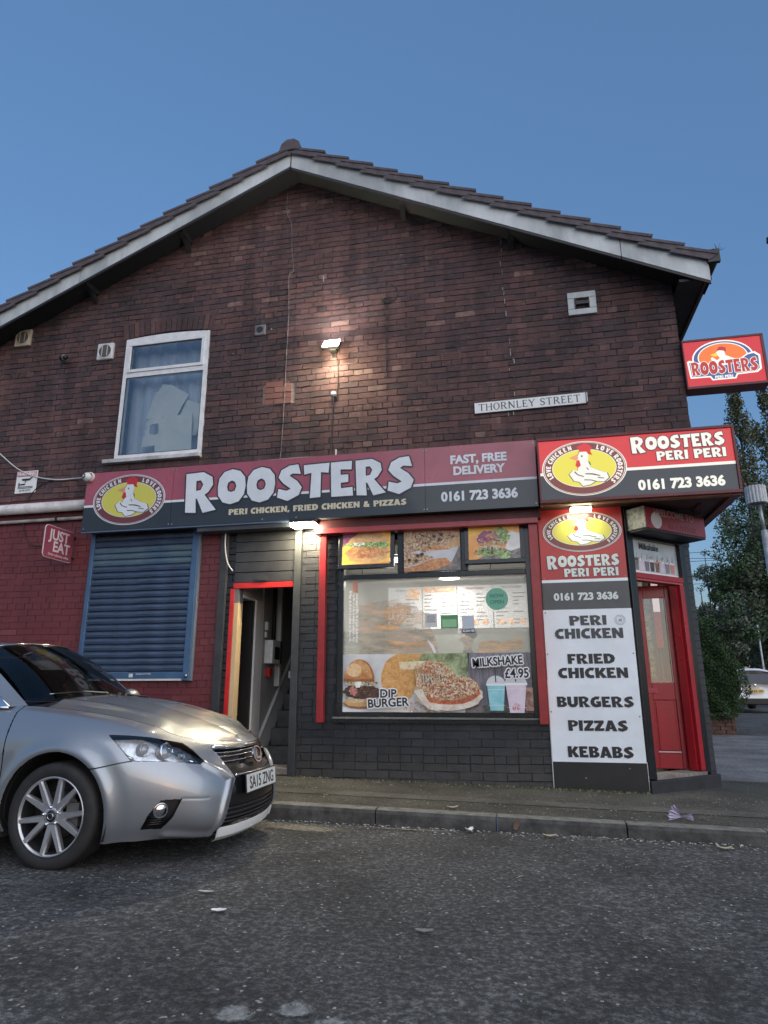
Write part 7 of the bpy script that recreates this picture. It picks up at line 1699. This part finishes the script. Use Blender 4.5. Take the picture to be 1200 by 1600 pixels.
P = np.array(P); a = r_.normal(size=(n, 3)); a /= np.linalg.norm(a, axis=1, keepdims=True); c = np.cross(a, r_.normal(size=(n, 3))); c /= np.linalg.norm(c, axis=1, keepdims=True); s = .017*r_.uniform(.6, 1.5, n)
V = np.stack([P-a*s[:, None], P-c*s[:, None]*.6, P+a*s[:, None], P+c*s[:, None]*.6], 1).reshape(-1, 3); me = bpy.data.meshes.new('foliage'); me.from_pydata(V.tolist(), [], np.arange(4*n).reshape(n, 4).tolist())
for m in M_leafd: me.materials.append(m)
me.polygons.foreach_set('material_index', ((np.sin(P[:, 0]*9)+np.sin(P[:, 2]*7+P[:, 0]*4)+r_.normal(size=n)*.9) > .4).astype(np.int32)+(r_.random(n) < .12).astype(np.int32)); me.update(); link('foliage', me, H)
GWL = empty('garden_wall', (3.4, 9.1, 0), 'low red brown brick wall under the hedge', 'wall')
M_gb = pmat('garden brick', (.11,.060,.045), .85, var=.4, scale=7); box('wall_core', GWL, M_mortar, 1.84, 4.32, 9.02, 9.22, -.12, .33)
for i in range(6):
    x = 1.9+(.11 if i % 2 else 0)
    while x < 4.32:
        x1 = min(x+.225, 4.335)
        if x1-x > .04: box('brick', GWL, M_gb, x+.005, x1-.005, 9.0+random.uniform(-.003, .003), 9.03, -.12+i*.075, -.12+i*.075+.066)
        x += .235
# neighbouring boundary just past the shop (dark brick stub with coping)
NB = empty('boundary_wall', (2.0, 6.5, 0), 'dark painted garden boundary wall just past the shop side wall', 'wall'); box('wall_core', NB, pmat('dark render', (.03,.03,.035), .7, var=.3), 1.84, 2.35, 6.4, 6.6, -.1, 2.32); box('coping', NB, pmat('coping', (.06,.055,.055), .8), 1.84, 2.38, 6.37, 6.63, 2.321, 2.37)
# white car parked down the side street, seen from behind
WC = empty('parked_car', (8.2, 21, .05), 'white hatchback seen from behind, parked beyond the hedge', 'car'); M_wp = pmat('white car paint', (.82,.83,.84), .25, coat=.6)
def wsec(y, pts): return [(x, y, z) for x, z in pts]
X_ = 8.16; half = [(.0,.30),(.70,.30),(.80,.36),(.84,.55),(.86,.80),(.83,.95),(.70,1.25),(.60,1.42),(.30,1.48),(0,1.49)]
rows = []
for y, sc_, top in ((20.0,.955,.97),(20.06,.985,1.0),(20.4,1.0,1.02),(21.5,1.0,1.03),(22.6,1.0,1.0),(23.6,.98,.72),(24.1,.9,.60)):
    rows.append([(X_+s*x*sc_, y+(.30*max(0, z-.95)/.5 if y < 20.3 else 0), .05+(z*top if z > .9 else z)) for s, lst in ((-1, half), (1, half[::-1])) for x, z in lst])
b = mb(M_wp, True); n0 = len(rows[0])
for rw in rows: b.v += rw
for i in range(len(rows)-1):
    for k in range(n0): b.face([i*n0+k, i*n0+(k+1) % n0, (i+1)*n0+(k+1) % n0, (i+1)*n0+k])
b.face(list(range(n0))); b.build('body', WC)
b = mb(pmat('dark rear glass', (.03,.04,.055), .08)); yw = lambda z: 20.0+.30*max(0, z-.95)/.5-.012
b.poly([(X_-.70, yw(1.0), 1.04), (X_+.70, yw(1.0), 1.04), (X_+.58, yw(1.34), 1.36), (X_-.58, yw(1.34), 1.36)]); b.build('rear_window', WC)
b = mb(pmat('yellow plate', (.75,.52,.10), .4)); b.box(X_-.26, X_+.26, 19.975, 19.99, .70, .81); pl_ = b.build('number_plate', WC); 
bez_text('registration', 'DK21 YRX', .09, M_ink, Frame((0, 19.974, 0), (1,0,0)).mat(X_, .715, .001), pl_, bold=.01, sx=.85) if False else None
b = mb(M_ink)
for k in range(7):
    if k != 4: b.box(X_-.22+k*.063, X_-.22+k*.063+.035, 19.970, 19.974, .725, .785)
b.build('registration', pl_)
b = mb(pmat('tail light', (.35,.02,.02), .2)); b.box(X_-.80, X_-.62, 19.985, 20.0, .84, 1.02); b.box(X_+.62, X_+.80, 19.985, 20.0, .84, 1.02); b.build('tail_light', WC)
b = mb(M_blackpl); b.box(X_-.78, X_+.78, 19.95, 20.3, .28, .50); b.build('bumper', WC, bevel=.03)
b = mb(M_chrome, True); b.lathe([(0,.01),(.045,.008),(.05,0)], (X_-.02, 19.985, .96), (0,-1,0), 18); b.build('badge', WC)
for sx_ in (-.72, .72):
    for yy in (20.7, 23.2):
        b = mb(M_tyre, True); b.tube([(X_+sx_-.1, yy, .35), (X_+sx_+.1, yy, .35)], .31, 24); b.build('wheel', WC)
# lamp column with fluted cap, second column further right
LP = empty('galvanised_pole', (5.47, 9, 0), 'grey galvanised pole with a white fluted cap right of the shop', 'pole'); M_galv = pmat('galvanised', (.42,.44,.46), .4, metal=.4, var=.3, scale=9)
b = mb(M_galv, True); b.tube([(5.47, 9, -.1), (5.47, 9, 4.35)], .07, 14); b.tube([(5.47, 9, 4.35), (5.45, 9, 4.95)], .04, 10); b.build('column', LP)
b = mb(pmat('pale cap', (.58,.60,.62), .5, var=.2, scale=8), False)
for k in range(18):
    t = 2*math.pi*k/18; x, y = 5.41+.19*math.cos(t), 9+.19*math.sin(t); b.tube([(x, y, 4.98), (x, y, 5.38)], .034, 8)
b.build('fluted_cap', LP); b = mb(M_galv, True); b.lathe([(0,0),(.16,0),(.16,.36),(0,.36)], (5.41, 9, 5.0), (0,0,1), 20); b.build('cap_core', LP)
LC = empty('lamp_column', (6.2, 8, 0), 'tip of a dark lamp column at the right edge of the sky', 'lamp post'); b = mb(pmat('dark column', (.03,.035,.04), .5), True); b.tube([(6.25, 8, -.1), (6.25, 8, 10.4), (6.23, 8, 11.15)], [.075, .06, .05], 12); b.build('column', LC); b = mb(M_blackpl, True); b.lathe([(0,.16),(.07,.12),(.08,0)], (6.23, 8, 11.1), (0,0,1), 12); b.build('cap', LC)
LC2 = empty('street_pole', (9.6, 21, 0), 'thin pale pole standing behind the white car', 'pole'); b = mb(M_galv, True); b.tube([(9.15, 22, 0), (9.15, 22, 3.3)], .035, 8); b.build('column', LC2)
for k, (z0, z1) in enumerate(((7.3, 8.1), (6.95, 7.75), (6.2, 7.1), (5.9, 6.85), (8.3, 6.9))):
    x0, x1 = -6, 26; b = mb(M_blackpl, True)
    b.tube([(x0+(x1-x0)*i/16, 26+k*.4, z0-.9+(z1-z0)*i/16-.9*math.sin(math.pi*i/16)+1.2) for i in range(17)], .014, 4)
    tag(b.build('overhead_cable'), 'overhead cable in the low sky by the shop corner, ' + ['second from the top', 'third from the top', 'fourth from the top', 'lowest of the five', 'steepest, sloping down to the right'][k], 'cable', 'overhead cables')

# ================================================================== PERSON INSIDE THE SHOP
def skin_mesh(name, verts, edges, radii, m, parent, sub_=2, root=0):
    me = bpy.data.meshes.new(name); me.from_pydata(verts, edges, []); o = bpy.data.objects.new(name, me); COL.objects.link(o)
    o.modifiers.new('skin', 'SKIN'); sl_ = me.skin_vertices[0] if me.skin_vertices else None
    lay_ = me.skin_vertices[0].data
    for d_, r__ in zip(lay_, radii): d_.radius = (r__[0], r__[1]) if isinstance(r__, tuple) else (r__, r__)
    lay_[root].use_root = True
    s_ = o.modifiers.new('sub', 'SUBSURF'); s_.levels = sub_; s_.render_levels = sub_
    dg = bpy.context.evaluated_depsgraph_get(); dg.update(); me2 = bpy.data.meshes.new_from_object(o.evaluated_get(dg)); bpy.data.objects.remove(o)
    me2.materials.clear(); me2.materials.append(m); me2.polygons.foreach_set('use_smooth', [True]*len(me2.polygons)); return link(name, me2, parent)
PX, PY = -.76, 2.35
PE = empty('person', (PX, PY, .06), 'person seen in profile facing left behind the serving counter of the shop', 'person')
M_skin = pmat('skin', (.50,.33,.25), .55); M_shirt = pmat('dark shirt', (.05,.055,.06), .85); M_hair = pmat('hair', (.02,.015,.012), .8)
P_ = lambda x, y, z: (PX+x, PY+y, z)
vb = [P_(0,0,.95), P_(0,0,1.15), P_(0,0,1.32), P_(0,0,1.42), P_(0,.17,1.37), P_(0,-.17,1.37), P_(.02,.22,1.1), P_(-.14,.20,.98), P_(.02,-.22,1.1), P_(-.14,-.20,.98), P_(0,.09,.9), P_(0,.1,.5), P_(0,.1,.12), P_(0,-.09,.9), P_(0,-.1,.5), P_(0,-.1,.12), P_(-.14,.1,.09), P_(-.14,-.1,.09)]
ed = [(0,1),(1,2),(2,3),(2,4),(2,5),(4,6),(6,7),(5,8),(8,9),(0,10),(10,11),(11,12),(0,13),(13,14),(14,15),(12,16),(15,17)]
rd = [(.13,.15),(.12,.14),(.11,.15),(.055,.06),.065,.065,.045,.035,.045,.035,.085,.06,.04,.085,.06,.04,.035,.035]
skin_mesh('body', vb, ed, rd, M_shirt, PE)
vh = [P_(0,0,1.40), P_(-.005,0,1.47), P_(0,0,1.54), P_(.01,0,1.62), P_(.015,0,1.68), P_(-.055,0,1.50), P_(-.075,0,1.565)]
skin_mesh('head', vh, [(0,1),(1,2),(2,3),(3,4),(1,5),(2,6)], [.052,.055,.078,.09,.065,.036,.030], M_skin, PE)
b = mb(M_skin, True); b.tube([P_(-.085,0,1.60), P_(-.115,0,1.565), P_(-.085,0,1.555)], [.008,.014,.010], 8); b.ball(P_(.015,-.085,1.57), .022, 6, (.8,.4,1.3)); b.ball(P_(.015,.085,1.57), .022, 6, (.8,.4,1.3)); b.build('nose_and_ears', PE)
b = mb(M_ink, True); b.ball(P_(-.078,-.035,1.595), .010, 5); b.ball(P_(-.078,.035,1.595), .010, 5); b.build('eyes', PE)
b = mb(M_hair, True); b.ball(P_(.03,0,1.645), .098, 10, (1, .95, .8)); b.build('hair', PE)
for s in (-1, 1):
    for f_ in range(5):
        y = s*.20+(f_-2)*.016; l_ = (.05,.075,.082,.076,.06)[f_]; x0 = -.17
        b = mb(M_skin, True); b.tube([P_(x0, y, .975), P_(x0-l_*.5, y*1.0+(.02*s*-1 if f_ == (0 if s > 0 else 4) else 0), .975), P_(x0-l_*.85, y, .955), P_(x0-l_, y, .935)], [.010,.009,.008,.006], 6); b.build('finger', PE)
    b = mb(M_skin, True); b.ball(P_(-.155, s*.20, .975), .04, 8, (1, .95, .4)); b.build('palm', PE)

# ================================================================== SMALL THINGS ON THE GROUND
def blob3(b, cx, cy, z, r, hgt, seed, n=10):
    rr = random.Random(seed); P = [(cx+r*rr.uniform(.6, 1.2)*math.cos(2*math.pi*i/n), cy+r*rr.uniform(.5, 1.0)*math.sin(2*math.pi*i/n), z) for i in range(n)]
    c = (cx, cy, z+hgt); s = len(b.v); b.v += P+[c]
    for i in range(n): b.face([s+i, s+(i+1) % n, s+n])
# crumpled tissue on the pavement
b = mb(pmat('tissue', (.50,.44,.56), .85, var=.15, scale=30), False); rt_ = random.Random(6); cx, cy = 1.02, -1.30; z = gz(cx)
n_ = 15; P0 = []; P1 = []; P2 = []
for i in range(n_):
    t_ = i/(n_-1); a_ = -.1+1.35*t_+rt_.uniform(-.06, .06); w_ = .012*(1 if i % 2 else -1)*rt_.uniform(.2, 1.8)
    P0.append((cx+.055-.01*t_, cy+.3*w_, z+.022+.006*t_)); r_t = .105*rt_.uniform(.72, 1.12); P1.append((cx+.05-r_t*math.cos(a_)*1.0, cy-.03+w_+.03*t_, max(z+.006, z+.012+r_t*math.sin(a_)*.95)))
    P2.append((cx+.07+.055*math.cos(a_-.4), cy+w_*.7-.01, max(z+.004, z+.02+.045*math.sin(a_-.5))))
b.v = P0+P1+P2
for i in range(n_-1): b.face([i, i+1, n_+i+1, n_+i]); b.face([i, i+1, 2*n_+i+1, 2*n_+i])
tag(b.build('crumpled_tissue'), 'crumpled pale lilac tissue lying on the pavement near the kerb', 'tissue')
M_lb = pmat('dead leaf', (.12,.075,.05), .8, var=.4); M_ly = pmat('pale leaf', (.42,.38,.24), .8)
def leaf(x, y, z, l, w_, ang, m, lab, lift=.02, up=0):
    b = mb(m); F = Frame((x, y, z), (math.cos(ang), math.sin(ang), up), (0, 0, 1)); n = 9
    L0 = [(-l+2*l*i/(n-1), 0) for i in range(n)]; s = len(b.v)
    d = Vector((math.cos(ang), math.sin(ang), up)).normalized(); q = Vector((-math.sin(ang), math.cos(ang), 0))
    for i in range(n):
        t = -1+2*i/(n-1); wd = w_*math.sqrt(max(0, 1-t*t))*(1+.2*math.sin(i*2)); c = Vector((x, y, z+.006))+d*l*t+Vector((0, 0, lift*t*t*.6))
        b.v += [tuple(c+q*wd+Vector((0,0,lift*.4))), tuple(c), tuple(c-q*wd+Vector((0,0,lift*.35)))]
    for i in range(n-1):
        for k in range(2): b.face([s+i*3+k, s+(i+1)*3+k, s+(i+1)*3+k+1, s+i*3+k+1])
    o = b.build('fallen_leaf'); tag(o, lab, 'leaf'); return o
leaf(-.13, -1.625, zr(0)+.05, .045, .022, 1.2, M_lb, 'curled brown leaf leaning against the kerb face', .01, 1.2)
leaf(.10, -1.72, zr(0)+.004, .05, .02, .1, M_ly, 'pale yellow leaf in the gutter right of the brown leaf')
leaf(-.62, -1.38, gz(-.6)+.005, .045, .018, .3, M_ly, 'pale leaf on the pavement edge in the middle')
leaf(1.22, -1.80, zr(1.2)+.003, .05, .02, .05, M_ly, 'pale leaf in the gutter below the tissue')
leaf(-.49, -3.75, zr(0)+.012, .042, .018, .1, pmat('grey leaf litter', (.22,.21,.20), .8), 'grey curled leaf lying on the road in the middle', .01)
leaf(-1.47, -3.70, zr(-1.5)+.004, .038, .02, .2, M_sticker, 'white torn scrap on the road in front of the car', .004)
leaf(-1.66, -3.45, zr(-1.6)+.004, .045, .012, .05, pmat('scrap', (.5,.5,.48), .8), 'thin pale scrap on the road left of the white scrap', .003)
leaf(-.47, -1.68, zr(-.5)+.004, .032, .03, .7, M_sticker, 'small white lump of litter against the kerb', .03)
# grit, crumbs, moss: uncountable
def grit(name, m, n, xr, yr, zf, s, seed, dens=None):
    b = mb(m); rr = random.Random(seed); k = 0
    while k < n:
        x = rr.uniform(*xr); y = rr.uniform(*yr)
        if dens and rr.random() > dens(x, y): continue
        blob3(b, x, y, zf(x)+.001, s*rr.uniform(.4, 1.5), s*rr.uniform(.2, .7), k, 5); k += 1
    return tag(b.build(name), kind='stuff')
M_grit = pmat('grit', (.42,.41,.38), .9, var=.5, scale=40); M_grit2 = pmat('crumbs', (.40,.38,.30), .9, var=.4, scale=40)
grit('gutter_grit', M_grit, 420, (-2.6, 3), (-1.9, -1.61), lambda x: zr(x)+.004, .009, 1, lambda x, y: math.exp(-abs(y+1.62)/.06))
grit('pavement_grit', M_grit2, 320, (-2.5, 2.3), (-1.45, -.02), gz, .007, 2)
grit('road_grit', M_grit, 260, (-4, 4), (-5.4, -1.7), lambda x: zr(x)+.004, .006, 3)
b = mb(pmat('trodden gum', (.045,.045,.045), .8)); rr = random.Random(77)
for k in range(90):
    x = rr.uniform(-2.3, 2.4); y = rr.uniform(-1.45, -.08); P_g = blob(x, y, rr.uniform(.008, .018), rr.uniform(.008, .018), 8, .2, k); b.poly([(px_, py_, gz(px_)+.006) for px_, py_ in P_g])
tag(b.build('gum_spots'), kind='stuff')
M_moss = pmat('moss and weeds', (.10,.11,.05), .9, var=.5, scale=30); M_weed = pmat('dry weed', (.30,.30,.16), .85)
b = MB(); rr = random.Random(9)
for k in range(900):
    x = rr.uniform(-2.4, 1.06) if k % 3 else rr.gauss(.55, .3); y = -.03-abs(rr.gauss(0, .035)); 
    if x > 1.06 or x < -2.4: continue
    b.mat(M_moss if rr.random() < .7 else M_weed); h_ = rr.uniform(.004, .022); a = rr.uniform(0, 6.28); dx, dy = math.cos(a)*.008, math.sin(a)*.008
    b.poly([(x-dx, y-dy, gz(x)+.001), (x+dx, y+dy, gz(x)+.001), (x+dx*.3+rr.uniform(-.01, .01), y+dy*.3-.004, gz(x)+h_)])
tag(b.build('wall_foot_weeds'), kind='stuff')
# worn road markings: three pale round blobs, patches of lighter surface
M_mark = bpy.data.materials.new('worn road paint'); M_mark.use_nodes = True; t = M_mark.node_tree; L = t.links; bs = t.nodes['Principled BSDF']; bs.inputs['Roughness'].default_value = .85
g1 = node(t, 'ShaderNodeNewGeometry'); nn = node(t, 'ShaderNodeTexNoise'); nn.inputs['Scale'].default_value = 60; nn.inputs['Detail'].default_value = 6; L.new(g1.outputs['Position'], nn.inputs[0]); r0 = node(t, 'ShaderNodeValToRGB'); r0.color_ramp.elements[0].position = .35; r0.color_ramp.elements[0].color = (.10,.10,.10,1); r0.color_ramp.elements[1].position = .6; r0.color_ramp.elements[1].color = (.36,.36,.34,1); L.new(nn.outputs[0], r0.inputs[0]); L.new(r0.outputs[0], bs.inputs[0])
bpn = node(t, 'ShaderNodeBump'); bpn.inputs['Strength'].default_value = .6; bpn.inputs['Distance'].default_value = .008; L.new(nn.outputs[0], bpn.inputs['Height']); L.new(bpn.outputs[0], bs.inputs['Normal'])
def patchm(name, c1):
    m = bpy.data.materials.new(name); m.use_nodes = True; t = m.node_tree; L = t.links; bs = t.nodes['Principled BSDF']; bs.inputs['Roughness'].default_value = .9
    g1 = node(t, 'ShaderNodeNewGeometry'); nn = node(t, 'ShaderNodeTexNoise'); nn.inputs['Scale'].default_value = 34; nn.inputs['Detail'].default_value = 8; nn.inputs['Roughness'].default_value = .8; L.new(g1.outputs['Position'], nn.inputs[0])
    cr_ = node(t, 'ShaderNodeValToRGB'); cr_.color_ramp.elements[0].position = .38; cr_.color_ramp.elements[0].color = tuple(x*.35 for x in c1)+(1,); cr_.color_ramp.elements[1].position = .62; cr_.color_ramp.elements[1].color = tuple(x*1.25 for x in c1)+(1,); L.new(nn.outputs[0], cr_.inputs[0]); L.new(cr_.outputs[0], bs.inputs['Base Color']); tr = node(t, 'ShaderNodeBsdfTransparent'); mx = node(t, 'ShaderNodeMixShader')
    vc = node(t, 'ShaderNodeAttribute', attribute_name='fade'); ad = node(t, 'ShaderNodeMath', operation='ADD'); L.new(vc.outputs['Fac'], ad.inputs[0]); L.new(nn.outputs[0], ad.inputs[1]); mr = node(t, 'ShaderNodeMapRange'); mr.inputs[1].default_value = .92; mr.inputs[2].default_value = 1.30; L.new(ad.outputs[0], mr.inputs[0]); L.new(mr.outputs[0], mx.inputs[0]); L.new(tr.outputs[0], mx.inputs[1]); L.new(bs.outputs[0], mx.inputs[2]); L.new(mx.outputs[0], t.nodes['Material Output'].inputs[0]); return m
M_dust = patchm('dusty silt', (.22,.20,.16)); M_pale = patchm('worn pale tarmac', (.16,.16,.16))
def dust(name, m, cx, cy, rx, ry, ang=0, core=.75, zoff=.006):
    n, k = 30, 6; V = []; fa = []; F_ = []
    for j in range(k+1):
        q = j/k
        for i in range(n):
            t_ = 2*math.pi*i/n; x, y = rx*q*math.cos(t_), ry*q*math.sin(t_); X2 = cx+x*math.cos(ang)-y*math.sin(ang); Y2 = cy+x*math.sin(ang)+y*math.cos(ang); V.append((X2, Y2, zr(X2)+zoff)); fa.append(core*(1-q))
    for j in range(k):
        for i in range(n): F_.append([j*n+i, j*n+(i+1) % n, (j+1)*n+(i+1) % n, (j+1)*n+i])
    me = bpy.data.meshes.new(name); me.from_pydata(V, [], F_); me.materials.append(m); a = me.attributes.new('fade', 'FLOAT', 'POINT'); a.data.foreach_set('value', fa); o = link(name, me); return tag(o, kind='structure')
M_wm = patchm('worn marking', (.27,.27,.255))
for k_, (cx_, cy_, rx_, ry_) in enumerate(((-.985, -4.60, .105, .085), (-.80, -4.53, .095, .08), (-.665, -4.60, .085, .065))): dust('road_marking', M_wm, cx_, cy_, rx_, ry_, k_*.3, 1.4, .0055)
dust('silt_patch', M_dust, -1.70, -1.86, .62, .20, -.1, 1.15); dust('silt_patch', M_dust, -.9, -1.72, .9, .08, 0, .8, .0075); dust('worn_patch', M_pale, -2.75, -3.55, .60, .18, .15, .75); dust('worn_patch', M_pale, -1.9, -4.05, 1.1, .20, -.35, .55, .007); dust('worn_patch', M_pale, -.05, -4.3, .34, .14, -.5, .6, .0065); dust('worn_patch', M_pale, .9, -3.2, .8, .25, .2, .5, .007)
